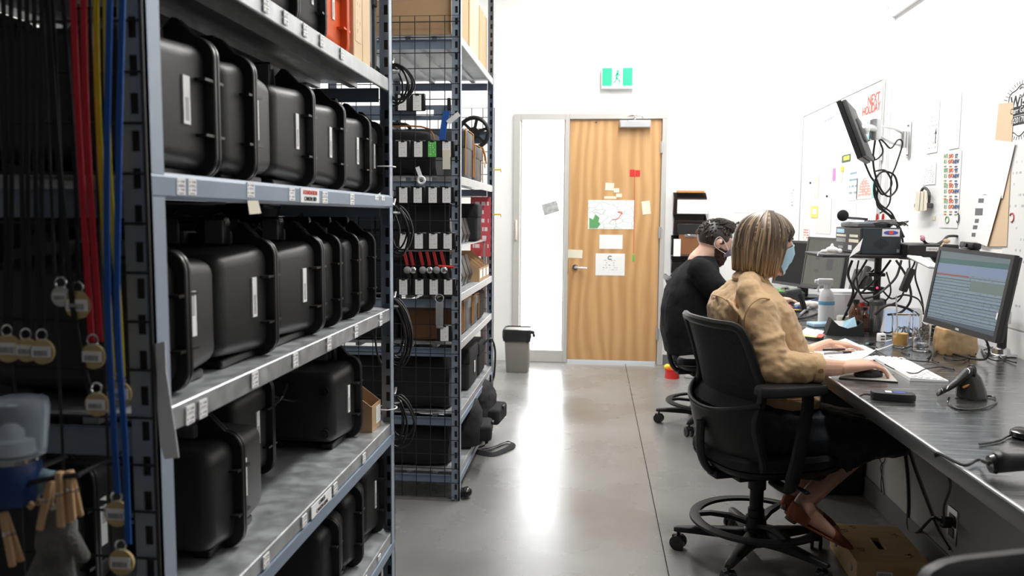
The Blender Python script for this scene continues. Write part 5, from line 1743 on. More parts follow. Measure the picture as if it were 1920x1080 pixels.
def locks(C, f, l, u, s, spec, n, seed, wd=0.013, th=0.0045, jit=0.35):
    """spec(phi) -> (length below the crown, outward flare) of a lock falling at angle phi from the front"""
    rnd = random.Random(seed)
    b = B()
    for k in range(n):
        phi = -PI + 2 * PI * (k + rnd.uniform(-.4, .4)) / n * 1.0
        lay = rnd.choice((0.0, 0.35, 0.7, 1.0))
        r = spec(phi)
        if r is None:
            continue
        zend, flare = r
        zend += rnd.uniform(-0.010, 0.022)
        zend *= 1
        pts = []
        m = 12
        e = 1 if l is None else 1
        for j in range(m + 1):
            t = j / m
            th_ = t * 1.0
            # descend over the ellipsoid, then hang
            ztop = 0.118 + 0.006 * lay
            z = ztop - (ztop - zend) * (t ** 1.35)
            zz = max(-1, min(1, (z - 0.018) / (0.098 + 0.006 * lay)))
            if z > 0.0:
                rr = math.sqrt(max(0, 1 - zz * zz))
            else:
                rr = 1.0 + flare * (-z) / 0.1
            rr = min(rr, 1.4)
            if t < 0.05:
                rr = 0.10 + lay * 0.1
            ax, ay = 0.103 + 0.010 * lay, 0.083 + 0.010 * lay
            ph = phi + 0.08 * math.sin(t * 5 + k) * jit
            a_, c_ = math.cos(ph) * ax * rr, math.sin(ph) * ay * rr
            if t > 0.75:
                a_ *= 1 - (t - .75) * 0.65
                c_ *= 1 - (t - .75) * 0.65
            pts.append(C + (f * (a_ - 0.008) + l * c_ + u * z) * s)
        rs = []
        w0 = wd * rnd.uniform(0.7, 1.2)
        for j, p in enumerate(pts):
            t = (pts[min(j + 1, m)] - pts[max(j - 1, 0)]).normalized()
            out = (p - (C - f * 0.008 * s))
            out = (out - t * out.dot(t)).normalized()
            side = t.cross(out)
            w = w0 * (0.55 + 0.9 * math.sin(min(1, 0.12 + j / m) * PI * 0.85)) * s
            if j == m:
                w *= 0.35
            rs.append([p + side * w + out * -th * 0.3 * s, p + side * w * .5 + out * th * s, p - side * w * .5 + out * th * s, p - side * w - out * th * 0.3 * s, p - out * th * s])
        b.rings(rs)
    return b


# ---------------------------------------------------------------- the woman
f, l, pl = frame(WO + V((-0.01, 0.02, 0)), 0.36)
wm = thing('person', 'person with a blond bob in tan jacket and blue mask using a computer mouse', 'person', (WO.x, WO.y, 0.44), world_built=True)
hf = f.copy()
hu = (UZ + hf * 0.10).normalized()
hf = hl_f = (hf - hu * hf.dot(hu)).normalized()
hl = hu.cross(hf)
HC = pl(1436, 459, 0)
b = B()
qh = head(b, HC, hf, hl, hu, 1.0)
limb(b, [pl(1404, 545, 0), pl(1410, 522, 0), pl(1428, 490, 0)], [0.060, 0.055, 0.056])
# trunk under the clothes, then legs
b.loft([(pl(1428, 815, 0), f * 0.09, l * 0.12), (pl(1444, 745, 0), f * 0.10, l * 0.13), (pl(1438, 690, 0), f * 0.11, l * 0.14), (pl(1420, 630, 0), f * 0.11, l * 0.155), (pl(1406, 580, 0), f * 0.09, l * 0.165), (pl(1402, 548, 0), f * 0.06, l * 0.10)], 24, 2.4)
RK, LK = pl(1640, 808, -0.13), pl(1630, 808, 0.10)
RA, LA = pl(1506, 944, -0.20), pl(1503, 905, 0.02)
limb(b, [pl(1430, 808, -0.08), pl(1530, 812, -0.10), RK], [0.055, 0.055, 0.050])
limb(b, [pl(1430, 808, 0.08), pl(1530, 808, 0.09), LK], [0.055, 0.055, 0.050])
limb(b, [RK, RK.lerp(RA, 0.30) + V((-0.005, 0, -0.012)), RK.lerp(RA, 0.65), RA], [0.046, 0.047, 0.040, 0.033])
limb(b, [LK, LK.lerp(LA, 0.30) + V((-0.005, 0, -0.012)), LK.lerp(LA, 0.65), LA], [0.055, 0.056, 0.043, 0.033])


def foot(b, ankle, heel, toe, s=1.0):
    ax = (toe - heel).normalized()
    sd = V((-ax.y, ax.x, 0)).normalized()
    up_ = ax.cross(sd) * -1 if ax.cross(sd).z < 0 else ax.cross(sd)
    L_ = (toe - heel).length
    secs = []
    for t, w, h, e in ((0.02, .020, .020, .018), (0.10, .028, .030, .026), (0.25, .030, .034, .034), (0.45, .033, .028, .026), (0.65, .037, .020, .018), (0.82, .036, .014, .013), (0.94, .024, .010, .009), (1.0, .010, .006, .006)):
        secs.append((heel + ax * L_ * t + up_ * e, sd * w, up_ * h))
    b.loft(secs, 20, 2.2)
    limb(b, [ankle, heel + ax * L_ * 0.20 + up_ * 0.045], [0.033, 0.033])
    return ax, sd, up_, L_


RH, RT_ = pl(1477, 962, -0.215), pl(1590, 1026, -0.265)
LH, LT_ = pl(1468, 944, 0.0), pl(1560, 985, 0.0)
fa = foot(b, RA, RH, RT_)
fb = foot(b, LA, LH, LT_)
# arms
RS, RE = pl(1422, 576, -0.155), pl(1450, 690, -0.245)
RW = pl(1579, 693, -0.300)
RW.z = max(RW.z, COUNTER + 0.037)
limb(b, [RS, RS.lerp(RE, .5), RE], [0.048, 0.044, 0.038])
limb(b, [RE, RE.lerp(RW, .35), RE.lerp(RW, .7), RW], [0.040, 0.042, 0.034, 0.0255])
hd = (pl(1630, 697, -0.315) - RW)
hd.z = 0.012
hand(b, RW + V((0.004, 0, 0)), hd, UZ + f * 0.06 - l * 0.12, 1, 0.47, 1.10, 0.17)
LS, LE = pl(1402, 578, 0.165), pl(1445, 695, 0.25)
LW = LE + f * 0.235 - l * 0.06
LW.z = COUNTER + 0.03
limb(b, [LS, LS.lerp(LE, .5), LE], [0.048, 0.044, 0.038])
limb(b, [LE, LE.lerp(LW, .35), LE.lerp(LW, .7), LW], [0.040, 0.042, 0.034, 0.0255])
hand(b, LW, f - l * 0.2 - UZ * 0.05, UZ, -1, 0.30, 0.98, 0.10)
part('body', voxel(b, 0.0027, 3), M_skin, wm)
for e in (-1, 1):
    ec = qh(0.0815, 0.031 * e, 0.010)
    ey = part('eye', B().ball(ec, 0.0125, n=14), M_eye, wm)
    part('iris', B().ball(ec + hf * 0.0072, 0.0065, n=10), M_iris, ey)
    part('eyebrow', B().tube([qh(0.093, 0.014 * e, 0.030), qh(0.092, 0.030 * e, 0.035), qh(0.080, 0.048 * e, 0.030)], 0.0028, 6, sm=3), mat('brow_hair', (0.16, 0.10, 0.06), 0.8), wm)
# jacket
b = B()
tors = [(752, 1450, .140, .180), (735, 1450, .152, .192), (700, 1443, .150, .188), (665, 1432, .150, .188), (630, 1419, .150, .193), (600, 1409, .144, .198), (575, 1404, .128, .200), (556, 1402, .104, .180), (540, 1404, .078, .125), (527, 1407, .062, .082)]
b.loft([(pl(x, y, 0), f * a, l * w) for y, x, a, w in tors], 32, 2.35)
limb(b, [pl(1404, 551, -0.10), RS + V((0, 0, -0.004)), RS.lerp(RE, .33) + V((-0.005, 0, 0)), RS.lerp(RE, .68), RE + V((-0.004, 0, 0.002))], [0.046, 0.062, 0.066, 0.063, 0.056], 18)
limb(b, [pl(1404, 551, 0.10), LS], [0.046, 0.060], 18)
limb(b, [pl(1404, 528, -0.05), pl(1404, 548, -0.12)], [0.040, 0.045], 18)
limb(b, [pl(1404, 528, 0.05), pl(1404, 548, 0.12)], [0.040, 0.045], 18)
CU = RE.lerp(RW, 0.60)
limb(b, [RE, RE.lerp(CU, .5) + V((0, 0, 0.002)), CU], [0.056, 0.056, 0.046], 18)
limb(b, [LS + V((0, 0, -0.005)), LS.lerp(LE, .5), LE], [0.066, 0.066, 0.056], 18)
CL = LE.lerp(LW, 0.60)
limb(b, [LE, CL], [0.056, 0.047], 18)
# fold ridges: diagonal rolls across the back, sleeve crook and waist
rnd = random.Random(11)
folds = [((1345, 600, -.10), (1375, 660, -.15), .014), ((1352, 640, -.08), (1395, 705, -.13), .016), ((1372, 690, -.08), (1425, 735, -.14), .014), ((1362, 560, -.06), (1395, 600, -.17), .010), ((1478, 600, -.08), (1500, 660, -.10), .016), ((1490, 660, -.08), (1515, 715, -.12), .016)]
for (a0, a1, r) in folds:
    b.cyl(pl(*a0), pl(*a1), r, r * 0.6, 10)
d = (RE - RS).normalized()
for t_, r in ((0.55, .0665), (0.70, .0655), (0.84, .063), (0.97, .061)):
    c_ = RS.lerp(RE, t_)
    b.tube([c_ + (f * math.cos(a) + (d.cross(f)).normalized() * math.sin(a)) * (r - 0.007) + d * 0.018 * math.sin(a + t_ * 9) for a in [k * PI / 8 for k in range(16)]], 0.010, 8, True)
jm = voxel(b, 0.0055, 7, disp=[(0.09, 0.018), (0.035, 0.010)])
jk = part('jacket', jm, M_jacket, wm)
# collar, cuff, waistband, pocket flap, seams, buttons
cl = []
for k in range(20):
    a = 2 * PI * k / 20
    c_ = pl(1409, 523, 0)
    lift = 0.010 * (math.cos(a) < 0) + 0.012
    cl.append(c_ + f * math.cos(a) * 0.054 + l * math.sin(a) * 0.066 + UZ * (lift - 0.012 - 0.022 * max(0, math.cos(a))))
part('collar', B().tube(cl, 0.013, 8, True, flat=1.5, sm=2), M_jacket, jk)
cd = (RW - RE).normalized()
sx_ = cd.cross(UZ).normalized()
sy_ = sx_.cross(cd)
for kx_, (t_, rr) in enumerate(((0.575, 0.047), (0.66, 0.049))):
    pass
rs = []
for t_, rr in ((0.53, 0.046), (0.54, 0.052), (0.60, 0.054), (0.68, 0.052), (0.69, 0.046), (0.66, 0.040)):
    c_ = RE.lerp(RW, t_)
    rs.append([c_ + (sx_ * math.cos(2 * PI * k / 24) + sy_ * math.sin(2 * PI * k / 24)) * (rr + 0.0016 * math.sin(k * 1.3 + t_ * 20)) for k in range(24)])
part('rolled_cuff', B().rings(rs, cap=False), M_jacket, jk)
part('cuff_button', B().cyl(RE.lerp(RW, .60) - sx_ * -0.053, RE.lerp(RW, .60) - sx_ * -0.057, 0.008, n=14), mat('bronze_button', (0.30, 0.17, 0.09), 0.35, 0.7), jk)


def on_torso(py, ang, out=0.0):
    """point on the jacket trunk at picture height py, ang from the front toward the right side"""
    ys = [t_[0] for t_ in tors]
    for i in range(len(tors) - 1):
        if tors[i][0] >= py >= tors[i + 1][0]:
            u = (tors[i][0] - py) / (tors[i][0] - tors[i + 1][0])
            x = tors[i][1] + (tors[i + 1][1] - tors[i][1]) * u
            a = tors[i][2] + (tors[i + 1][2] - tors[i][2]) * u
            w = tors[i][3] + (tors[i + 1][3] - tors[i][3]) * u
            return pl(x, py, 0) + f * math.cos(ang) * (a + out) - l * math.sin(ang) * (w + out)


for nm, pts in (('back_yoke_seam', [on_torso(y, a, 0.009) for y, a in ((556, PI * 1.15), (556, PI), (562, PI * .90), (572, PI * .80), (582, PI * .70))]),
                ('armhole_seam', [pl(1398, 620, -.205), pl(1396, 596, -.215), pl(1406, 574, -.222), pl(1424, 560, -.218), pl(1443, 561, -.205)]),
                ('back_panel_seam', [on_torso(y, PI * (.80 + 0.04 * i), 0.009) for i, y in enumerate((575, 620, 665, 705, 740))]),
                ('waistband_seam', [on_torso(728, a, 0.004) for a in [PI * (.35 + .1 * k) for k in range(9)]])):
    part(nm, B().tube(pts, 0.0026, 6, sm=4), M_seam, jk)
sd_ = (RE - RS).normalized()
pf = pl(1484, 606, -0.10)
part('pocket_flap', B().obox(pf, (0.55, 0.0, -0.8), l * -1 + f * 0.6, 0.055, 0.03, 0.006, 0.002), M_jacket, jk)
hb2 = pl(1396, 726, -0.15)
part('waist_button', B().cyl(on_torso(728, PI * .64, 0.004), on_torso(728, PI * .64, 0.010), 0.010, n=16), mat('brass_button', (0.40, 0.24, 0.10), 0.35, 0.8), jk)
# skirt
b = B()
b.loft([(pl(1446, 738, 0), f * 0.135, l * 0.17), (pl(1440, 770, 0), f * 0.155, l * 0.19), (pl(1434, 808, 0), f * 0.16, l * 0.195), (pl(1432, 838, 0), f * 0.14, l * 0.18)], 28, 2.6)
kn = (RK + LK) / 2
hp = pl(1440, 800, 0)
secs = []
for t_, h, w in ((0.0, .105, .185), (0.25, .100, .190), (0.5, .092, .195), (0.75, .084, .20), (0.95, .076, .205), (1.05, .060, .20)):
    secs.append((hp.lerp(kn, t_) + V((0, 0, -0.006)), UZ * h, l * w))
b.loft(secs, 28, 2.8)
# the long skirt falls from the knee in a wedge down behind the calves
hem1, hem2 = pl(1668, 822, -0.16), pl(1522, 900, -0.14)
for ly in (-0.15, -0.08, 0.0, 0.08, 0.15):
    b.loft([(pl(1470, 820, ly), f * 0.09 - UZ * 0.0, l * 0.05), (pl(1515, 858, ly), f * 0.090 + UZ * 0.045, l * 0.05), (pl(1530, 882, ly), f * 0.060 + UZ * 0.028, l * 0.05)], 16)
    b.loft([(pl(1560, 838, ly), f * 0.10 + UZ * 0.03, l * 0.05), (pl(1540, 874, ly), f * 0.055 + UZ * 0.025, l * 0.05)], 16)
    limb(b, [pl(1440, 812, ly), pl(1540, 830, ly), pl(1640, 812, ly)], [0.080, 0.085, 0.050])
rs = []
for ly in (-0.205, -0.16, 0.0, 0.12, 0.18):
    k_ = 0.97 if ly in (-0.205, 0.18) else 1.0
    pq = [pl(x, y, -0.12) + l * (ly + 0.12) for x, y in ((1450, 772), (1540, 768), (1632, 786), (1682, 806), (1682, 817), (1612, 850), (1540, 888), (1500, 892), (1462, 868))]
    cq = sum(pq, V((0, 0, 0))) / len(pq)
    rs.append([cq + (p - cq) * k_ for p in pq])
b.rings(rs)
me = voxel(b, 0.008, 6, disp=[(0.07, 0.020), (0.03, 0.006)])
sk = part('skirt', me, M_skirt, wm)
part('skirt_hem', B().tube([pl(1655, 832, -0.18), pl(1600, 862, -0.19), pl(1545, 893, -0.18), pl(1522, 900, -0.12)], 0.007, 8, sm=4), M_skirt, sk)


def shoe(parent, heel, toe, fr, nm, ankle_up):
    ax, sd, up_, L_ = fr
    b = B()
    # toe cap, sole and heel cup: open flat pump
    b.loft([(heel + ax * L_ * t_ + up_ * e, sd * w, up_ * h) for t_, w, h, e in ((0.66, .0405, .0235, .016), (0.80, .0400, .0185, .0125), (0.92, .030, .014, .010), (1.02, .016, .009, .006), (1.07, .004, .004, .004))], 20, 2.4)
    b.loft([(heel + ax * L_ * t_ + up_ * e, sd * w, up_ * h) for t_, w, h, e in ((-0.01, .022, .004, -.004), (0.10, .032, .005, -.006), (0.35, .032, .005, -.006), (0.62, .040, .005, -.004), (0.85, .038, .005, -.002), (1.02, .014, .004, 0.0))], 20, 3)
    part(nm, b, M_shoe, parent)
    rs = []
    for e, k in ((-0.004, 1.0), (0.02, 1.06), (0.045, 1.04)):
        ring = []
        for a in [PI * 0.5 + PI * j / 12 for j in range(13)]:
            ring.append(heel + ax * (L_ * 0.14 + math.cos(a) * 0.040 * k + (0.03 if abs(math.cos(a)) < .3 else 0)) + sd * math.sin(a) * 0.034 * k + up_ * (e - (0.018 if abs(math.cos(a)) < .35 and e > .03 else 0)))
        inn = [p - (p - (heel + ax * L_ * 0.14 + up_ * e)).normalized() * 0.003 for p in ring[::-1]]
        rs.append(ring + inn)
    part('heel_cup', B().rings(rs), M_shoe, parent)
    part('heel_block', B().loft([(heel + ax * 0.025 + up_ * -0.008, ax * 0.022, sd * 0.024), (heel + ax * 0.022 - up_ * 0.022, ax * 0.019, sd * 0.021)], 14, 2.5), mat('dark_heel', (0.09, 0.05, 0.03), 0.6), parent)


shoe(wm, RH, RT_, fa, 'right_shoe', None)
shoe(wm, LH, LT_, fb, 'left_shoe', None)
make_mask(wm, qh, hf, hl, hu, 1.0, M_mask)


def bob(phi):
    d = abs(phi)
    if d < 1.22:
        return (0.024 + 0.012 * math.cos(phi * 2), 0.05)
    if d < 1.45:
        return (-0.06 - 0.05 * (d - 1.22) / .23, 0.05)
    return (-0.112 - 0.022 * math.cos(phi * 0.9), 0.10)


hb_b = locks(HC, hf, hl, hu, 1.02, bob, 620, 4, wd=0.0052, th=0.0032)
base = B().ball(HC - hf * 0.014 + hu * 0.024, 0.1, (1.0, 0.84, 0.92), 28, rot=Matrix((hf, hl, hu)).transposed())
base.loft([(HC - hf * 0.034 + hu * z, hf * a, hl * w) for z, a, w in ((0.03, .072, .082), (-0.03, .072, .084), (-0.08, .070, .082), (-0.108, .060, .070))], 24, 2.3)
hair = part('hair', hb_b, hair_mat('highlighted_bob_hair', (0.075, 0.05, 0.034), (0.42, 0.25, 0.115), (0.44, 0.31, 0.18), 0.0, 0.56, 0.45), wm)
part('hair_underlayer', base, mat('hair_under', (0.17, 0.11, 0.065), 0.6, col2=(0.34, 0.22, 0.12), scale=14, stretch=(3, 3, 0.3)), wm)

# ---------------------------------------------------------------- the man
fm, lm, pm = frame(MO + V((0, -0.12, 0)), 0.18)
mn = thing('person', 'bearded person in black short-sleeved shirt hunched over the far end of the counter', 'person', (MO.x, MO.y, 0.44), world_built=True)
mu = (UZ + fm * 0.38).normalized()
mf = (fm - mu * fm.dot(mu)).normalized()
ml = mu.cross(mf)
MC = pm(1341, 452, 0)
b = B()
qm = head(b, MC, mf, ml, mu, 1.08, 1.04)
limb(b, [pm(1310, 490, 0), pm(1320, 478, 0), pm(1334, 464, 0)], [0.068, 0.063, 0.060])
b.loft([(pm(1296, 660, 0), fm * 0.13, lm * 0.16), (pm(1294, 600, 0), fm * 0.14, lm * 0.18), (pm(1300, 540, 0), fm * 0.13, lm * 0.19), (pm(1310, 505, 0), fm * 0.08, lm * 0.16)], 24, 2.4)
MSh, ME = pm(1312, 507, -0.20), pm(1352, 552, -0.28)
MW = onz(1455, 562, COUNTER + 0.03)
limb(b, [MSh, MSh.lerp(ME, .5), ME], [0.058, 0.052, 0.044])
limb(b, [ME, ME.lerp(MW, .4), MW], [0.046, 0.043, 0.028])
hand(b, MW, (1, -0.05, 0.0), UZ, 1, 0.5, 1.05, 0.05)
MS2, ME2 = pm(1312, 507, 0.20), pm(1365, 562, 0.26)
MW2 = V((MW.x - 0.06, MW.y + 0.32, MW.z))
limb(b, [MS2, MS2.lerp(ME2, .5), ME2], [0.058, 0.052, 0.044])
limb(b, [ME2, ME2.lerp(MW2, .4), MW2], [0.046, 0.043, 0.028])
hand(b, MW2, (1, -0.3, 0), UZ, -1, 0.5, 1.05, 0.05)
for s in (-1, 1):
    hp_ = pm(1298, 655, 0.10 * s)
    kn_ = hp_ + fm * 0.42 + V((0, 0, 0.02))
    an_ = V((kn_.x - 0.10, kn_.y, 0.11))
    limb(b, [hp_, hp_.lerp(kn_, .5), kn_], [0.095, 0.085, 0.065])
    limb(b, [kn_, kn_.lerp(an_, .35), an_], [0.064, 0.062, 0.042])
part('body', voxel(b, 0.0055, 3), M_skinm, mn)
b = B()
b.loft([(pm(1296, 662, 0), fm * 0.155, lm * 0.20), (pm(1292, 620, 0), fm * 0.165, lm * 0.21), (pm(1292, 580, 0), fm * 0.165, lm * 0.215), (pm(1297, 545, 0), fm * 0.158, lm * 0.22), (pm(1304, 518, 0), fm * 0.135, lm * 0.22), (pm(1311, 500, 0), fm * 0.105, lm * 0.19), (pm(1316, 487, 0), fm * 0.078, lm * 0.12), (pm(1319, 479, 0), fm * 0.064, lm * 0.085)], 30, 2.3)
limb(b, [MSh, MSh.lerp(ME, .45), MSh.lerp(ME, .80)], [0.078, 0.076, 0.070], 16)
limb(b, [MS2, MS2.lerp(ME2, .45), MS2.lerp(ME2, .80)], [0.078, 0.076, 0.070], 16)
part('tee_shirt', voxel(b, 0.009, 5, disp=[(0.10, 0.018)]), M_tee, mn)
b = B()
for s in (-1, 1):
    hp_ = pm(1298, 655, 0.10 * s)
    kn_ = hp_ + fm * 0.42 + V((0, 0, 0.02))
    an_ = V((kn_.x - 0.10, kn_.y, 0.14))
    limb(b, [hp_, hp_.lerp(kn_, .5), kn_], [0.110, 0.096, 0.076])
    limb(b, [kn_, kn_.lerp(an_, .5), an_], [0.076, 0.068, 0.060])
part('trousers', voxel(b, 0.012, 4, disp=[(0.08, 0.015)]), M_tee, mn)
for s in (-1, 1):
    kn_ = pm(1298, 655, 0.10 * s) + fm * 0.42
    b = B().loft([((kn_.x - 0.14, kn_.y, z), V((w, 0, 0)), V((0, 0.04, 0))) for z, w in ((0.075, 0.05), (0.12, 0.05))], 14)
    b.loft([((kn_.x - 0.16 + 0.27 * t_, kn_.y, 0.035 + h), V((0, w, 0)), UZ * h) for t_, w, h in ((0, .03, .03), (.3, .042, .04), (.7, .046, .03), (1, .03, .018))], 16, 2.5)
    part('shoe', b, M_black, mn)
R3 = Matrix((mf, ml, mu)).transposed()
# short dark hair, longer on top
rnd = random.Random(3)
b = B()
for k in range(460):
    ph, th = rnd.uniform(-PI, PI), rnd.uniform(0.0, 1.75)
    if abs(ph) < 0.95 and th > 0.92:
        continue
    if abs(ph) < 1.75 and th > 1.25:
        continue
    n_ = V((math.sin(th) * math.cos(ph), math.sin(th) * math.sin(ph), math.cos(th)))
    top = max(0, 1 - th / 1.0)
    p0 = MC + (mf * (n_.x * 0.103 - 0.008) + ml * n_.y * 0.086 + mu * (n_.z * 0.098 + 0.018)) * 1.08
    comb = (mf * (0.9 if th < 0.9 else -0.2) + mu * -0.5 * (th > 0.9))
    nn = (mf * n_.x + ml * n_.y + mu * n_.z)
    ln = 0.012 + 0.024 * top
    p1 = p0 + nn * ln * 0.5 + comb * ln * 0.6
    p2 = p0 + nn * ln * 0.6 + comb * ln * 1.5
    b.tube([p0 - nn * 0.006, p1, p2], [0.0075, 0.0065, 0.002], 5)
b.ball(MC + mu * 0.026 - mf * 0.014, 0.1 * 1.08, (1.0, 0.84, 0.92), 20, rot=R3)
part('hair', b, hair_mat('short_dark_hair', (0.022, 0.016, 0.013), (0.05, 0.034, 0.026), (0.035, 0.025, 0.02)), mn)
b = B()
b.loft([(qm(0.026, 0, -0.030), mf * 0.066 * 1.1, ml * 0.072 * 1.1), (qm(0.034, 0, -0.070), mf * 0.058 * 1.15, ml * 0.058 * 1.1), (qm(0.050, 0, -0.108), mf * 0.042 * 1.15, ml * 0.038 * 1.1), (qm(0.058, 0, -0.128), mf * 0.022, ml * 0.02)], 20)
part('beard', voxel(b, 0.005, 2, disp=[(0.008, 0.010)]), mat('brown_beard', (0.055, 0.028, 0.018), 0.85, bump=0.5, bscale=250), mn)
for e in (-1, 1):
    ec = qm(0.0815, 0.031 * e, 0.010)
    part('eye', B().ball(ec, 0.0125, n=12), M_eye, mn)
    part('eyebrow', B().tube([qm(0.094, 0.012 * e, 0.030), qm(0.092, 0.030 * e, 0.035), qm(0.080, 0.048 * e, 0.030)], 0.0036, 6, sm=3), mat('dark_brow', (0.03, 0.02, 0.015), 0.8), mn)
    part('earbud', B().ball(qm(0.004, 0.084 * e, -0.010), 0.008, n=10), M_black, mn)
make_mask(mn, qm, mf, ml, mu, 1.08, M_maskg, zt=-0.012, zb=-0.080, half=0.85)
# ================================================================== on the counter
CZ = COUNTER + 0.0006


def basis(n, roll=0.0):
    n = V(n).normalized()
    r = UZ.cross(n).normalized()
    u = n.cross(r)
    r2 = r * math.cos(roll) + u * math.sin(roll)
    return n, r2, n.cross(r2)


def box_in(b, c, r, u, n, r0, r1, u0, u1, n0, n1, bev=0.0):
    M = Matrix(((r.x, u.x, n.x, c.x), (r.y, u.y, n.y, c.y), (r.z, u.z, n.z, c.z), (0, 0, 0, 1)))
    return b.box(r0, r1, u0, u1, n0, n1, bev, 1 if bev < 0.004 else 2, M)


def screen_mat(name, kind):
    m, N, L, P = new_mat(name)
    tc = N.new('ShaderNodeTexCoord')
    sp = N.new('ShaderNodeSeparateXYZ')
    L.new(tc.outputs['Generated'], sp.inputs[0])
    U, W = sp.outputs['Y'], sp.outputs['Z']
    # left of the picture is far from the camera: high Y
    if kind == 'table':
        rows_ = mathn(N, L, 'FRACT', mathn(N, L, 'MULTIPLY', W, 24))
        dark = mathn(N, L, 'LESS_THAN', rows_, 0.22)
        c = mix(N, L, dark, (0.30, 0.38, 0.46), (0.07, 0.11, 0.14))
        alt = mathn(N, L, 'LESS_THAN', mathn(N, L, 'FRACT', mathn(N, L, 'MULTIPLY', W, 12)), 0.5)
        c = mix(N, L, mathn(N, L, 'MULTIPLY', alt, 0.4), c, (0.22, 0.30, 0.30))
        nz = N.new('ShaderNodeTexNoise')
        nz.inputs['Scale'].default_value = 26
        L.new(tc.outputs['Generated'], nz.inputs[0])
        c = mix(N, L, mathn(N, L, 'MULTIPLY', mathn(N, L, 'GREATER_THAN', nz.outputs[0], 0.62), 0.35), c, (0.12, 0.15, 0.17))
        for lo, hi, col in ((0.70, 0.83, (0.28, 0.36, 0.52)), (0.83, 0.90, (0.09, 0.19, 0.19)), (0.90, 1.0, (0.20, 0.25, 0.27)), (0.0, 0.07, (0.10, 0.13, 0.16))):
            k = mathn(N, L, 'MULTIPLY', mathn(N, L, 'GREATER_THAN', W, lo), mathn(N, L, 'LESS_THAN', W, hi))
            c = mix(N, L, k, c, col)
        k = mathn(N, L, 'MULTIPLY', mathn(N, L, 'MULTIPLY', mathn(N, L, 'GREATER_THAN', W, 0.675), mathn(N, L, 'LESS_THAN', W, 0.69)), mathn(N, L, 'GREATER_THAN', U, 0.5))
        c = mix(N, L, k, c, (0.50, 0.10, 0.08))
        k = mathn(N, L, 'MULTIPLY', mathn(N, L, 'MULTIPLY', mathn(N, L, 'GREATER_THAN', W, 0.50), mathn(N, L, 'LESS_THAN', W, 0.64)), mathn(N, L, 'LESS_THAN', U, 0.46))
        c = mix(N, L, k, c, (0.20, 0.27, 0.25))
    else:
        nz = N.new('ShaderNodeTexBrick')
        nz.inputs['Scale'].default_value = 5
        nz.inputs['Color1'].default_value = (0.20, 0.21, 0.16, 1)
        nz.inputs['Color2'].default_value = (0.17, 0.18, 0.14, 1)
        nz.inputs['Mortar'].default_value = (0.15, 0.16, 0.125, 1)
        L.new(tc.outputs['Generated'], nz.inputs[0])
        c = nz.outputs[0]
        for u0, u1, w0, w1 in ((.25, .42, .35, .60), (.62, .72, .55, .65), (.60, .70, .28, .34)):
            k = mathn(N, L, 'MULTIPLY', mathn(N, L, 'MULTIPLY', mathn(N, L, 'GREATER_THAN', W, w0), mathn(N, L, 'LESS_THAN', W, w1)), mathn(N, L, 'MULTIPLY', mathn(N, L, 'GREATER_THAN', U, u0), mathn(N, L, 'LESS_THAN', U, u1)))
            c = mix(N, L, k, c, (0.10, 0.09, 0.09))
    P.inputs['Base Color'].default_value = (0.01, 0.01, 0.01, 1)
    L.new(c, P.inputs['Emission Color'])
    P.inputs['Emission Strength'].default_value = 0.62 if kind == 'table' else 0.42
    P.inputs['Roughness'].default_value = 0.4
    P.inputs['Specular IOR Level'].default_value = 0.2
    return m


def monitor(label, c, n, w, h, roll, scr, bez=0.016, deep=0.035):
    n, r, u = basis(n, roll)
    c = V(c)
    t = thing('monitor', label, 'monitor', tuple(c), world_built=True)
    b = B()
    for a in ((-w / 2, w / 2, h / 2 - bez, h / 2), (-w / 2, w / 2, -h / 2, -h / 2 + bez * 1.3), (-w / 2, -w / 2 + bez, -h / 2 + bez * 1.3, h / 2 - bez), (w / 2 - bez, w / 2, -h / 2 + bez * 1.3, h / 2 - bez)):
        box_in(b, c, r, u, n, *a, -deep * 0.5, 0.0)
    part('bezel', b, M_black, t, False)
    box_in(bb := B(), c, r, u, n, -w / 2 + bez, w / 2 - bez, -h / 2 + bez * 1.3, h / 2 - bez, -0.008, -0.003)
    part('screen', bb, scr, t, False)
    box_in(bb := B(), c, r, u, n, -w / 2 + 0.003, w / 2 - 0.003, -h / 2 + 0.003, h / 2 - 0.003, -deep, -deep * 0.5 - 0.0005, 0.006)
    part('back_shell', bb, M_dgrey, t)
    box_in(bb := B(), c, r, u, n, -0.06, 0.06, -0.06, 0.06, -deep - 0.014, -deep - 0.0002, 0.004)
    part('mount_plate', bb, M_grey_pl, t)
    return t, n, r, u, c


M_scr1 = screen_mat('spreadsheet_screen', 'table')
M_scr2 = screen_mat('olive_window_screen', 'win')
M_scr3 = mat('dark_screen', (0.008, 0.008, 0.009), 0.5, spec=0.15)
m1, n1, r1, u1, c1_ = monitor('large monitor with a blue-grey table on screen at the near end of the counter', (1.385, 3.131, 1.05), (-0.981, -0.126, 0.147), 0.47, 0.31, -0.026, M_scr1)
text('maker_mark', 'DELL', 0.011, c1_ - u1 * 0.146 + n1 * 0.0006 + r1 * 0.005, r1, u1, M_white, m1)
part('front_sticker', box_in(B(), c1_, r1, u1, n1, 0.212, 0.219, -0.075, -0.050, 0.0002, 0.0012), M_white, m1, False)
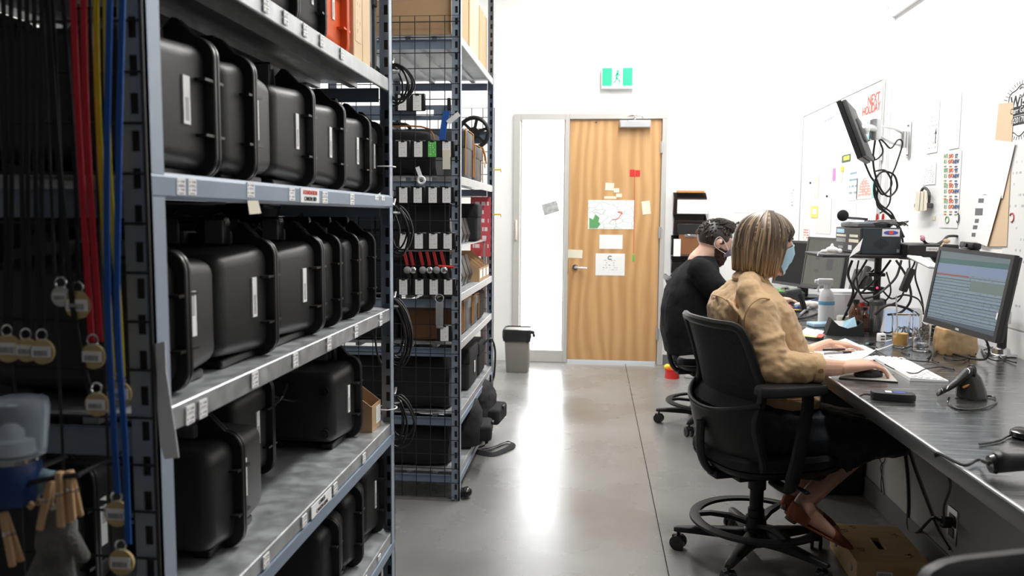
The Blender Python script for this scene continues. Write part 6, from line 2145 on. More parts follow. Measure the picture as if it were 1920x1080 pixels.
# webcam on top
wc = thing('webcam', 'black webcam clipped on top of the large monitor', 'webcam', tuple(c1_ + u1 * 0.156), world_built=True)
part('webcam_body', box_in(B(), c1_ + u1 * 0.172 - r1 * 0.05, r1, u1, n1, -0.045, 0.045, -0.012, 0.012, -0.03, 0.005, 0.006), M_black, wc)
part('webcam_clip', box_in(B(), c1_ + u1 * 0.157 - r1 * 0.05, r1, u1, n1, -0.022, 0.022, -0.001, 0.005, -0.04, 0.012, 0.002), M_black, wc)
part('lens', B().cyl(c1_ + u1 * 0.172 - r1 * 0.05 + n1 * 0.005, c1_ + u1 * 0.172 - r1 * 0.05 + n1 * 0.010, 0.009), M_blackg, wc)
# desk arm and pole holding it
ap_ = onz(1898, 668, COUNTER)
ap_ = V((min(ap_.x, WX - 0.05), ap_.y, 0))
t = thing('monitor_mount', 'aluminium monitor arm on a black pole clamped near the wall behind the large monitor', 'monitor arm', (ap_.x, ap_.y, COUNTER), world_built=True)
part('clamp_base', B().box(ap_.x - 0.045, ap_.x + 0.045, ap_.y - 0.045, ap_.y + 0.045, CZ, CZ + 0.012, 0.004).lathe([(0, 0.012), (0.035, 0.012), (0.030, 0.03), (0.020, 0.036), (0, 0.036)], (ap_.x, ap_.y, CZ), 24), M_chrome, t)
part('pole', B().cyl((ap_.x, ap_.y, CZ + 0.036), (ap_.x, ap_.y, CZ + 0.225), 0.0175, n=20), M_black, t)
part('arm_collar', B().cyl((ap_.x, ap_.y, CZ + 0.135), (ap_.x, ap_.y, CZ + 0.185), 0.028, n=24), M_alu, t)
back = c1_ - n1 * 0.060
part('arm', B().tube([(ap_.x, ap_.y, CZ + 0.16), (ap_.x - 0.06, ap_.y - 0.10, CZ + 0.17), (back.x + 0.06, back.y + 0.03, CZ + 0.21), (back.x + 0.01, back.y, back.z)], 0.016, 12, sm=5), M_alu, t)

m2, n2, r2, u2, c2m = monitor('monitor with an olive-toned window on screen behind the white spray bottle', (1.462, 5.28, 1.03), (-0.95, -0.25, 0.13), 0.47, 0.33, 0.0, M_scr2)
part('stand', B().box(1.50, 1.56, 5.24, 5.32, CZ + 0.01, 1.0, 0.008).box(1.40, 1.64, 5.15, 5.41, CZ, CZ + 0.012, 0.004), M_black, m2)
m4, n4, r4, u4, c4m = monitor('dark switched-off monitor at the man\'s place, seen past the blue mask', (1.40, 5.75, 1.00), (-0.93, -0.35, 0.10), 0.50, 0.32, 0.0, M_scr3)
part('stand', B().box(1.44, 1.50, 5.74, 5.82, CZ + 0.01, 0.98, 0.008).box(1.36, 1.60, 5.65, 5.91, CZ, CZ + 0.012, 0.004), M_black, m4)

# monitor high on the wall arm
cw = at(1597, 252, 4.28)
m3, n3, r3, u3, c3m = monitor('black monitor tilted down on a wall arm above the counter', tuple(cw), (-0.86, 0.37, -0.36), 0.42, 0.30, 0.0, M_scr3, deep=0.045)
wl = onx(1706, 262, WX)
j = at(1641, 243, 4.42)
t = thing('wall_monitor_mount', 'silver double-bowed wall arm carrying the high tilted monitor', 'monitor arm', (WX, wl.y, wl.z - 0.1), world_built=True)
part('wall_plate', B().box(WX - 0.012, WX - 0.0005, wl.y - 0.022, wl.y + 0.022, wl.z - 0.10, wl.z + 0.10, 0.004), M_alu, t)
part('wall_bolt', B().cyl((WX - 0.02, wl.y, wl.z + 0.08), (WX - 0.012, wl.y, wl.z + 0.08), 0.009, n=6), M_chrome, t)
part('wall_bolt', B().cyl((WX - 0.02, wl.y, wl.z - 0.08), (WX - 0.012, wl.y, wl.z - 0.08), 0.009, n=6), M_chrome, t)
part('wall_knuckle', B().cyl((WX - 0.035, wl.y, wl.z - 0.045), (WX - 0.035, wl.y, wl.z + 0.045), 0.018, n=16), M_alu, t)
wk = V((WX - 0.035, wl.y, wl.z))
for s in (-1, 1):
    part('bowed_bar', B().tube([wk + V((0, 0, 0.033 * s)), wk.lerp(j, .35) + V((0, 0, 0.040 * s)), wk.lerp(j, .7) + V((0, 0, 0.030 * s)), j + V((0, 0, 0.014 * s))], 0.007, 8, sm=4), M_alu, t)
part('elbow_knuckle', B().cyl(j - UZ * 0.05, j + UZ * 0.05, 0.030, n=20).cyl(j - UZ * 0.055, j + UZ * 0.055, 0.018, n=16), M_alu, t)
bk = c3m - n3 * 0.062
part('forearm_bar', B().tube([j, j.lerp(bk, .6) + V((0, 0, 0.01)), bk], 0.018, 10, sm=3), M_alu, t)
part('tilt_joint', B().ball(bk, 0.028, n=14), M_alu, t)


def cable(name, pts, r, m, label, sm=6, parent=None, cat='cable', group=None):
    b = B().tube(pts, r, 6, sm=sm)
    if parent is not None:
        return part(name, b, m, parent)
    return solo(name, b, m, label, cat, group)


YW = 4.45
lp = lambda x, y, d=0.0: at(x, y, YW + d)
cable('arm_cable', [lp(1641, 262), lp(1637, 300), lp(1643, 335), lp(1655, 360), lp(1668, 368), lp(1682, 352), lp(1676, 328), lp(1655, 322), lp(1641, 338), lp(1640, 368), lp(1655, 392), lp(1678, 412), lp(1695, 445)], 0.0055, M_black, 'thick black cable looping once below the wall arm toward the computer')
cable('arm_cable', [lp(1648, 262, .05), lp(1655, 285, .05), lp(1640, 300, .05), lp(1620, 290, .05), lp(1622, 270, .05), lp(1640, 258, .05), lp(1655, 264, .05), lp(1670, 278, .05), lp(1684, 262, .05), lp(1692, 270, .05), lp(1680, 310, .05), lp(1671, 335, .05), lp(1668, 380, .05), lp(1650, 400, .05)], 0.0045, M_black, 'thin black cable hanging in a wide loop from the silver wall arm')
cable('arm_cable', [lp(1617, 295, .1), lp(1632, 330, .1), lp(1645, 350, .1), lp(1645, 385, .1), lp(1668, 405, .1), lp(1690, 440, .1), lp(1694, 478, .1)], 0.0055, M_black, 'black cable dropping from the high monitor behind the computer')
cable('arm_cable', [lp(1638, 322, .02), lp(1660, 320, .02), lp(1672, 345, .02), lp(1655, 365, .02), lp(1640, 345, .02), lp(1648, 380, .02), lp(1672, 400, .02), lp(1684, 430, .02)], 0.005, M_black, 'black cable knotted into a second loop under the high monitor')
part('ferrite', B().cyl(lp(1628, 298, .05), lp(1640, 297, .05), 0.011), M_black, [o for o in bpy.data.objects if o.name.startswith('arm_cable')][0])

# shelf on a pole with the desktop computer
YS = 3.95
sx0_, sx1_ = at(1543, 481, YS).x, at(1716, 481, YS).x
sz = at(1630, 481, YS).z
t = thing('pole_shelf', 'black shelf on a central pole carrying the desktop computer', 'shelf', ((sx0_ + sx1_) / 2, YS + 0.15, COUNTER), world_built=True)
part('shelf_board', B().box(sx0_, sx1_, YS, YS + 0.34, sz - 0.008, sz + 0.008, 0.004), M_black, t)
px_ = at(1645, 520, YS + 0.2).x
part('pole', B().cyl((px_, YS + 0.2, CZ + 0.01), (px_, YS + 0.2, sz - 0.008), 0.017, n=16), M_black, t)
part('pole_base', B().box(px_ - 0.07, px_ + 0.07, YS + 0.12, YS + 0.28, CZ, CZ + 0.010, 0.003), M_black, t)
for k, zz in enumerate((0.88, 0.96, 1.03)):
    part('cable_clip', B().box(px_ - 0.05, px_ + 0.03, YS + 0.17, YS + 0.23, zz, zz + 0.018, 0.004), M_black, t)
xa, xb = at(1614, 450, YS + 0.03).x, at(1690, 450, YS + 0.03).x
yf = onx(1567, 450, xa).y
zt_ = at(1650, 427, YS + 0.03).z
z0_ = sz + 0.009
M_pc = mat('charcoal_metal', (0.035, 0.045, 0.055), 0.45, 0.2)
yf = min(yf, YS + 0.42)
t = thing('desktop_computer', 'charcoal desktop computer with stickers lying on the pole shelf', 'computer', ((xa + xb) / 2, YS + 0.2, z0_), world_built=True)
part('chassis', B().box(xa + 0.006, xb, YS + 0.03, yf, z0_, zt_, 0.003), M_pc, t, False)
part('front_panel', B().box(xa - 0.004, xa + 0.0055, YS + 0.032, yf - 0.002, z0_ + 0.002, zt_ - 0.002, 0.002), M_dgrey, t, False)
hh = zt_ - z0_
dy = yf - YS - 0.03
for (u0, u1_, v0, v1, m, nm) in ((.08, .40, .62, .72, M_orange, 'label_strip'), (.05, .42, .42, .54, M_cardl, 'label_strip'), (.55, .95, .40, .56, M_grey, 'label_strip'), (.55, .95, .62, .70, M_redband, 'label_strip'), (.62, .95, .76, .92, M_mask, 'blue_sticker'), (.30, .44, .12, .30, M_white, 'qr_free_sticker'), (.65, .85, .15, .25, M_grey, 'label_strip')):
    part('sticker', B().box(xa - 0.0055, xa - 0.0042, YS + 0.03 + dy * u0, YS + 0.03 + dy * u1_, z0_ + hh * v0, z0_ + hh * v1), m if nm != 'label_strip' else M_cream if m is not M_grey else M_grey, t, False)
wx = xb - xa
st = B().box(xa + wx * .52, xa + wx * .95, YS + 0.0288, YS + 0.0299, z0_ + hh * .68, z0_ + hh * .95)
part('sticker', st, M_white, t, False, label='white sticker with blue and red swoosh')
part('swoosh', B().prism([(xa + wx * (.735 + .18 * math.cos(a)), z0_ + hh * (.815 + .08 * math.sin(a))) for a in [k * PI / 10 for k in range(20)]], 'Y', YS + 0.0278, YS + 0.0287), mat('blue_print', (0.08, 0.10, 0.45), 0.5), t, False)
part('swoosh', B().prism([(xa + wx * (.735 + .06 * math.cos(a)), z0_ + hh * (.825 + .07 * math.sin(a))) for a in [k * PI / 10 for k in range(20)]], 'Y', YS + 0.0268, YS + 0.0277), M_inkr, t, False)
for k in range(11):
    part('vent_slot', B().box(xa + wx * (.32 + .035 * k), xa + wx * (.337 + .035 * k), YS + 0.0292, YS + 0.0301, z0_ + hh * (.18 + .03 * abs(k - 5)), z0_ + hh * (.62 - .03 * abs(k - 5))), M_blackg, t, False)
part('badge', B().box(xa + wx * .90, xa + wx * .96, YS + 0.0290, YS + 0.0301, z0_ + hh * .08, z0_ + hh * .20), M_grey, t, False)
# things on top of the computer
zt2 = zt_ + 0.0005
t = thing('flat_switch_box', 'flat grey network box lying on the desktop computer', 'device', (xa + .05, YS + .2, zt2), world_built=True)
part('box_body', B().box(xa - 0.005, xa + 0.13, YS + 0.06, YS + 0.34, zt2, zt2 + 0.022, 0.004), M_grey_pl, t)
part('blue_lid', B().box(xa - 0.0, xa + 0.10, YS + 0.075, YS + 0.32, zt2 + 0.0222, zt2 + 0.027, 0.002), mat('pale_blue_metal', (0.30, 0.40, 0.50), 0.4), t)
t = thing('headset', 'black round headset cushion standing on the flat box', 'headset', (xa + .02, YS + .2, zt2 + .028), world_built=True)
hc = at(1580, 412, YS + 0.22)
hc.z = zt2 + 0.028 + 0.029
part('ear_cushion', B().ball(hc, 0.032, (0.9, 0.55, 0.9), 18), M_blackf, t)
part('headband', B().tube([hc + V((0.0, 0.02, 0.0)), hc + V((0.03, 0.03, -0.010)), hc + V((0.08, 0.03, -0.014)), hc + V((0.13, 0.03, -0.018))], 0.006, 8, sm=4), M_dgrey, t)
for i, px in enumerate((1643, 1654)):
    q = at(px, 425, YS + 0.12)
    solo('red_marker', B().cyl((q.x, q.y, zt2), (q.x + 0.002, q.y, zt2 + 0.058), 0.0065, n=12).cyl((q.x + 0.002, q.y, zt2 + 0.058), (q.x + 0.002, q.y, zt2 + 0.066), 0.005, n=12), M_red, 'red battery stick standing on the computer, %s of the two' % ('left' if i == 0 else 'right'), 'battery')
q = at(1650, 420, YS + 0.16)
t = thing('charger_dock', 'low black charger dock on top of the computer behind the red sticks', 'charger', (q.x, q.y, zt2), world_built=True)
part('dock_body', B().box(q.x - 0.05, q.x + 0.055, YS + 0.15, YS + 0.25, zt2, zt2 + 0.035, 0.006), M_black, t)
part('dock_lip', B().box(q.x - 0.052, q.x + 0.057, YS + 0.145, YS + 0.165, zt2 + 0.005, zt2 + 0.02, 0.003), M_grey_pl, t)
b = B()
rnd = random.Random(8)
for k in range(11):
    cx2, cy2 = xa + 0.12 + rnd.uniform(-.03, .08), YS + 0.08 + rnd.uniform(0, .12)
    r = rnd.uniform(.02, .05)
    b.tube([V((cx2 + r * 1.5 * math.cos(a), cy2 + r * math.sin(a), zt2 + 0.010 + rnd.uniform(0, .022))) for a in [i * PI / 5 for i in range(10)]], 0.0026, 5, True, sm=3)
solo('cable_tangle', b, M_black, 'tangle of thin black cables on top of the computer', 'cables', kind='stuff')
solo('white_cable_coil', B().tube([V((xa + 0.13 + .045 * math.cos(a) * (1 + .1 * math.sin(3 * a)), YS + 0.07 + .022 * math.sin(a), zt2 + 0.014 + 0.0008 * i)) for i, a in enumerate([i * PI / 5 for i in range(30)])], 0.003, 6, sm=2), M_grey, 'pale grey cable coil at the front of the computer top', 'cable')
# white glove-like gadget and tape stuck at the shelf edge
q = at(1560, 466, YS + 0.02)
t = thing('white_game_pad', 'small white hand controller hanging at the left end of the pole shelf', 'controller', (q.x, q.y, q.z - .02), world_built=True)
q.z = sz + 0.03
me = voxel(B().ball(q, 0.02, (1.5, .8, .8), 14).ball(q + V((-0.035, 0, -0.008)), 0.013, (1.5, .8, .7), 12).ball(q + V((0.0, 0, 0.018)), 0.010, (.8, .8, 1.3), 10).ball(q + V((0.035, 0, -.006)), 0.014, (1, .9, .9), 12), 0.003, 3)
part('pad_body', me, M_white, t)
part('pad_cord', B().tube([q + V((-0.05, 0, -.01)), q + V((-0.062, 0, -.014)), q + V((-0.066, 0, -.03))], 0.003, 6), M_white, t)
solo('paper_scrap', B().plate(at(1618, 447, YS + 0.012), at(1612, 470, YS + 0.004), at(1592, 483, YS - 0.003), at(1600, 468, YS + 0.006), 0.001), M_paper, 'torn white paper strip leaning against the computer front corner', 'paper')

# dark small things right of the computer, along the wall
q = at(1725, 470, 4.0)
t = thing('black_label_printer', 'black box with a white sticker behind the top of the large monitor', 'device', (1.6, 4.0, COUNTER), world_built=True)
xq0, xq1 = at(1702, 470, 3.9).x, WX - 0.03
XQ = WX - 0.001
zq0, zq1 = at(1702, 482, 3.9).z, at(1702, 458, 3.9).z
part('shelf_bracket', B().prism([(XQ, zq0 - .001), (XQ, zq0 - .12), (XQ - .10, zq0 - .001)], 'Y', 4.04, 4.06), M_black, t, False)
part('body', B().box(xq0, xq1, 3.9, 4.2, zq0, zq1, 0.005), M_black, t)
a_, b2_ = at(1737, 463, 3.898), at(1760, 471, 3.898)
part('sticker', B().box(a_.x, b2_.x, 3.8985, 3.8998, b2_.z, a_.z), M_lblX, t, False)
q = at(1740, 452, 3.95)
t = thing('black_helmet_strap', 'curved black and pink band lying above the black box', 'band', (q.x, 4.0, zq1), world_built=True)
part('band', B().tube([at(1728, 442, 4.0), at(1735, 455, 4.0), at(1750, 460, 4.0), at(1768, 452, 4.0), at(1778, 443, 4.0), at(1800, 443, 4.0)], 0.012, 8, flat=0.5, sm=4), M_black, t)
part('pink_end', B().ball(at(1730, 447, 3.99), 0.012, (1, .6, 1.2), 12), mat('pink_plastic', (0.75, 0.35, 0.42), 0.5), t)
q = at(1775, 452, 3.9)
t = thing('wooden_spoon', 'pale wooden spoon end sticking up behind the large monitor', 'spoon', tuple(q), world_built=True)
part('bowl', B().ball(q, 0.014, (1.2, .4, .8), 14), M_cardl, t)
part('stem', B().cyl(q + V((-0.010, 0, -0.008)), q + V((-0.045, 0, -0.05)), 0.003), M_cardl, t)
q0_, q1_ = at(1716, 482, 3.75), at(1752, 500, 3.62)
t = thing('magazine', 'rolled white magazine poking out toward the large monitor', 'magazine', tuple(q0_), world_built=True)
part('pages', B().obox((q0_ + q1_) / 2, q1_ - q0_, (0, 0.3, 1), (q1_ - q0_).length * 1.15, 0.07, 0.008, 0.002), M_paper, t, False)
part('cover', B().obox((q0_ + q1_) / 2 + V((0, 0, -0.0055)), q1_ - q0_, (0, 0.3, 1), (q1_ - q0_).length * 1.15, 0.07, 0.002), M_grey, t, False)

# under the shelf: phone, bricks, cables
q = onz(1602, 560, COUNTER)
q = V((1.40, 4.35, 0))
q = V((1.56, 4.80, 0))
t = thing('desk_phone', 'black desk phone standing upright under the pole shelf', 'phone', (q.x, q.y, CZ), world_built=True)
part('phone_base', B().box(q.x - 0.11, q.x + 0.11, q.y - 0.08, q.y + 0.10, CZ, CZ + 0.10, 0.01, 2), M_black, t)
part('phone_body', B().prism([(q.x - 0.07, CZ + 0.10), (q.x + 0.06, CZ + 0.10), (q.x + 0.02, CZ + 0.26), (q.x - 0.03, CZ + 0.26)], 'Y', q.y - 0.06, q.y + 0.08, 0.006), M_dgrey, t)
part('handset', B().tube([(q.x - 0.055, q.y - 0.075, CZ + 0.12), (q.x - 0.03, q.y - 0.09, CZ + 0.2), (q.x - 0.0, q.y - 0.07, CZ + 0.28)], 0.02, 10, sm=4), M_black, t)
bq0, bq1 = at(1712, 498, 3.72), at(1690, 552, 3.72)
t = thing('power_brick', 'black power brick hanging on its cable beside the large monitor', 'power supply', tuple(bq1), world_built=True)
part('brick_body', B().obox((bq0 + bq1) / 2, bq1 - bq0, (1, 0, 0), (bq1 - bq0).length * .8, 0.035, 0.03, 0.006, 2), M_black, t)
part('brick_cord', B().tube([(bq0 + bq1) / 2 - (bq1 - bq0) * .4, at(1714, 488, 3.74), V((1.46, YS + 0.05, sz - 0.009))], 0.004, 6, sm=4), M_black, t)
rnd = random.Random(21)
cab = [([(1625, 488), (1615, 505), (1600, 530), (1612, 548), (1640, 548)], 3.98, 'thin black cable sagging left of the pole under the shelf'),
       ([(1690, 488), (1680, 520), (1655, 545), (1640, 555), (1620, 560)], 3.90, 'black cable crossing diagonally behind the pole shelf front'),
       ([(1705, 488), (1704, 515), (1688, 560), (1660, 575)], 3.85, 'black cable dropping under the right end of the pole shelf'),
       ([(1670, 488), (1650, 515), (1625, 540), (1612, 552)], 4.05, 'long black cable slanting behind the pole'),
       ([(1720, 490), (1716, 520), (1728, 560), (1732, 590)], 3.80, 'black cable hanging just left of the large monitor'),
       ([(1655, 545), (1672, 560), (1695, 553), (1720, 560), (1730, 575)], 3.75, 'thick black cable bow behind the two glasses'),
       ([(1610, 488), (1606, 520), (1618, 560), (1650, 570), (1670, 548), (1662, 510)], 4.00, 'black cable looping round the foot of the pole under the shelf'),
       ([(1598, 488), (1590, 515), (1600, 545), (1590, 575)], 4.08, 'thin black cable straight down at the left end of the pole shelf'),
       ([(1680, 488), (1700, 520), (1708, 560), (1690, 585), (1665, 590)], 3.88, 'black cable bowing down right of the hanging power brick'),
       ([(1640, 590), (1665, 572), (1700, 578), (1722, 592)], 3.80, 'thick black cable arching just behind the tablet'),
       ([(1580, 600), (1600, 560), (1618, 525), (1640, 505)], 4.20, 'black cable rising from the counter to the pole')]
for pts, Y, lab in cab:
    cable('hanging_cable', [at(x, y, Y + rnd.uniform(-.03, .03)) for x, y in pts], rnd.choice((0.004, 0.0055, 0.0065)), M_black, lab)
led = onz(1643, 526, 0.97)
part('red_led', B().ball((px_ - 0.01, YS + 0.165, 0.975), 0.006, n=10), mat('red_led', (0.9, 0.02, 0.08), 0.4, emit=(1, 0.05, 0.15), es=1.5), [o for o in bpy.data.objects if o.name == 'pole_shelf'][0])
b = B()
for k in range(16):
    cx2, cy2 = 1.50 + rnd.uniform(-.10, .10), 3.85 + rnd.uniform(-.18, .15)
    r = rnd.uniform(.03, .07)
    b.tube([V((cx2 + r * math.cos(a), cy2 + r * 1.4 * math.sin(a), CZ + 0.006 + rnd.uniform(0, .05))) for a in [i * PI / 5 for i in range(10)]], 0.0035, 5, True, sm=3)
solo('cable_pile', b, M_black, 'pile of black cables on the counter behind the glasses', 'cables', kind='stuff')

# mouse, pad, keyboard
mp_ = [onz(1566, 710, CZ), onz(1684, 718, CZ), onz(1660, 690, CZ), onz(1592, 684, CZ)]
t = thing('mouse_pad', 'dark-edged grey mouse pad at the counter edge under the person\'s hand', 'mouse pad', tuple((mp_[0] + mp_[2]) / 2), world_built=True)
poly = [(p.x + (0.012 if i == 0 else 0), p.y) for i, p in enumerate(mp_)]
part('rubber', B().prism(poly, 'Z', CZ, CZ + 0.003), M_black, t, False)
part('cloth_top', B().prism([(p[0] * .985 + sum(q_[0] for q_ in poly) / 4 * .015, p[1] * .985 + sum(q_[1] for q_ in poly) / 4 * .015) for p in poly], 'Z', CZ + 0.0031, CZ + 0.0045), mat('grey_pad_cloth', (0.38, 0.36, 0.33), 0.9), t, False)
hcx = RW + V(hd).normalized() * 0.098
t = thing('computer_mouse', 'black computer mouse under the person\'s right hand', 'mouse', (hcx.x, hcx.y, CZ + 0.0046), math.atan2(hd.y, hd.x))
part('mouse_body', B().loft([((0, 0, z), V((0.052 * k, 0, 0)), V((0, 0.029 * k, 0))) for z, k in ((0.0, .95), (0.006, 1.0), (0.014, .95), (0.0215, .72), (0.0245, .35))], 24, 2.3), M_black, t)
part('mouse_button', B().box(0.018, 0.046, -0.018, -0.001, 0.012, 0.0205, 0.003).box(0.018, 0.046, 0.001, 0.018, 0.012, 0.0205, 0.003), M_blackg, t)
cable('mouse_cable', [hcx + V((0.055, 0, 0)), onz(1680, 693, CZ + 0.008), onz(1715, 700, CZ + 0.022), onz(1735, 692, CZ + 0.024), onz(1765, 688, CZ + 0.005), onz(1790, 694, CZ + 0.004)], 0.0022, M_black, 'thin black mouse cable lying across the white keyboard', sm=8)
kc = [onz(1641, 677, CZ), onz(1717, 718, CZ), onz(1768, 711, CZ), onz(1690, 668, CZ)]
ko = (kc[0] + kc[2]) / 2
kd = ((kc[1] - kc[0]) + (kc[2] - kc[3])).normalized()     # toward the near end
kx = V((kd.y, -kd.x, 0))
kl = ((kc[1] - kc[0]).length + (kc[2] - kc[3]).length) / 2
kw_ = 0.125
kl = min(kl, 0.45)
t = thing('keyboard', 'slim white keyboard lying askew between mouse pad and cables', 'keyboard', (ko.x, ko.y, CZ), math.atan2(kd.y, kd.x))
part('keyboard_base', B().prism([(kw_ / 2, 0.0), (kw_ / 2, 0.006), (-kw_ / 2, 0.012), (-kw_ / 2, 0.0)], 'X', -kl / 2, kl / 2, 0), M_white, t, False)
kmesh = B().box(-0.0078, 0.0078, -0.0078, 0.0078, 0, 0.0035, 0.001).mesh('key')
kmesh.materials.append(mat('key_white', (0.74, 0.74, 0.74), 0.5))
for r_ in range(5):
    nk = int((kl - 0.012) / 0.0185)
    for k in range(nk):
        yk = -kw_ / 2 + 0.014 + r_ * 0.0235
        o = bpy.data.objects.new('key', kmesh)
        COL.objects.link(o)
        o.parent = t
        o.location = (-kl / 2 + 0.015 + k * 0.0185, yk, 0.0122 - 0.006 * (yk + kw_ / 2) / kw_)
# papers and pens
def flat_sheet(pts, z, m, t_=0.0012, curl=None):
    b = B()
    q = [onz(x, y, z) for x, y in pts]
    n = 8
    rs = []
    for i in range(n + 1):
        a_ = q[0].lerp(q[1], i / n)
        c_ = q[3].lerp(q[2], i / n)
        row = [a_.lerp(c_, k_ / n) + V((0, 0, (curl or 0) * (max(0, k_ / n - 0.3) ** 2) * (1 if i > n / 2 else 0.5))) for k_ in range(n + 1)]
        rs.append(row + [p + V((0, 0, t_)) for p in row[::-1]])
    return b.rings(rs)


M_docF = print_mat('desk_document_print', lines=18, u='X', v='Y', dens=0.45, words=10, ink=(0.5, 0.5, 0.52))
t = thing('document_stack', 'stack of white printed papers with a dark folder under it beside the elbow', 'papers', tuple(onz(1575, 660, CZ)), world_built=True)
part('folder', flat_sheet([(1510, 668), (1590, 688), (1642, 676), (1560, 655)], CZ, M_black, 0.002), M_black, t, False)
part('sheet', flat_sheet([(1506, 662), (1588, 684), (1650, 672), (1560, 652)], CZ + 0.0025, M_docF), M_docF, t, False)
part('sheet', flat_sheet([(1510, 655), (1598, 680), (1640, 662), (1585, 637)], CZ + 0.005, M_docF, curl=0.02), M_docF, t, False)
for i, (a, b_, m, lab) in enumerate((((1543, 656), (1588, 655), M_black, 'black pen, the far one on the stack of papers'), ((1546, 663), (1600, 660), M_grey, 'grey pen, the near one on the stack of papers'))):
    p0, p1 = onz(*a, CZ + 0.017), onz(*b_, CZ + 0.022)
    d_ = p1 - p0
    t = thing('pen', lab, 'pen', tuple(p0), world_built=True)
    part('barrel', B().cyl(p0, p0 + d_ * .62, 0.0048, n=10), m, t)
    part('grip', B().cyl(p0 + d_ * .62, p0 + d_ * .92, 0.0055, 0.0045, n=10), M_black, t)
    part('tip', B().cyl(p0 + d_ * .92, p1, 0.004, 0.001, n=10), M_chrome, t)
    part('pocket_clip', B().obox(p0 + d_ * .2 + UZ * 0.0062, d_, UZ, d_.length * .3, 0.003, 0.0015), M_chrome, t)

# black handheld terminal near the edge
q = onz(1678, 752, CZ)
t = thing('handheld_terminal', 'black oblong handheld device with white and blue marks at the counter edge', 'device', (q.x + .0, q.y + 0.02, CZ), -0.22)
part('body', B().loft([((0, 0, z), V((0.064 * k, 0, 0)), V((0, 0.030 * k, 0))) for z, k in ((0, .93), (0.004, 1), (0.018, 1), (0.023, .95), (0.0235, .8))], 24, 4), M_black, t)
part('white_label', B().box(-0.022, -0.004, -0.012, 0.012, 0.0236, 0.0246), M_white, t, False)
part('blue_screen', B().box(0.002, 0.034, -0.012, 0.012, 0.0236, 0.0244), mat('blue_lcd', (0.04, 0.07, 0.35), 0.3), t, False)
part('tail_cord', B().tube([(-0.062, 0, 0.010), (-0.08, 0.004, 0.010), (-0.095, 0.0, 0.003)], 0.003, 6, sm=3), M_black, t)

# hand scanner standing on its cradle
q = onz(1826, 752, CZ)
t = thing('barcode_scanner', 'glossy dark barcode scanner with orange trigger standing on the counter', 'scanner', (q.x, q.y + 0.04, CZ), 0.0)
me = voxel(B().loft([((0.01, 0, 0.002), V((0.046, 0, 0)), V((0, 0.045, 0))), ((0.008, 0, 0.03), V((0.042, 0, 0)), V((0, 0.040, 0))), ((0.0, 0, 0.06), V((0.034, 0, 0.010)), V((0, 0.033, 0))), ((-0.012, 0, 0.082), V((0.022, 0, 0.014)), V((0, 0.024, 0)))], 20), 0.003, 2)
for v in me.vertices:
    v.co.z = max(0.0, v.co.z)
part('cradle', me, mat('glossy_olive_plastic', (0.035, 0.035, 0.030), 0.15), t)
me = voxel(B().loft([((0.004, 0, 0.083), V((0.004, 0, 0.020)), V((0, 0.028, 0))), ((-0.02, -0.002, 0.070), V((0.012, 0, 0.026)), V((0, 0.029, 0))), ((-0.05, -0.006, 0.044), V((0.014, 0, 0.021)), V((0, 0.023, 0))), ((-0.078, -0.01, 0.024), V((0.010, 0, 0.014)), V((0, 0.015, 0))), ((-0.094, -0.012, 0.017), V((0.006, 0, 0.014)), V((0, 0.015, 0)))], 20), 0.003, 2)
part('handle_grip', me, M_blackg, t)
part('trigger', B().obox((-0.018, -0.028, 0.045), (0.9, 0, 0.5), (0, 0, 1), 0.026, 0.008, 0.006, 0.002), M_orange, t)
part('rim_ring', B().tube([(0.004 + 0.005 * math.cos(a), 0.030 * math.sin(a), 0.083 + 0.022 * math.cos(a)) for a in [k * PI / 10 for k in range(20)]], 0.003, 6, True), M_blackg, t)
cable('scanner_cable', [onz(1780, 745, CZ + 0.02), onz(1778, 757, CZ + 0.004), onz(1800, 768, CZ + 0.004), onz(1840, 766, CZ + 0.004), onz(1868, 754, CZ + 0.004), onz(1862, 744, CZ + 0.004), onz(1840, 742, CZ + 0.004)], 0.0032, M_blackg, 'coiled dark cable lying in a ring around the standing scanner')

oc_y, oc_z = onx(1783, 985, 1.299).y, onx(1783, 985, 1.299).z
# near scanner with curly cable over the counter edge
q0, q1 = onz(1862, 880, CZ + 0.016), onz(1960, 872, CZ + 0.03)
t = thing('barcode_scanner', 'matte black scanner lying at the right picture edge, its cable over the counter edge', 'scanner', (q0.x, q0.y, CZ), world_built=True)
d_ = (q1 - q0)
me = voxel(B().loft([(q0 + d_ * a + UZ * (h - .008), d_.cross(UZ).normalized() * w, UZ * h) for a, w, h in ((0.0, .018, .022), (0.12, .020, .024), (0.3, .017, .020), (0.7, .016, .018), (1.0, .022, .02), (1.3, .03, .022))], 18, 2.5), 0.0025, 2)
for v in me.vertices:
    v.co.z = max(CZ, v.co.z)
part('handle_grip', me, M_black, t)
part('butt_cap', B().cyl(q0 + UZ * 0.012 - d_.normalized() * 0.008, q0 + UZ * 0.012 + d_.normalized() * 0.001, 0.019, 0.022, 20), M_blackg, t)
fb_ = [q0 + UZ * 0.012 - d_.normalized() * 0.006, onz(1835, 862, CZ + 0.012), onz(1806, 872, CZ + 0.006), V((0.826, 1.97, CZ - 0.004)), at(1782, 905, 2.08), at(1770, 950, 2.4), at(1770, 985, 2.75), V((1.262, oc_y, oc_z + .01))]
part('scanner_cord', B().tube(fb_, 0.0036, 8, sm=10), M_black, t)
for k in range(7):
    p = fb_[0].lerp(fb_[1], 0.06 + k * 0.10)
    dd = (fb_[1] - fb_[0]).normalized()
    part('strain_rib', B().cyl(p - dd * 0.0016, p + dd * 0.0016, 0.0056 - k * 0.0003, n=10), M_black, t)
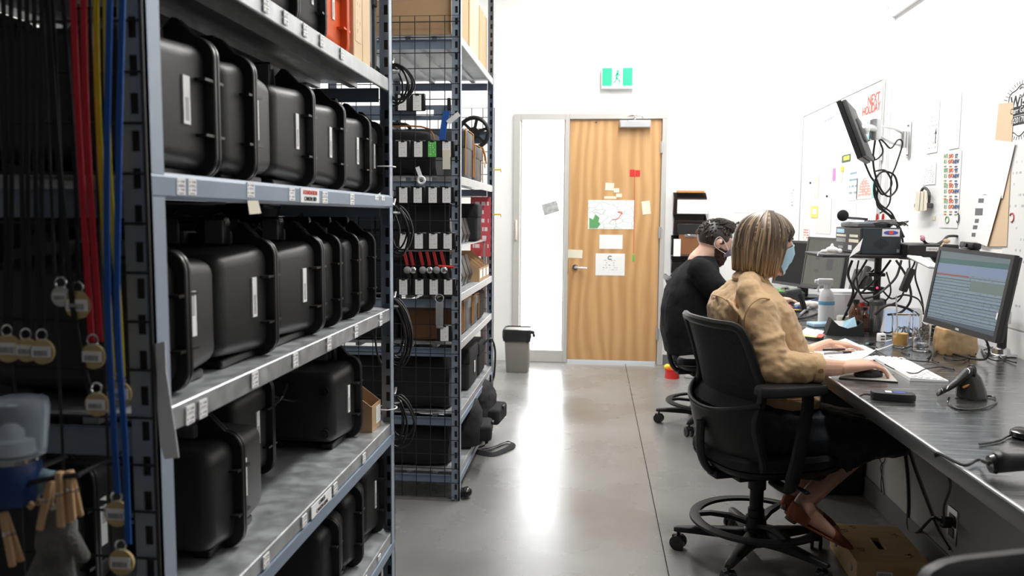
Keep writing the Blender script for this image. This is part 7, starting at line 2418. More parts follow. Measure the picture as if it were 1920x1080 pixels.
# strap and glossy pebble-shaped device
p = [onz(x, y, CZ + 0.004) for x, y in ((1836, 833), (1858, 830), (1878, 825), (1890, 818), (1896, 816))]
b = B()
rs = []
for k, q_ in enumerate(p):
    w = 0.0055 - 0.0009 * k
    rs.append([q_ + V((0, w, 0)), q_ + V((0, w * .6, .0025)), q_ + V((0, -w * .6, .0025)), q_ + V((0, -w, 0)), q_ + V((0, 0, -0.003))])
t = solo('wrist_strap', b.rings(rs), M_black, 'short black wrist strap on the counter near the right picture edge', 'strap')
q = onz(1922, 822, CZ)
solo('rounded_gadget', B().lathe([(0, 0), (0.030, 0.001), (0.036, 0.008), (0.034, 0.018), (0.024, 0.025), (0, 0.028)], (q.x, q.y, CZ), 28), M_blackg, 'glossy black rounded gadget cut by the right picture edge', 'device')

# glasses
def glass(q, r0, r1, h, label, fill, fm_):
    t = thing('drinking_glass', label, 'glass', (q.x, q.y, CZ))
    part('glass_wall', B().lathe([(0, 0.0), (r0 - .003, 0.0), (r0, 0.002), (r1, h), (r1 - 0.0022, h), (r0 - 0.0024, 0.010), (0, 0.009)], (0, 0, 0), 32), M_glass, t)
    fr_ = (fill - .01) / h
    rt = r0 + (r1 - r0) * fr_ - 0.0030
    part('drink', B().lathe([(0, 0.0098), (r0 - 0.0032, 0.0108), (rt, fill), (0, fill)], (0, 0, 0), 32), fm_, t)
    return t


q = onz(1687, 651, CZ)
t = glass(q, 0.032, 0.038, 0.145, 'glass half full of orange juice with a metal straw', 0.062, mat('orange_juice', (0.85, 0.50, 0.14), 0.35))
part('straw', B().cyl((-0.008, 0.0, 0.015), (-0.026, 0.0, 0.225), 0.0032, n=10), M_alu, t)
part('wood_lid_stick', B().obox((0.010, 0, 0.1472), (1, 0.1, 0.0), UZ, 0.06, 0.008, 0.002, 0.0005), M_cardl, t)
q = onz(1726, 658, CZ)
glass(q, 0.033, 0.038, 0.165, 'nearly empty tall clear glass beside the orange juice', 0.034, M_water)
# wooden stump block
q = onz(1790, 655, CZ)
t = thing('wooden_block', 'irregular pale wooden block with bark-like grain behind the large monitor', 'block', (1.50, 3.45, CZ))
me = voxel(B().loft([((0, 0, z), V((0.075 * k, 0, 0)), V((0, 0.07 * k, 0))) for z, k in ((0, .95), (0.03, 1), (0.09, .97), (0.108, .93))], 24, 3.6), 0.005, 1, disp=[(0.03, 0.010)])
for v in me.vertices:
    v.co.z = max(0, v.co.z)
part('block_body', me, mat('olive_wood', (0.72, 0.52, 0.29), 0.5, col2=(0.45, 0.28, 0.13), scale=9, stretch=(1, 1, 0.25), detail=6), t)
part('hollow_rim', B().lathe([(0.036, 0.102), (0.050, 0.1135), (0.058, 0.110)], (0, 0, 0), 24), M_cardl, t)
# tablet with a white frame
q = onz(1680, 632, CZ)
t = thing('tablet', 'white-framed tablet leaning up behind the orange juice glass', 'tablet', (q.x + 0.03, q.y + .02, CZ), -0.1)
M_ = Matrix.Rotation(-0.22, 4, 'X')
part('tablet_frame', B().box(-0.092, 0.092, -0.004, 0.004, 0.002, 0.140, 0.006, M=M_), M_white, t, False)
part('screen', B().box(-0.072, 0.072, -0.0052, -0.0042, 0.016, 0.126, M=M_), mat('tablet_screen', (0.02, 0.02, 0.02), 0.2, emit=(0.45, 0.56, 0.75), es=0.8), t, False)
part('prop_leg', B().box(-0.05, 0.05, 0.04, 0.046, 0.0, 0.10, M=Matrix.Rotation(0.25, 4, 'X')), M_grey, t, False)
# power adapter, cylinder, bottles, can
q = onz(1652, 641, CZ)
t = thing('usb_adapter', 'small white plug adapter standing in front of the tablet', 'adapter', (q.x, q.y, CZ), 0.2)
part('adapter_body', B().box(-0.017, 0.017, -0.014, 0.014, 0, 0.040, 0.006, 3), M_white, t)
part('port', B().box(-0.010, 0.008, -0.0148, -0.0138, 0.024, 0.030), M_ink, t, False)
part('port', B().box(-0.010, 0.008, -0.0148, -0.0138, 0.011, 0.017), M_ink, t, False)
cable('white_cable', [onz(1660, 640, CZ + 0.01), onz(1720, 628, CZ + 0.02), onz(1690, 640, CZ + 0.014), onz(1650, 655, CZ + 0.004), onz(1620, 660, CZ + 0.004)], 0.0030, M_white, 'white charging cable running from the adapter past the juice glass', sm=8)
q = onz(1641, 628, CZ)
t = thing('tumbler', 'dark grey metallic tumbler beside the tablet', 'tumbler', (q.x, q.y, CZ))
part('tumbler_body', B().lathe([(0, 0), (0.024, 0.001), (0.027, 0.018), (0.030, 0.06), (0.032, 0.145), (0, 0.145)], n=28), mat('gunmetal', (0.16, 0.165, 0.17), 0.25, 0.8), t)
part('tumbler_lid', B().lathe([(0, 0.1452), (0.033, 0.1452), (0.033, 0.162), (0.028, 0.168), (0, 0.168)], n=28), M_dgrey, t)
part('tumbler_foot', B().cyl((0, 0, 0.0), (0, 0, 0.02), 0.0275, 0.028, 28), M_black, t)
q = onz(1603, 622, CZ)
t = thing('brown_bottle', 'amber glass bottle with a black cap behind the tissue holder', 'bottle', (q.x, q.y, CZ))
M_amber = mat('amber_glass', (0.10, 0.035, 0.015), 0.08, coat=0.5)
part('bottle_body', B().lathe([(0, 0), (0.028, 0.001), (0.031, 0.006), (0.031, 0.095), (0.026, 0.115), (0.013, 0.130), (0.012, 0.142), (0, 0.142)], n=28), M_amber, t)
part('bottle_label', B().lathe([(0.0315, 0.02), (0.0318, 0.021), (0.0318, 0.085), (0.0315, 0.086)], n=28), mat('brown_label', (0.13, 0.07, 0.05), 0.6, var=0.4, scale=60), t)
part('bottle_cap', B().cyl((0, 0, 0.1422), (0, 0, 0.160), 0.015, n=20), M_black, t)
dup(t, (q.x + 0.055, q.y + 0.04, CZ), 1.0, 'second amber bottle just right of the first amber bottle', None, (0.85, 0.85, 0.75))
q = onz(1626, 612, CZ)
t = thing('red_can', 'small red can with a blue band between amber bottles and tumbler', 'can', (q.x + 0.01, q.y + 0.10, CZ))
part('can_body', B().cyl((0, 0, 0), (0, 0, 0.115), 0.028, n=24), M_red, t)
part('can_band', B().cyl((0, 0, 0.045), (0, 0, 0.08), 0.0286, n=24), mat('blue_band', (0.05, 0.2, 0.5), 0.5), t)
part('can_lid', B().cyl((0, 0, 0.115), (0, 0, 0.12), 0.024, n=24), M_chrome, t)
# white appliance box
q = onz(1585, 605, CZ)
t = thing('white_box_device', 'white rectangular box device behind the amber bottles', 'device', (1.37, 4.50, CZ), 0.0)
part('body', B().box(-0.105, 0.135, -0.06, 0.10, 0, 0.165, 0.008, 2), mat('soft_white_plastic', (0.74, 0.75, 0.75), 0.5), t)
part('front_cover', B().box(-0.095, 0.125, -0.064, -0.0605, 0.012, 0.15, 0.006), M_white, t)
q = onz(1590, 610, CZ)
t = thing('white_tub', 'low white tub with a small black knob in front of the white box', 'tub', (1.30, 4.24, CZ))
part('tub_body', B().lathe([(0, 0), (0.042, 0.001), (0.046, 0.05), (0.043, 0.055), (0, 0.055)], n=28), mat('ivory_plastic', (0.75, 0.72, 0.64), 0.5), t)
part('knob', B().lathe([(0, 0.0552), (0.006, 0.056), (0.010, 0.066), (0.005, 0.074), (0, 0.075)], n=14), M_black, t)
# spray bottle
q = onz(1548, 606, CZ)
t = thing('spray_bottle', 'white disinfectant spray bottle with a faint blue label band', 'bottle', (q.x, q.y, CZ), PI)
part('bottle_body', B().lathe([(0, 0), (0.036, 0.001), (0.040, 0.006), (0.040, 0.13), (0.034, 0.16), (0.016, 0.185), (0, 0.185)], n=28), mat('clear_white_plastic', (0.88, 0.88, 0.88), 0.35), t)
part('label_band', B().lathe([(0.0405, 0.10), (0.0408, 0.101), (0.0408, 0.118), (0.0405, 0.119)], n=28), mat('cyan_band', (0.16, 0.45, 0.70), 0.5), t)
part('spray_head', B().box(-0.030, 0.050, -0.014, 0.014, 0.205, 0.238, 0.006, 2).cyl((0, 0, 0.1852), (0, 0, 0.206), 0.017, n=20), M_white, t)
part('nozzle', B().cyl((0.050, 0, 0.224), (0.064, 0, 0.224), 0.009, n=14), M_white, t)
part('spray_trigger', B().tube([(0.034, 0, 0.206), (0.046, 0, 0.185), (0.042, 0, 0.165)], 0.005, 8, sm=3), M_white, t)
# tissue dispenser, black, sagging top
q = onz(1581, 627, CZ)
t = thing('tissue_holder', 'black curved tissue holder with blue and white tissue in it', 'tissue holder', (q.x, q.y, CZ), -0.12)
poly = [(-0.085, 0.0), (0.085, 0.0), (0.078, 0.070), (0.05, 0.048), (0.01, 0.036), (-0.03, 0.048), (-0.062, 0.078)]
part('holder_side', B().prism(poly, 'Y', -0.05, -0.045, 0.001), M_black, t, False)
part('holder_side', B().prism(poly, 'Y', 0.045, 0.05, 0.001), M_black, t, False)
part('holder_end', B().prism([(-0.085, 0.0), (-0.080, 0.0), (-0.058, 0.076), (-0.062, 0.078)], 'Y', -0.0448, 0.0448), M_black, t, False)
part('holder_end', B().prism([(0.085, 0.0), (0.080, 0.0), (0.074, 0.068), (0.078, 0.070)], 'Y', -0.0448, 0.0448), M_black, t, False)
part('blue_tissue', B().plate((-0.01, -0.03, 0.02), (0.06, -0.03, 0.02), (0.05, 0.01, 0.085), (0.0, 0.01, 0.060), 0.002), M_mask, t, False)
part('white_tissue', B().plate((-0.055, -0.02, 0.02), (0.01, -0.02, 0.02), (0.04, 0.02, 0.062), (-0.045, 0.02, 0.062), 0.002), M_paper, t, False)
q = onz(1541, 612, CZ)
t = solo('blue_wipes_pack', B().obox((q.x, q.y, CZ + 0.011), (1, 0.2, 0), UZ, 0.13, 0.09, 0.02, 0.006, 2), mat('powder_blue', (0.35, 0.52, 0.66), 0.6), 'flat pale blue pack beside the tissue holder', 'pack')
t = thing('note_pile', 'loose yellow and white notes with a red corner on a dark round tin', 'notes', tuple(onz(1521, 636, CZ)), world_built=True)
q = onz(1526, 636, CZ)
part('round_tin', B().cyl((q.x, q.y, CZ), (q.x, q.y, CZ + 0.012), 0.042, n=28), M_dgrey, t)
part('yellow_note', flat_sheet([(1500, 630), (1540, 634), (1543, 626), (1505, 624)], CZ + 0.0135, None), mat('note_yellow', (0.80, 0.78, 0.30), 0.8), t, False)
part('white_note', flat_sheet([(1498, 624), (1535, 632), (1545, 624), (1512, 616)], CZ + 0.016, None, curl=0.015), M_paper, t, False)
part('red_note', flat_sheet([(1530, 632), (1541, 633), (1546, 627), (1535, 626)], CZ + 0.0185, None), M_inkr, t, False)
# small usb gadgets
for i, (x, y, lab, m) in enumerate(((1632, 646, 'tiny black adapter with teal tip left of the white adapter', M_black), (1640, 655, 'tiny black plug on the counter in front of the white adapter', M_black))):
    q = onz(x, y, CZ)
    t = thing('usb_plug', lab, 'plug', (q.x, q.y, CZ), 0.6 + i)
    part('plug_body', B().box(-0.018, 0.018, -0.008, 0.008, 0, 0.012, 0.003), m, t)
    part('plug_tip', B().box(-0.026, -0.0182, -0.006, 0.006, 0.003, 0.009), mat('teal_tip', (0.2, 0.5, 0.5), 0.5) if i == 0 else M_chrome, t)
# cables lying on the counter by the monitor
for pts, r, lab, m in (([(1760, 680), (1748, 668), (1770, 652), (1805, 652), (1818, 668), (1795, 676), (1770, 668), (1790, 656), (1830, 664)], 0.003, 'black cable coil lying in front of the wooden block', M_black),
                       ([(1640, 655), (1665, 668), (1712, 676), (1750, 680), (1788, 692)], 0.0025, 'thin black cable from the plugs toward the keyboard', M_black),
                       ([(1820, 660), (1835, 640), (1862, 655), (1880, 672), (1905, 680)], 0.0035, 'black cable running from the large monitor toward the arm base', M_black),
                       ([(1840, 655), (1850, 670), (1875, 676), (1890, 660), (1870, 650), (1845, 656)], 0.0030, 'black cable ring lying beside the arm base', M_black),
                       ([(1705, 665), (1690, 656), (1720, 648), (1745, 660), (1740, 672)], 0.0035, 'black cable loop beside the clear glass', M_black)):
    cable('counter_cable', [onz(x, y, CZ + 0.004 + 0.003 * (i % 3)) for i, (x, y) in enumerate(pts)], r, m, lab, sm=8)
cable('monitor_cable', [c1_ - u1 * 0.12 - n1 * 0.045, V((1.47, 3.12, 0.86)), V((1.50, 3.2, CZ + 0.02)), V((1.46, 3.42, CZ + 0.008))], 0.0045, M_black, 'black cable dropping from the back of the large monitor')

# the far end of the counter: the man's clutter
t = thing('circuit_board', 'green printed circuit board lying on the counter past the person\'s chin', 'circuit board', (1.20, 5.46, CZ + 0.05), 0.15)
part('board', B().box(-0.14, 0.16, -0.10, 0.10, 0.02, 0.026), mat('green_pcb', (0.10, 0.30, 0.07), 0.5, var=0.3, scale=60), t, False)
rnd = random.Random(2)
for k in range(16):
    x, y = rnd.uniform(-.12, .13), rnd.uniform(-.08, .08)
    part('chip', B().box(x, x + rnd.uniform(.01, .03), y, y + rnd.uniform(.008, .02), 0.0262, 0.0262 + rnd.uniform(.004, .016)), rnd.choice((M_black, M_white, M_grey, M_chrome)), t, False)
part('board_tray', B().box(-0.15, 0.17, -0.11, 0.11, -0.05, 0.018, 0.004), M_dgrey, t, False)
t = thing('cardboard_tray', 'small open white tray of parts on the counter between the two persons', 'tray', (1.12, 5.35, CZ), 0.2)
part('tray_body', B().box(-.09, .09, -.05, .05, 0, .02, .004), M_white, t)
part('tray_parts', B().ball((0, 0, .024), .02, (1.5, 1, .5), 10).ball((.04, .01, .024), .014, n=8).ball((-.05, -.01, .022), .012, n=8), M_grey, t, kind='stuff')
q = onz(1503, 585, CZ)
t = thing('barcode_scanner', 'black scanner with yellow trigger near the man\'s hand', 'scanner', (q.x, q.y + .02, CZ), 0.1)
part('handle_grip', B().tube([(0.02, 0, 0.015), (0.01, 0, 0.05), (-0.01, 0, 0.10), (-0.03, 0, 0.12)], 0.020, 10, flat=.8, sm=4), M_black, t)
part('scan_head', B().obox((-0.05, 0, 0.118), (1, 0, 0.15), UZ, 0.09, 0.05, 0.035, 0.01, 2), M_dgrey, t)
part('trigger', B().box(-0.05, -0.01, -0.010, 0.010, 0.0, 0.014, 0.003), M_yellow, t)
part('stand_foot', B().cyl((0.0, 0, 0), (0.0, 0, 0.010), 0.045, n=24), M_black, t)
for pts, m, lab in (([(1500, 590), (1520, 575), (1545, 570), (1570, 578), (1560, 590)], M_grey, 'grey cable bundle winding left of the white spray bottle'),
                    ([(1490, 578), (1515, 566), (1540, 560), (1562, 563)], mat('blue_cable', (0.05, 0.13, 0.40), 0.5), 'blue network cable behind the grey cable bundle'),
                    ([(1480, 598), (1510, 596), (1535, 588), (1552, 580)], M_black, 'black cable lying in front of the black scanner of the man')):
    cable('counter_cable', [onz(x, y, CZ + 0.010) for x, y in pts], 0.007, m, lab, sm=6)
q = onz(1530, 560, CZ)
solo('white_glove', voxel(B().ball((1.33, 5.05, CZ + 0.025), 0.03, (2.2, 1.2, .8), 14).ball((1.40, 5.02, CZ + 0.03), 0.028, (1.5, 1, .9), 12).ball((1.27, 5.07, CZ + 0.02), 0.02, (1.8, .7, .9), 12), 0.006, 3, disp=[(0.03, 0.012)]), mat('offwhite_cloth', (0.55, 0.53, 0.50), 0.9), 'crumpled off-white glove in front of the olive-screen monitor', 'glove')
solo('pink_button_marker', B().lathe([(0, 0), (0.016, 0.001), (0.018, 0.012), (0.010, 0.024), (0, 0.026)], (1.20, 5.02, CZ), 18), mat('pink_marker', (0.80, 0.10, 0.25), 0.5), 'small pink round marker cap by the blue network cable', 'marker')
t = thing('keyboard', 'small dark keyboard in front of the man', 'keyboard', (1.02, 4.95, CZ), PI / 2)
part('keyboard_base', B().box(-.16, .16, -.055, .055, 0, .014, .004), M_dgrey, t)
kmd = B().box(-.0078, .0078, -.0078, .0078, 0, .003).mesh('key')
kmd.materials.append(M_black)
for r_ in range(5):
    for k in range(15):
        o = bpy.data.objects.new('key', kmd)
        COL.objects.link(o)
        o.parent = t
        o.location = (-.147 + k * .021, -.042 + r_ * .021, .0141)

# ================================================================== under the counter
bx_ = onz(1520, 955, 0)
t = thing('computer_tower', 'black computer tower on the floor under the counter against the low wall', 'computer', (1.16, 4.05, 0))
part('case_body', B().box(-0.12, 0.125, -0.22, 0.22, 0.012, 0.50, 0.008, 2), M_black, t)
part('front_bezel', B().box(-0.128, -0.1205, -0.21, 0.21, 0.02, 0.49, 0.003), M_dgrey, t)
part('tower_foot', B().box(-0.10, 0.10, -0.19, -0.16, 0, 0.0118).box(-0.10, 0.10, 0.16, 0.19, 0, 0.0118), M_black, t)
XK = 1.305 - 0.006
kk = lambda x, y: onx(x, y, XK)
oc_ = kk(1783, 985)
t = thing('power_outlet', 'steel double power outlet with a black plug on the low concrete wall', 'outlet', (XK + .006, oc_.y, oc_.z - .06), world_built=True)
part('cover_plate', B().box(1.301, 1.3046, oc_.y - 0.04, oc_.y + 0.04, oc_.z - 0.065, oc_.z + 0.065, 0.002), mat('steel_plate', (0.45, 0.44, 0.42), 0.3, 0.9), t)
for dz in (-0.024, 0.024):
    part('socket', B().box(1.2985, 1.3008, oc_.y - 0.02, oc_.y + 0.02, oc_.z + dz - 0.018, oc_.z + dz + 0.018, 0.002), M_dgrey, t)
part('plug', B().box(1.262, 1.2983, oc_.y - 0.014, oc_.y + 0.014, oc_.z - 0.008, oc_.z + 0.03, 0.006, 2), M_black, t)
cable('wall_cable', [kk(1692, 822), kk(1700, 880), kk(1703, 940), kk(1703, 990), kk(1720, 998), V((1.25, oc_.y + .04, oc_.z + .01)), V((1.262, oc_.y + .005, oc_.z + .012))], 0.0055, M_black, 'flat black power cable hanging down the low wall to the outlet plug')
cable('wall_cable', [kk(1695, 815), kk(1715, 880), kk(1745, 960), kk(1762, 1000), kk(1780, 1030)], 0.0045, M_black, 'straight black cable slanting down the low wall past the outlet')
for i, (o_, lab) in enumerate(((0, 'thin black cord loop on the low wall, its left strand'), (9, 'thin black cord loop on the low wall, its right strand'))):
    cable('cord', [kk(1645 + o_, 835), kk(1650 + o_, 862), kk(1654 - o_ * .3, 875), kk(1652 + o_ * .5, 910), kk(1657 + o_ * .4, 945)], 0.0022, M_black, lab, cat='cord')
t = thing('red_tin', 'red round tin with a yellow cloth on the floor beside the man\'s chair', 'tin', (0.655, 6.55, 0))
part('tin_body', B().cyl((0, 0, 0), (0, 0, 0.075), 0.058, n=28).cyl((0, 0, 0.068), (0, 0, 0.078), 0.061, n=28), M_red, t)
part('yellow_cloth', voxel(B().ball((-0.04, 0, 0.09), 0.03, (1, 1, .9), 12).ball((-0.02, 0.01, 0.08), 0.03, n=12), 0.006, 2), M_yellow, t)
solo('white_floor_plug', B().box(0.76, 0.86, 6.55, 6.62, 0, 0.06, 0.01, 2), M_white, 'small white box on the floor right of the red tin', 'box')

# ================================================================== back wall: file pockets, paper, hooks
YB2 = WY - 0.002
def wall_file(px0, px1, pyt, pyb, label, m, deep=0.09):
    a, b_ = at(px0, pyt, YB2), at(px1, pyb, YB2)
    t = thing('wall_file_pocket', label, 'file holder', ((a.x + b_.x) / 2, YB2, b_.z), world_built=True, group='dark file pockets on the back wall')
    part('back_plate', B().box(a.x, b_.x, YB2 - 0.004, YB2, b_.z, a.z, 0.001), m, t, False)
    part('front_plate', B().plate((a.x, YB2 - 0.045, b_.z), (b_.x, YB2 - 0.045, b_.z), (b_.x, YB2 - deep, a.z - 0.05), (a.x, YB2 - deep, a.z - 0.05), 0.003), m, t, False)
    part('bottom_plate', B().box(a.x, b_.x, YB2 - 0.045, YB2 - 0.0041, b_.z, b_.z + 0.003), m, t, False)
    for x in (a.x, b_.x - 0.003):
        part('side_plate', B().prism([(YB2 - 0.0042, b_.z + .0031), (YB2 - 0.045, b_.z + .0031), (YB2 - deep + .001, a.z - 0.05), (YB2 - 0.0042, a.z)], 'X', x, x + 0.003), m, t, False)
    return t, a, b_


M_smoke = mat('smoked_brown_plastic', (0.035, 0.022, 0.017), 0.3)
t, a, b_ = wall_file(1262, 1322, 361, 402, 'top brown file pocket holding white papers beside the door', M_smoke)
solo('orange_folder', B().box(a.x + 0.03, b_.x - 0.02, YB2 - 0.08, YB2 - 0.01, a.z - 0.004, a.z + 0.012, 0.002), M_orange, 'orange folder lying on the top file pocket beside the door', 'folder')
solo('pink_sheet', B().box(a.x + 0.03, b_.x - 0.025, YB2 - 0.078, YB2 - 0.012, a.z + 0.0125, a.z + 0.020), mat('pink_paper', (0.75, 0.50, 0.48), 0.8), 'pink paper on the orange folder above the file pockets', 'paper')
solo('paper_bundle', B().box(a.x + 0.03, b_.x + 0.01, YB2 - 0.105, YB2 - 0.094, b_.z + 0.005, b_.z + 0.125), M_docX, 'bundle of white papers standing in front of the top file pocket', 'papers')
t, a, b_ = wall_file(1262, 1322, 402, 440, 'middle brown file pocket holding a black binder', M_smoke)
solo('black_binder', B().box(a.x + 0.03, b_.x + 0.005, YB2 - 0.11, YB2 - 0.095, b_.z + 0.003, b_.z + 0.095, 0.004), M_black, 'black binder in front of the middle file pocket', 'binder')
t, a, b_ = wall_file(1258, 1325, 441, 478, 'lower black file pocket behind the clipboard', M_black)
t = thing('clipboard', 'brown clipboard with a silver clip leaning on the lower file pocket', 'clipboard', at(1292, 480, YB2 - .1), world_built=True)
c0_, c1b = at(1273, 437, YB2 - 0.1), at(1315, 478, YB2 - 0.1)
part('board', B().box(c0_.x, c1b.x, YB2 - 0.106, YB2 - 0.1, c1b.z, c0_.z, 0.002), mat('clipboard_brown', (0.22, 0.09, 0.035), 0.5), t)
part('silver_clip', B().box((c0_.x + c1b.x) / 2 - 0.05, (c0_.x + c1b.x) / 2 + 0.05, YB2 - 0.114, YB2 - 0.1062, c0_.z - 0.035, c0_.z - 0.01, 0.004), M_chrome, t)
solo('white_envelope', B().box(a.x + 0.015, a.x + 0.075, YB2 - 0.11, YB2 - 0.107, b_.z - 0.01, b_.z + 0.14), M_paper, 'white envelope standing left of the brown clipboard', 'envelope')
t, a, b_ = wall_file(1258, 1325, 480, 512, 'lowest black file pocket behind the man\'s back', M_black)
sheet_back('faint_poster', 1374, 357, 1408, 399, print_mat('pale_blue_print', paper=(0.80, 0.81, 0.84), ink=(0.68, 0.72, 0.80), lines=20, u='X', v='Z', dens=0.5, words=6), 'pale printed poster on the back wall above the bent head', 'poster', Y=WY)
sheet_back('faint_poster', 1476, 352, 1494, 392, print_mat('pale_print', paper=(0.83, 0.82, 0.82), ink=(0.45, 0.45, 0.5), lines=7, u='X', v='Z', dens=0.4, words=3), 'narrow pale notice on the back wall just left of the corner', 'poster', Y=WY)
for i, px in enumerate((1352, 1362, 1373, 1384, 1394)):
    c = at(px, 420, WY - 0.03)
    t = thing('wall_hook', 'black cable-hung hook on the back wall, %s from the left' % ORD[i], 'hook', (c.x, WY, c.z), world_built=True, group='hooks behind the bent head')
    part('hook_arm', B().tube([V((c.x, WY, c.z + 0.01)), V((c.x, WY - 0.04, c.z)), V((c.x, WY - 0.055, c.z + 0.02))], 0.006, 6), M_black, t)
    part('headset_loop', B().tube([c + V((0.022 * math.cos(a), -0.01, -0.012 + 0.026 * math.sin(a))) for a in [k * PI / 6 for k in range(12)]], 0.006, 6, True), M_black, t)

# ================================================================== right wall: whiteboard, papers
XW = WX - 0.0005


def wq(x, y, o=0.0):
    return onx(x, y, XW - o)


def wall_sheet(name, pts, m, label, cat='paper', o=0.001, t_=0.0012, parent=None):
    p = [wq(x, y, o) for x, y in pts]
    b = B().plate(p[0], p[1], p[2], p[3], 0.0)
    b = B()
    bm = b.bm
    q = [bm.verts.new(a) for a in p]
    w = [bm.verts.new(a + V((-t_, 0, 0))) for a in p]
    bm.faces.new(q)
    bm.faces.new(w[::-1])
    for i in range(4):
        bm.faces.new((q[i], q[(i + 1) % 4], w[(i + 1) % 4], w[i]))
    if parent is not None:
        return part(name, b, m, parent, False)
    return solo(name, b, m, label, cat, smooth=False)


def rsheet(name, x0, x1, yt, yb, m, label, cat='paper', o=0.001, parent=None, sk=0.0, at_x=None):
    """upright sheet: top and bottom heights taken at its near edge, world-rectangular"""
    p0, p1 = wq(x1, yt, o), wq(x1, yb, o)
    yfar = wq(x0, 405, o).y
    b = B().box(XW - o - 0.0014, XW - o, p0.y, yfar, p1.z, p0.z)
    if sk:
        cen = V((XW, (p0.y + yfar) / 2, (p0.z + p1.z) / 2))
        b.bm.transform(Matrix.Translation(cen) @ Matrix.Rotation(sk, 4, 'X') @ Matrix.Translation(-cen))
    if parent is not None:
        return part(name, b, m, parent, False)
    return solo(name, b, m, label, cat, smooth=False)


wb0, wb1 = wq(1510, 217), wq(1660, 149)
wy0, wy1 = wb1.y, wb0.y
wz1 = wb1.z
wz0 = wq(1660, 480).z
t = thing('whiteboard', 'large whiteboard with red and green writing and pinned notes on the right wall', 'whiteboard', (WX, (wy0 + wy1) / 2, wz0), world_built=True)
M_wb = mat('whiteboard_enamel', (0.83, 0.84, 0.85), 0.25)
wbo = part('board', B().box(XW - 0.010, XW, wy0, wy1, wz0, wz1), M_wb, t, False)
for a in ((wy0 - 0.012, wy0, wz0 - .012, wz1 + .012), (wy1, wy1 + 0.012, wz0 - .012, wz1 + .012), (wy0, wy1, wz1, wz1 + .012), (wy0, wy1, wz0 - .012, wz0)):
    part('frame_rail', B().box(XW - 0.016, XW, *a, 0.002), M_alu, t, False)
for px in (1543, 1577, 1616):
    yy = wq(px, 300).y
    part('ruled_line', B().box(XW - 0.0108, XW - 0.0101, yy - 0.002, yy + 0.002, wq(1600, 320).z, wz1 - 0.03), M_inkg, wbo, False)
zz = wq(1616, 268).z
part('ruled_line', B().box(XW - 0.0108, XW - 0.0101, wq(1655, 300).y, wq(1545, 300).y, 1.585, 1.590), mat('faint_blue_ink', (0.55, 0.60, 0.75), 0.6), wbo, False)
RD, UU = (0, -1, 0), (0, 0, 1)
for s, x, y, sz_, m in (('NEXT', 1638, 186, 0.085, M_inkr), ('HOLIDAY', 1633, 205, 0.075, M_inkr)):
    c = wq(x, y, 0.0115)
    text('writing', s, sz_, c, RD, UU, m, wbo, bold=0.001)
M_teal = mat('teal_ink', (0.25, 0.65, 0.55), 0.6)
for x, y, s, m in ((1590, 212, 'on hold', M_inkg), (1555, 222, 'on the floor', mat('faint_violet_ink', (0.55, 0.55, 0.75), 0.6)), (1632, 232, 'OPEN', M_teal)):
    text('writing', s, 0.05, wq(x, y, 0.0115), RD, UU, m, wbo)
part('green_drawing', B().tube([wq(x, y, 0.012) for x, y in ((1626, 240), (1640, 236), (1640, 256), (1628, 262), (1626, 240))], 0.005, 6), M_teal, wbo)
# scribbled lines of writing
M_scr = print_mat('marker_writing', paper=(0.83, 0.84, 0.85), ink=(0.5, 0.52, 0.58), lines=9, dens=0.42, words=14, heavy=0.3)
for i, (x0, x1, yt, yb) in enumerate(((1514, 1540, 225, 310), (1620, 1655, 270, 300))):
    rsheet('writing_patch', x0, x1, yt, yb, M_scr, '', o=0.0105, parent=wbo)
M_phot = mat('photo_print_dark', (0.05, 0.07, 0.05), 0.4)
t2 = thing('pinned_photo', 'black pinned card with a lime green note on the whiteboard', 'card', tuple(wq(1586, 300, .012)), world_built=True)
rsheet('card', 1574, 1595, 288, 302, M_phot, '', o=0.0112, parent=t2)
rsheet('lime_note', 1577, 1593, 291, 299, mat('lime_note', (0.55, 0.80, 0.10), 0.7), '', o=0.0130, parent=t2)
rsheet('magenta_note', 1558, 1567, 315, 338, mat('magenta_note', (0.72, 0.22, 0.52), 0.7), 'magenta note stuck on the whiteboard', 'note', 0.0112)
rsheet('yellow_note', 1573, 1582, 312, 322, M_yellow, 'orange-yellow note above the clipped cream card on the whiteboard', 'note', 0.0118)
rsheet('cream_card', 1569, 1580, 320, 340, M_cream, 'cream card clipped on the whiteboard right of the magenta note', 'card', 0.0112, sk=0.15)
rsheet('salmon_drawing', 1525, 1536, 328, 372, mat('salmon_drawing', (0.80, 0.58, 0.42), 0.8, col2=(0.82, 0.80, 0.76), scale=25), 'tall salmon drawing on the left part of the whiteboard', 'drawing', 0.0112)
rsheet('list_sheet', 1588, 1610, 313, 375, print_mat('striped_list_print', lines=5, dens=0.6, words=7, heavy=0.35, ink=(0.25, 0.35, 0.42)), 'white sheet with four dark print groups on the whiteboard', 'paper', 0.0112)
t2 = thing('red_triangle_poster', 'white poster with a red rounded triangle of print on the whiteboard', 'poster', tuple(wq(1622, 370, .012)), world_built=True)
rsheet('poster_sheet', 1604, 1636, 330, 372, M_paper, '', o=0.0112, parent=t2)
p = [wq(x, y, 0.0128) for x, y in ((1609, 369), (1612, 348), (1618, 336), (1624, 333), (1631, 345), (1634, 366))]
part('red_triangle', B().prism([(q.y, q.z) for q in p], 'X', XW - 0.0142, XW - 0.0128), print_mat('red_triangle_print', paper=(0.83, 0.35, 0.30), ink=(0.85, 0.80, 0.80), lines=7, dens=0.5, words=9, vlo=0, vhi=1, ulo=0, uhi=1), t2, False)
rsheet('grey_sheet', 1530, 1560, 372, 440, mat('grey_paper', (0.70, 0.70, 0.68), 0.8), 'large pale grey sheet on the lower left of the whiteboard', 'paper', 0.0112)
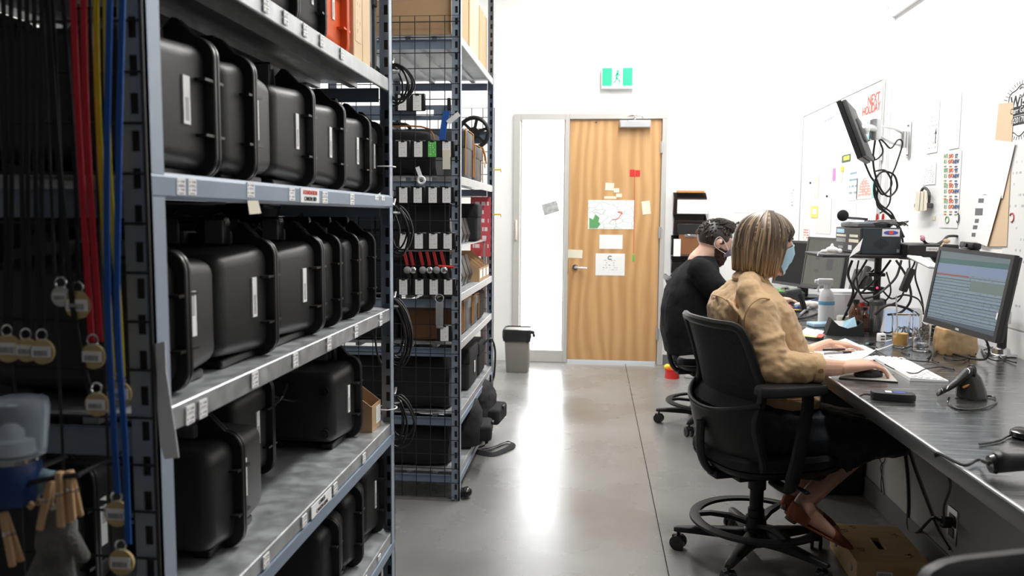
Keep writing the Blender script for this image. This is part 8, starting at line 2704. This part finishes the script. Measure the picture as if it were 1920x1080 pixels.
t2 = thing('yellow_drawing', 'yellow framed card on the lower left of the whiteboard', 'card', tuple(wq(1527, 396, .013)), world_built=True)
rsheet('yellow_sheet', 1520, 1534, 386, 408, mat('lemon_paper', (0.82, 0.70, 0.15), 0.8), '', o=0.0135, parent=t2)
rsheet('white_center', 1523, 1531, 391, 402, M_paper, '', o=0.0150, parent=t2)
rsheet('red_notice', 1507, 1518, 428, 452, print_mat('red_notice_print', paper=(0.8, 0.76, 0.75), ink=(0.70, 0.15, 0.12), lines=5, dens=0.55, words=5), 'small white and red notice left of the olive-screen monitor', 'notice', 0.0118)
rsheet('white_sheet', 1565, 1606, 378, 412, M_paper, 'blank white sheet on the lower middle of the whiteboard', 'paper', 0.0112)
rsheet('teal_sheet', 1630, 1640, 335, 370, M_teal, 'narrow teal sheet beside the red triangle poster', 'paper', 0.0104)
for i, (x, y) in enumerate(((1551, 368), (1520, 343))):
    q = wq(x, y, 0.014)
    solo('magnet', B().cyl(q, q + V((-0.008, 0, 0)), 0.009, n=14), M_black, 'round black magnet on the whiteboard, %s one' % ('lower' if i == 0 else 'upper left'), 'magnet')

# documents
d1_ = rsheet('instruction_sheet', 1731, 1763, 183, 284, print_mat('instructions_print', lines=12, dens=0.46, words=9, heavy=0.35, ink=(0.35, 0.35, 0.37)), 'printed instruction sheet with a small arrow figure, left of the pair high on the wall', 'notice')
p = wq(1754, 258, .003)
part('arrow_mark', B().prism([(p.y - .004, p.z - .03), (p.y + .004, p.z - .03), (p.y + .004, p.z + .02), (p.y + .012, p.z + .02), (p.y, p.z + .045), (p.y - .012, p.z + .02), (p.y - .004, p.z + .02)], 'X', XW - .0032, XW - .0026), M_ink, d1_, False)
rsheet('notice_sheet', 1772, 1804, 172, 276, print_mat('notice_right_print', lines=16, dens=0.40, words=8, heavy=0.25, ink=(0.5, 0.5, 0.52)), 'white text sheet, right of the pair high on the wall', 'notice')
rsheet('list_sheet', 1727, 1756, 304, 345, print_mat('list_print', lines=11, dens=0.5, words=8, heavy=0.4, ink=(0.5, 0.5, 0.52)), 'short printed list under the instruction sheet', 'notice')
t2 = rsheet('colour_code_poster', 1764, 1804, 282, 428, mat('white_poster', (0.83, 0.83, 0.83), 0.6), 'white poster with four rows of green, orange and navy lettering', 'poster')
cols = (mat('leaf_print', (0.22, 0.36, 0.16), 0.6), mat('rust_print', (0.62, 0.15, 0.06), 0.6), mat('navy_print', (0.08, 0.12, 0.22), 0.6))
for r_, yy in enumerate((296, 323, 352, 381)):
    for k, (s, xx) in enumerate((('N E\nR I', 1773), ('SVO\nGVO', 1783), ('ET\nNEW', 1793))):
        c = wq(xx, yy + 2, 0.0032)
        text('lettering', s, 0.026, c, RD, UU, cols[k], t2, bold=0.001)
        for q2 in range(2):
            part('print_block', B().box(XW - .0034, XW - .0028, c.y - .014, c.y + .014, c.z - .040 - q2 * .013, c.z - .033 - q2 * .013), cols[(k + q2 * (r_ > 1)) % 3], t2, False)
c = wq(1776, 412, .0032)
part('round_emblem', B().tube([c + V((0, 0.02 * math.cos(a), 0.016 * math.sin(a))) for a in [k * PI / 8 for k in range(16)]], 0.003, 5, True), cols[0], t2)
part('round_emblem', B().tube([wq(1796, 409, .0032) + V((0, 0.012 * math.cos(a), 0.022 * math.sin(a))) for a in [k * PI / 8 + 1 for k in range(13)]], 0.0025, 5), M_ink, t2)
# note holder
t2 = thing('note_holder', 'grey magnetic note holder stuffed with cream notes', 'note holder', tuple(wq(1738, 392)), world_built=True)
h0, h1 = wq(1752, 362, .0), wq(1726, 390, .0)
part('holder_body', B().box(XW - 0.035, XW - 0.001, h0.y, h1.y, h1.z - 0.0, h0.z - 0.05, 0.004), M_grey_pl, t2)
part('holder_hoop', B().tube([V((XW - 0.02, h0.y + 0.01, h0.z - .05)), V((XW - 0.02, h0.y + 0.015, h0.z)), V((XW - 0.02, (h0.y + h1.y) / 2, h0.z + 0.03)), V((XW - 0.02, h1.y - 0.03, h0.z - 0.01)), V((XW - 0.02, h1.y - 0.02, h0.z - .05))], 0.007, 8, sm=4), M_dgrey, t2)
for k in range(3):
    part('cream_note', B().obox((XW - 0.038 - k * .004, h0.y + 0.02 + k * 0.035, h0.z - 0.04), (0, 1, 0.1 * k - .1), (1, 0, 0), 0.055, 0.10, 0.002), M_cream, t2, False)
rsheet('sticky_note', 1748, 1754, 405, 413, M_cream, 'tiny cream note low on the wall under the note holder', 'note', 0.001)
# wifi poster
t2 = rsheet('wifi_poster', 1864, 1945, 140, 258, mat('white_poster_b', (0.82, 0.82, 0.82), 0.6), 'white poster lettered Wi-Fi in a wavy drawn border, cut by the picture edge', 'poster')
pY0, pY1 = wq(1945, 405).y, wq(1864, 405).y
cY = (pY0 + pY1) / 2
zt3, zb3 = wq(1945, 140).z, wq(1945, 258).z
zc = (zt3 + zb3) / 2
W2, H2_ = (pY1 - pY0) / 2, (zt3 - zb3) / 2
bdr = [V((XW - .0032, cY + W2 * .70 * math.cos(a) * (1 + .06 * math.cos(8 * a)), zc + H2_ * .80 * math.sin(a) * (1 + .05 * math.cos(8 * a)))) for a in [k * PI / 32 for k in range(64)]]
part('wavy_border', B().tube(bdr, 0.0016, 5, True), M_ink, t2)
rb = B()
for k in range(48):
    a = k * PI / 24
    p0 = V((XW - .0032, cY + W2 * .76 * math.cos(a), zc + H2_ * .86 * math.sin(a)))
    p1 = V((XW - .0032, cY + W2 * .95 * math.cos(a), zc + H2_ * .97 * math.sin(a)))
    rb.cyl(p0, p1, 0.0011, n=4)
part('ray_marks', rb, M_ink, t2, False, kind='stuff')
text('lettering', 'Wi-Fi', 0.075, (XW - .0032, cY, zc + H2_ * .28), RD, UU, M_ink, t2, bold=0.0006)
part('swirl_logo', B().tube([V((XW - .0032, cY + .022 * math.cos(a), zc + H2_ * .60 + .020 * math.sin(a))) for a in [0.7 + k * .42 for k in range(12)]], 0.003, 5), M_inkg, t2)
for s, z_ in (('Carr Guest', .0), ('#2017Inc', -.32)):
    part('black_band', B().box(XW - .0034, XW - .0026, cY - W2 * .6, cY + W2 * .6, zc + H2_ * z_ - .018, zc + H2_ * z_ + .018), M_ink, t2, False)
    text('lettering', s, 0.034, (XW - .0046, cY, zc + H2_ * z_), RD, UU, M_white, t2)
# tan folder and white sheets
wall_sheet('tan_folder', [(1873, 194), (1901, 192), (1888, 462), (1846, 462)], mat('manila', (0.66, 0.50, 0.34), 0.8), 'long tan folder strip hanging behind the slanted white sheets', 'folder', 0.004)
wall_sheet('slanted_sheet', [(1862, 262), (1904, 267), (1880, 372), (1838, 362)], mat('bright_paper', (0.88, 0.88, 0.88), 0.7), 'blank slanted white sheet, upper of two over the tan folder', 'paper', 0.0085)
t2 = wall_sheet('slanted_sheet', [(1836, 366), (1878, 365), (1851, 462), (1820, 450)], mat('bright_paper_b', (0.88, 0.88, 0.88), 0.7), 'slanted white sheet with a column of five small grey squares', 'paper', 0.0115)
for (x, y, w_, h_) in ((1840, 376, 10, 8), (1836, 397, 14, 13), (1832, 414, 7, 7), (1829, 426, 8, 7), (1826, 440, 7, 7)):
    wall_sheet('grey_square', [(x - w_ / 2, y - h_ / 2), (x + w_ / 2, y - h_ / 2), (x + w_ / 2 - 1, y + h_ / 2), (x - w_ / 2 - 1, y + h_ / 2)], mat('dark_square_print', (0.16, 0.16, 0.17), 0.7), '', o=0.0130, t_=0.0006, parent=t2)
t2 = rsheet('large_poster', 1884, 1990, 250, 640, print_mat('large_poster_print', paper=(0.74, 0.74, 0.73), ink=(0.45, 0.45, 0.47), lines=17, dens=0.42, words=14, heavy=0.22), 'large grey-white text poster at the right picture edge', 'poster', 0.0008)
part('swirl_logo', B().tube([wq(1897, 408, .003) + V((0, .018 * math.cos(a), .018 * math.sin(a))) for a in [0.5 + k * .4 for k in range(12)]], 0.003, 5), mat('dark_red_ink', (0.45, 0.06, 0.05), 0.6), t2)
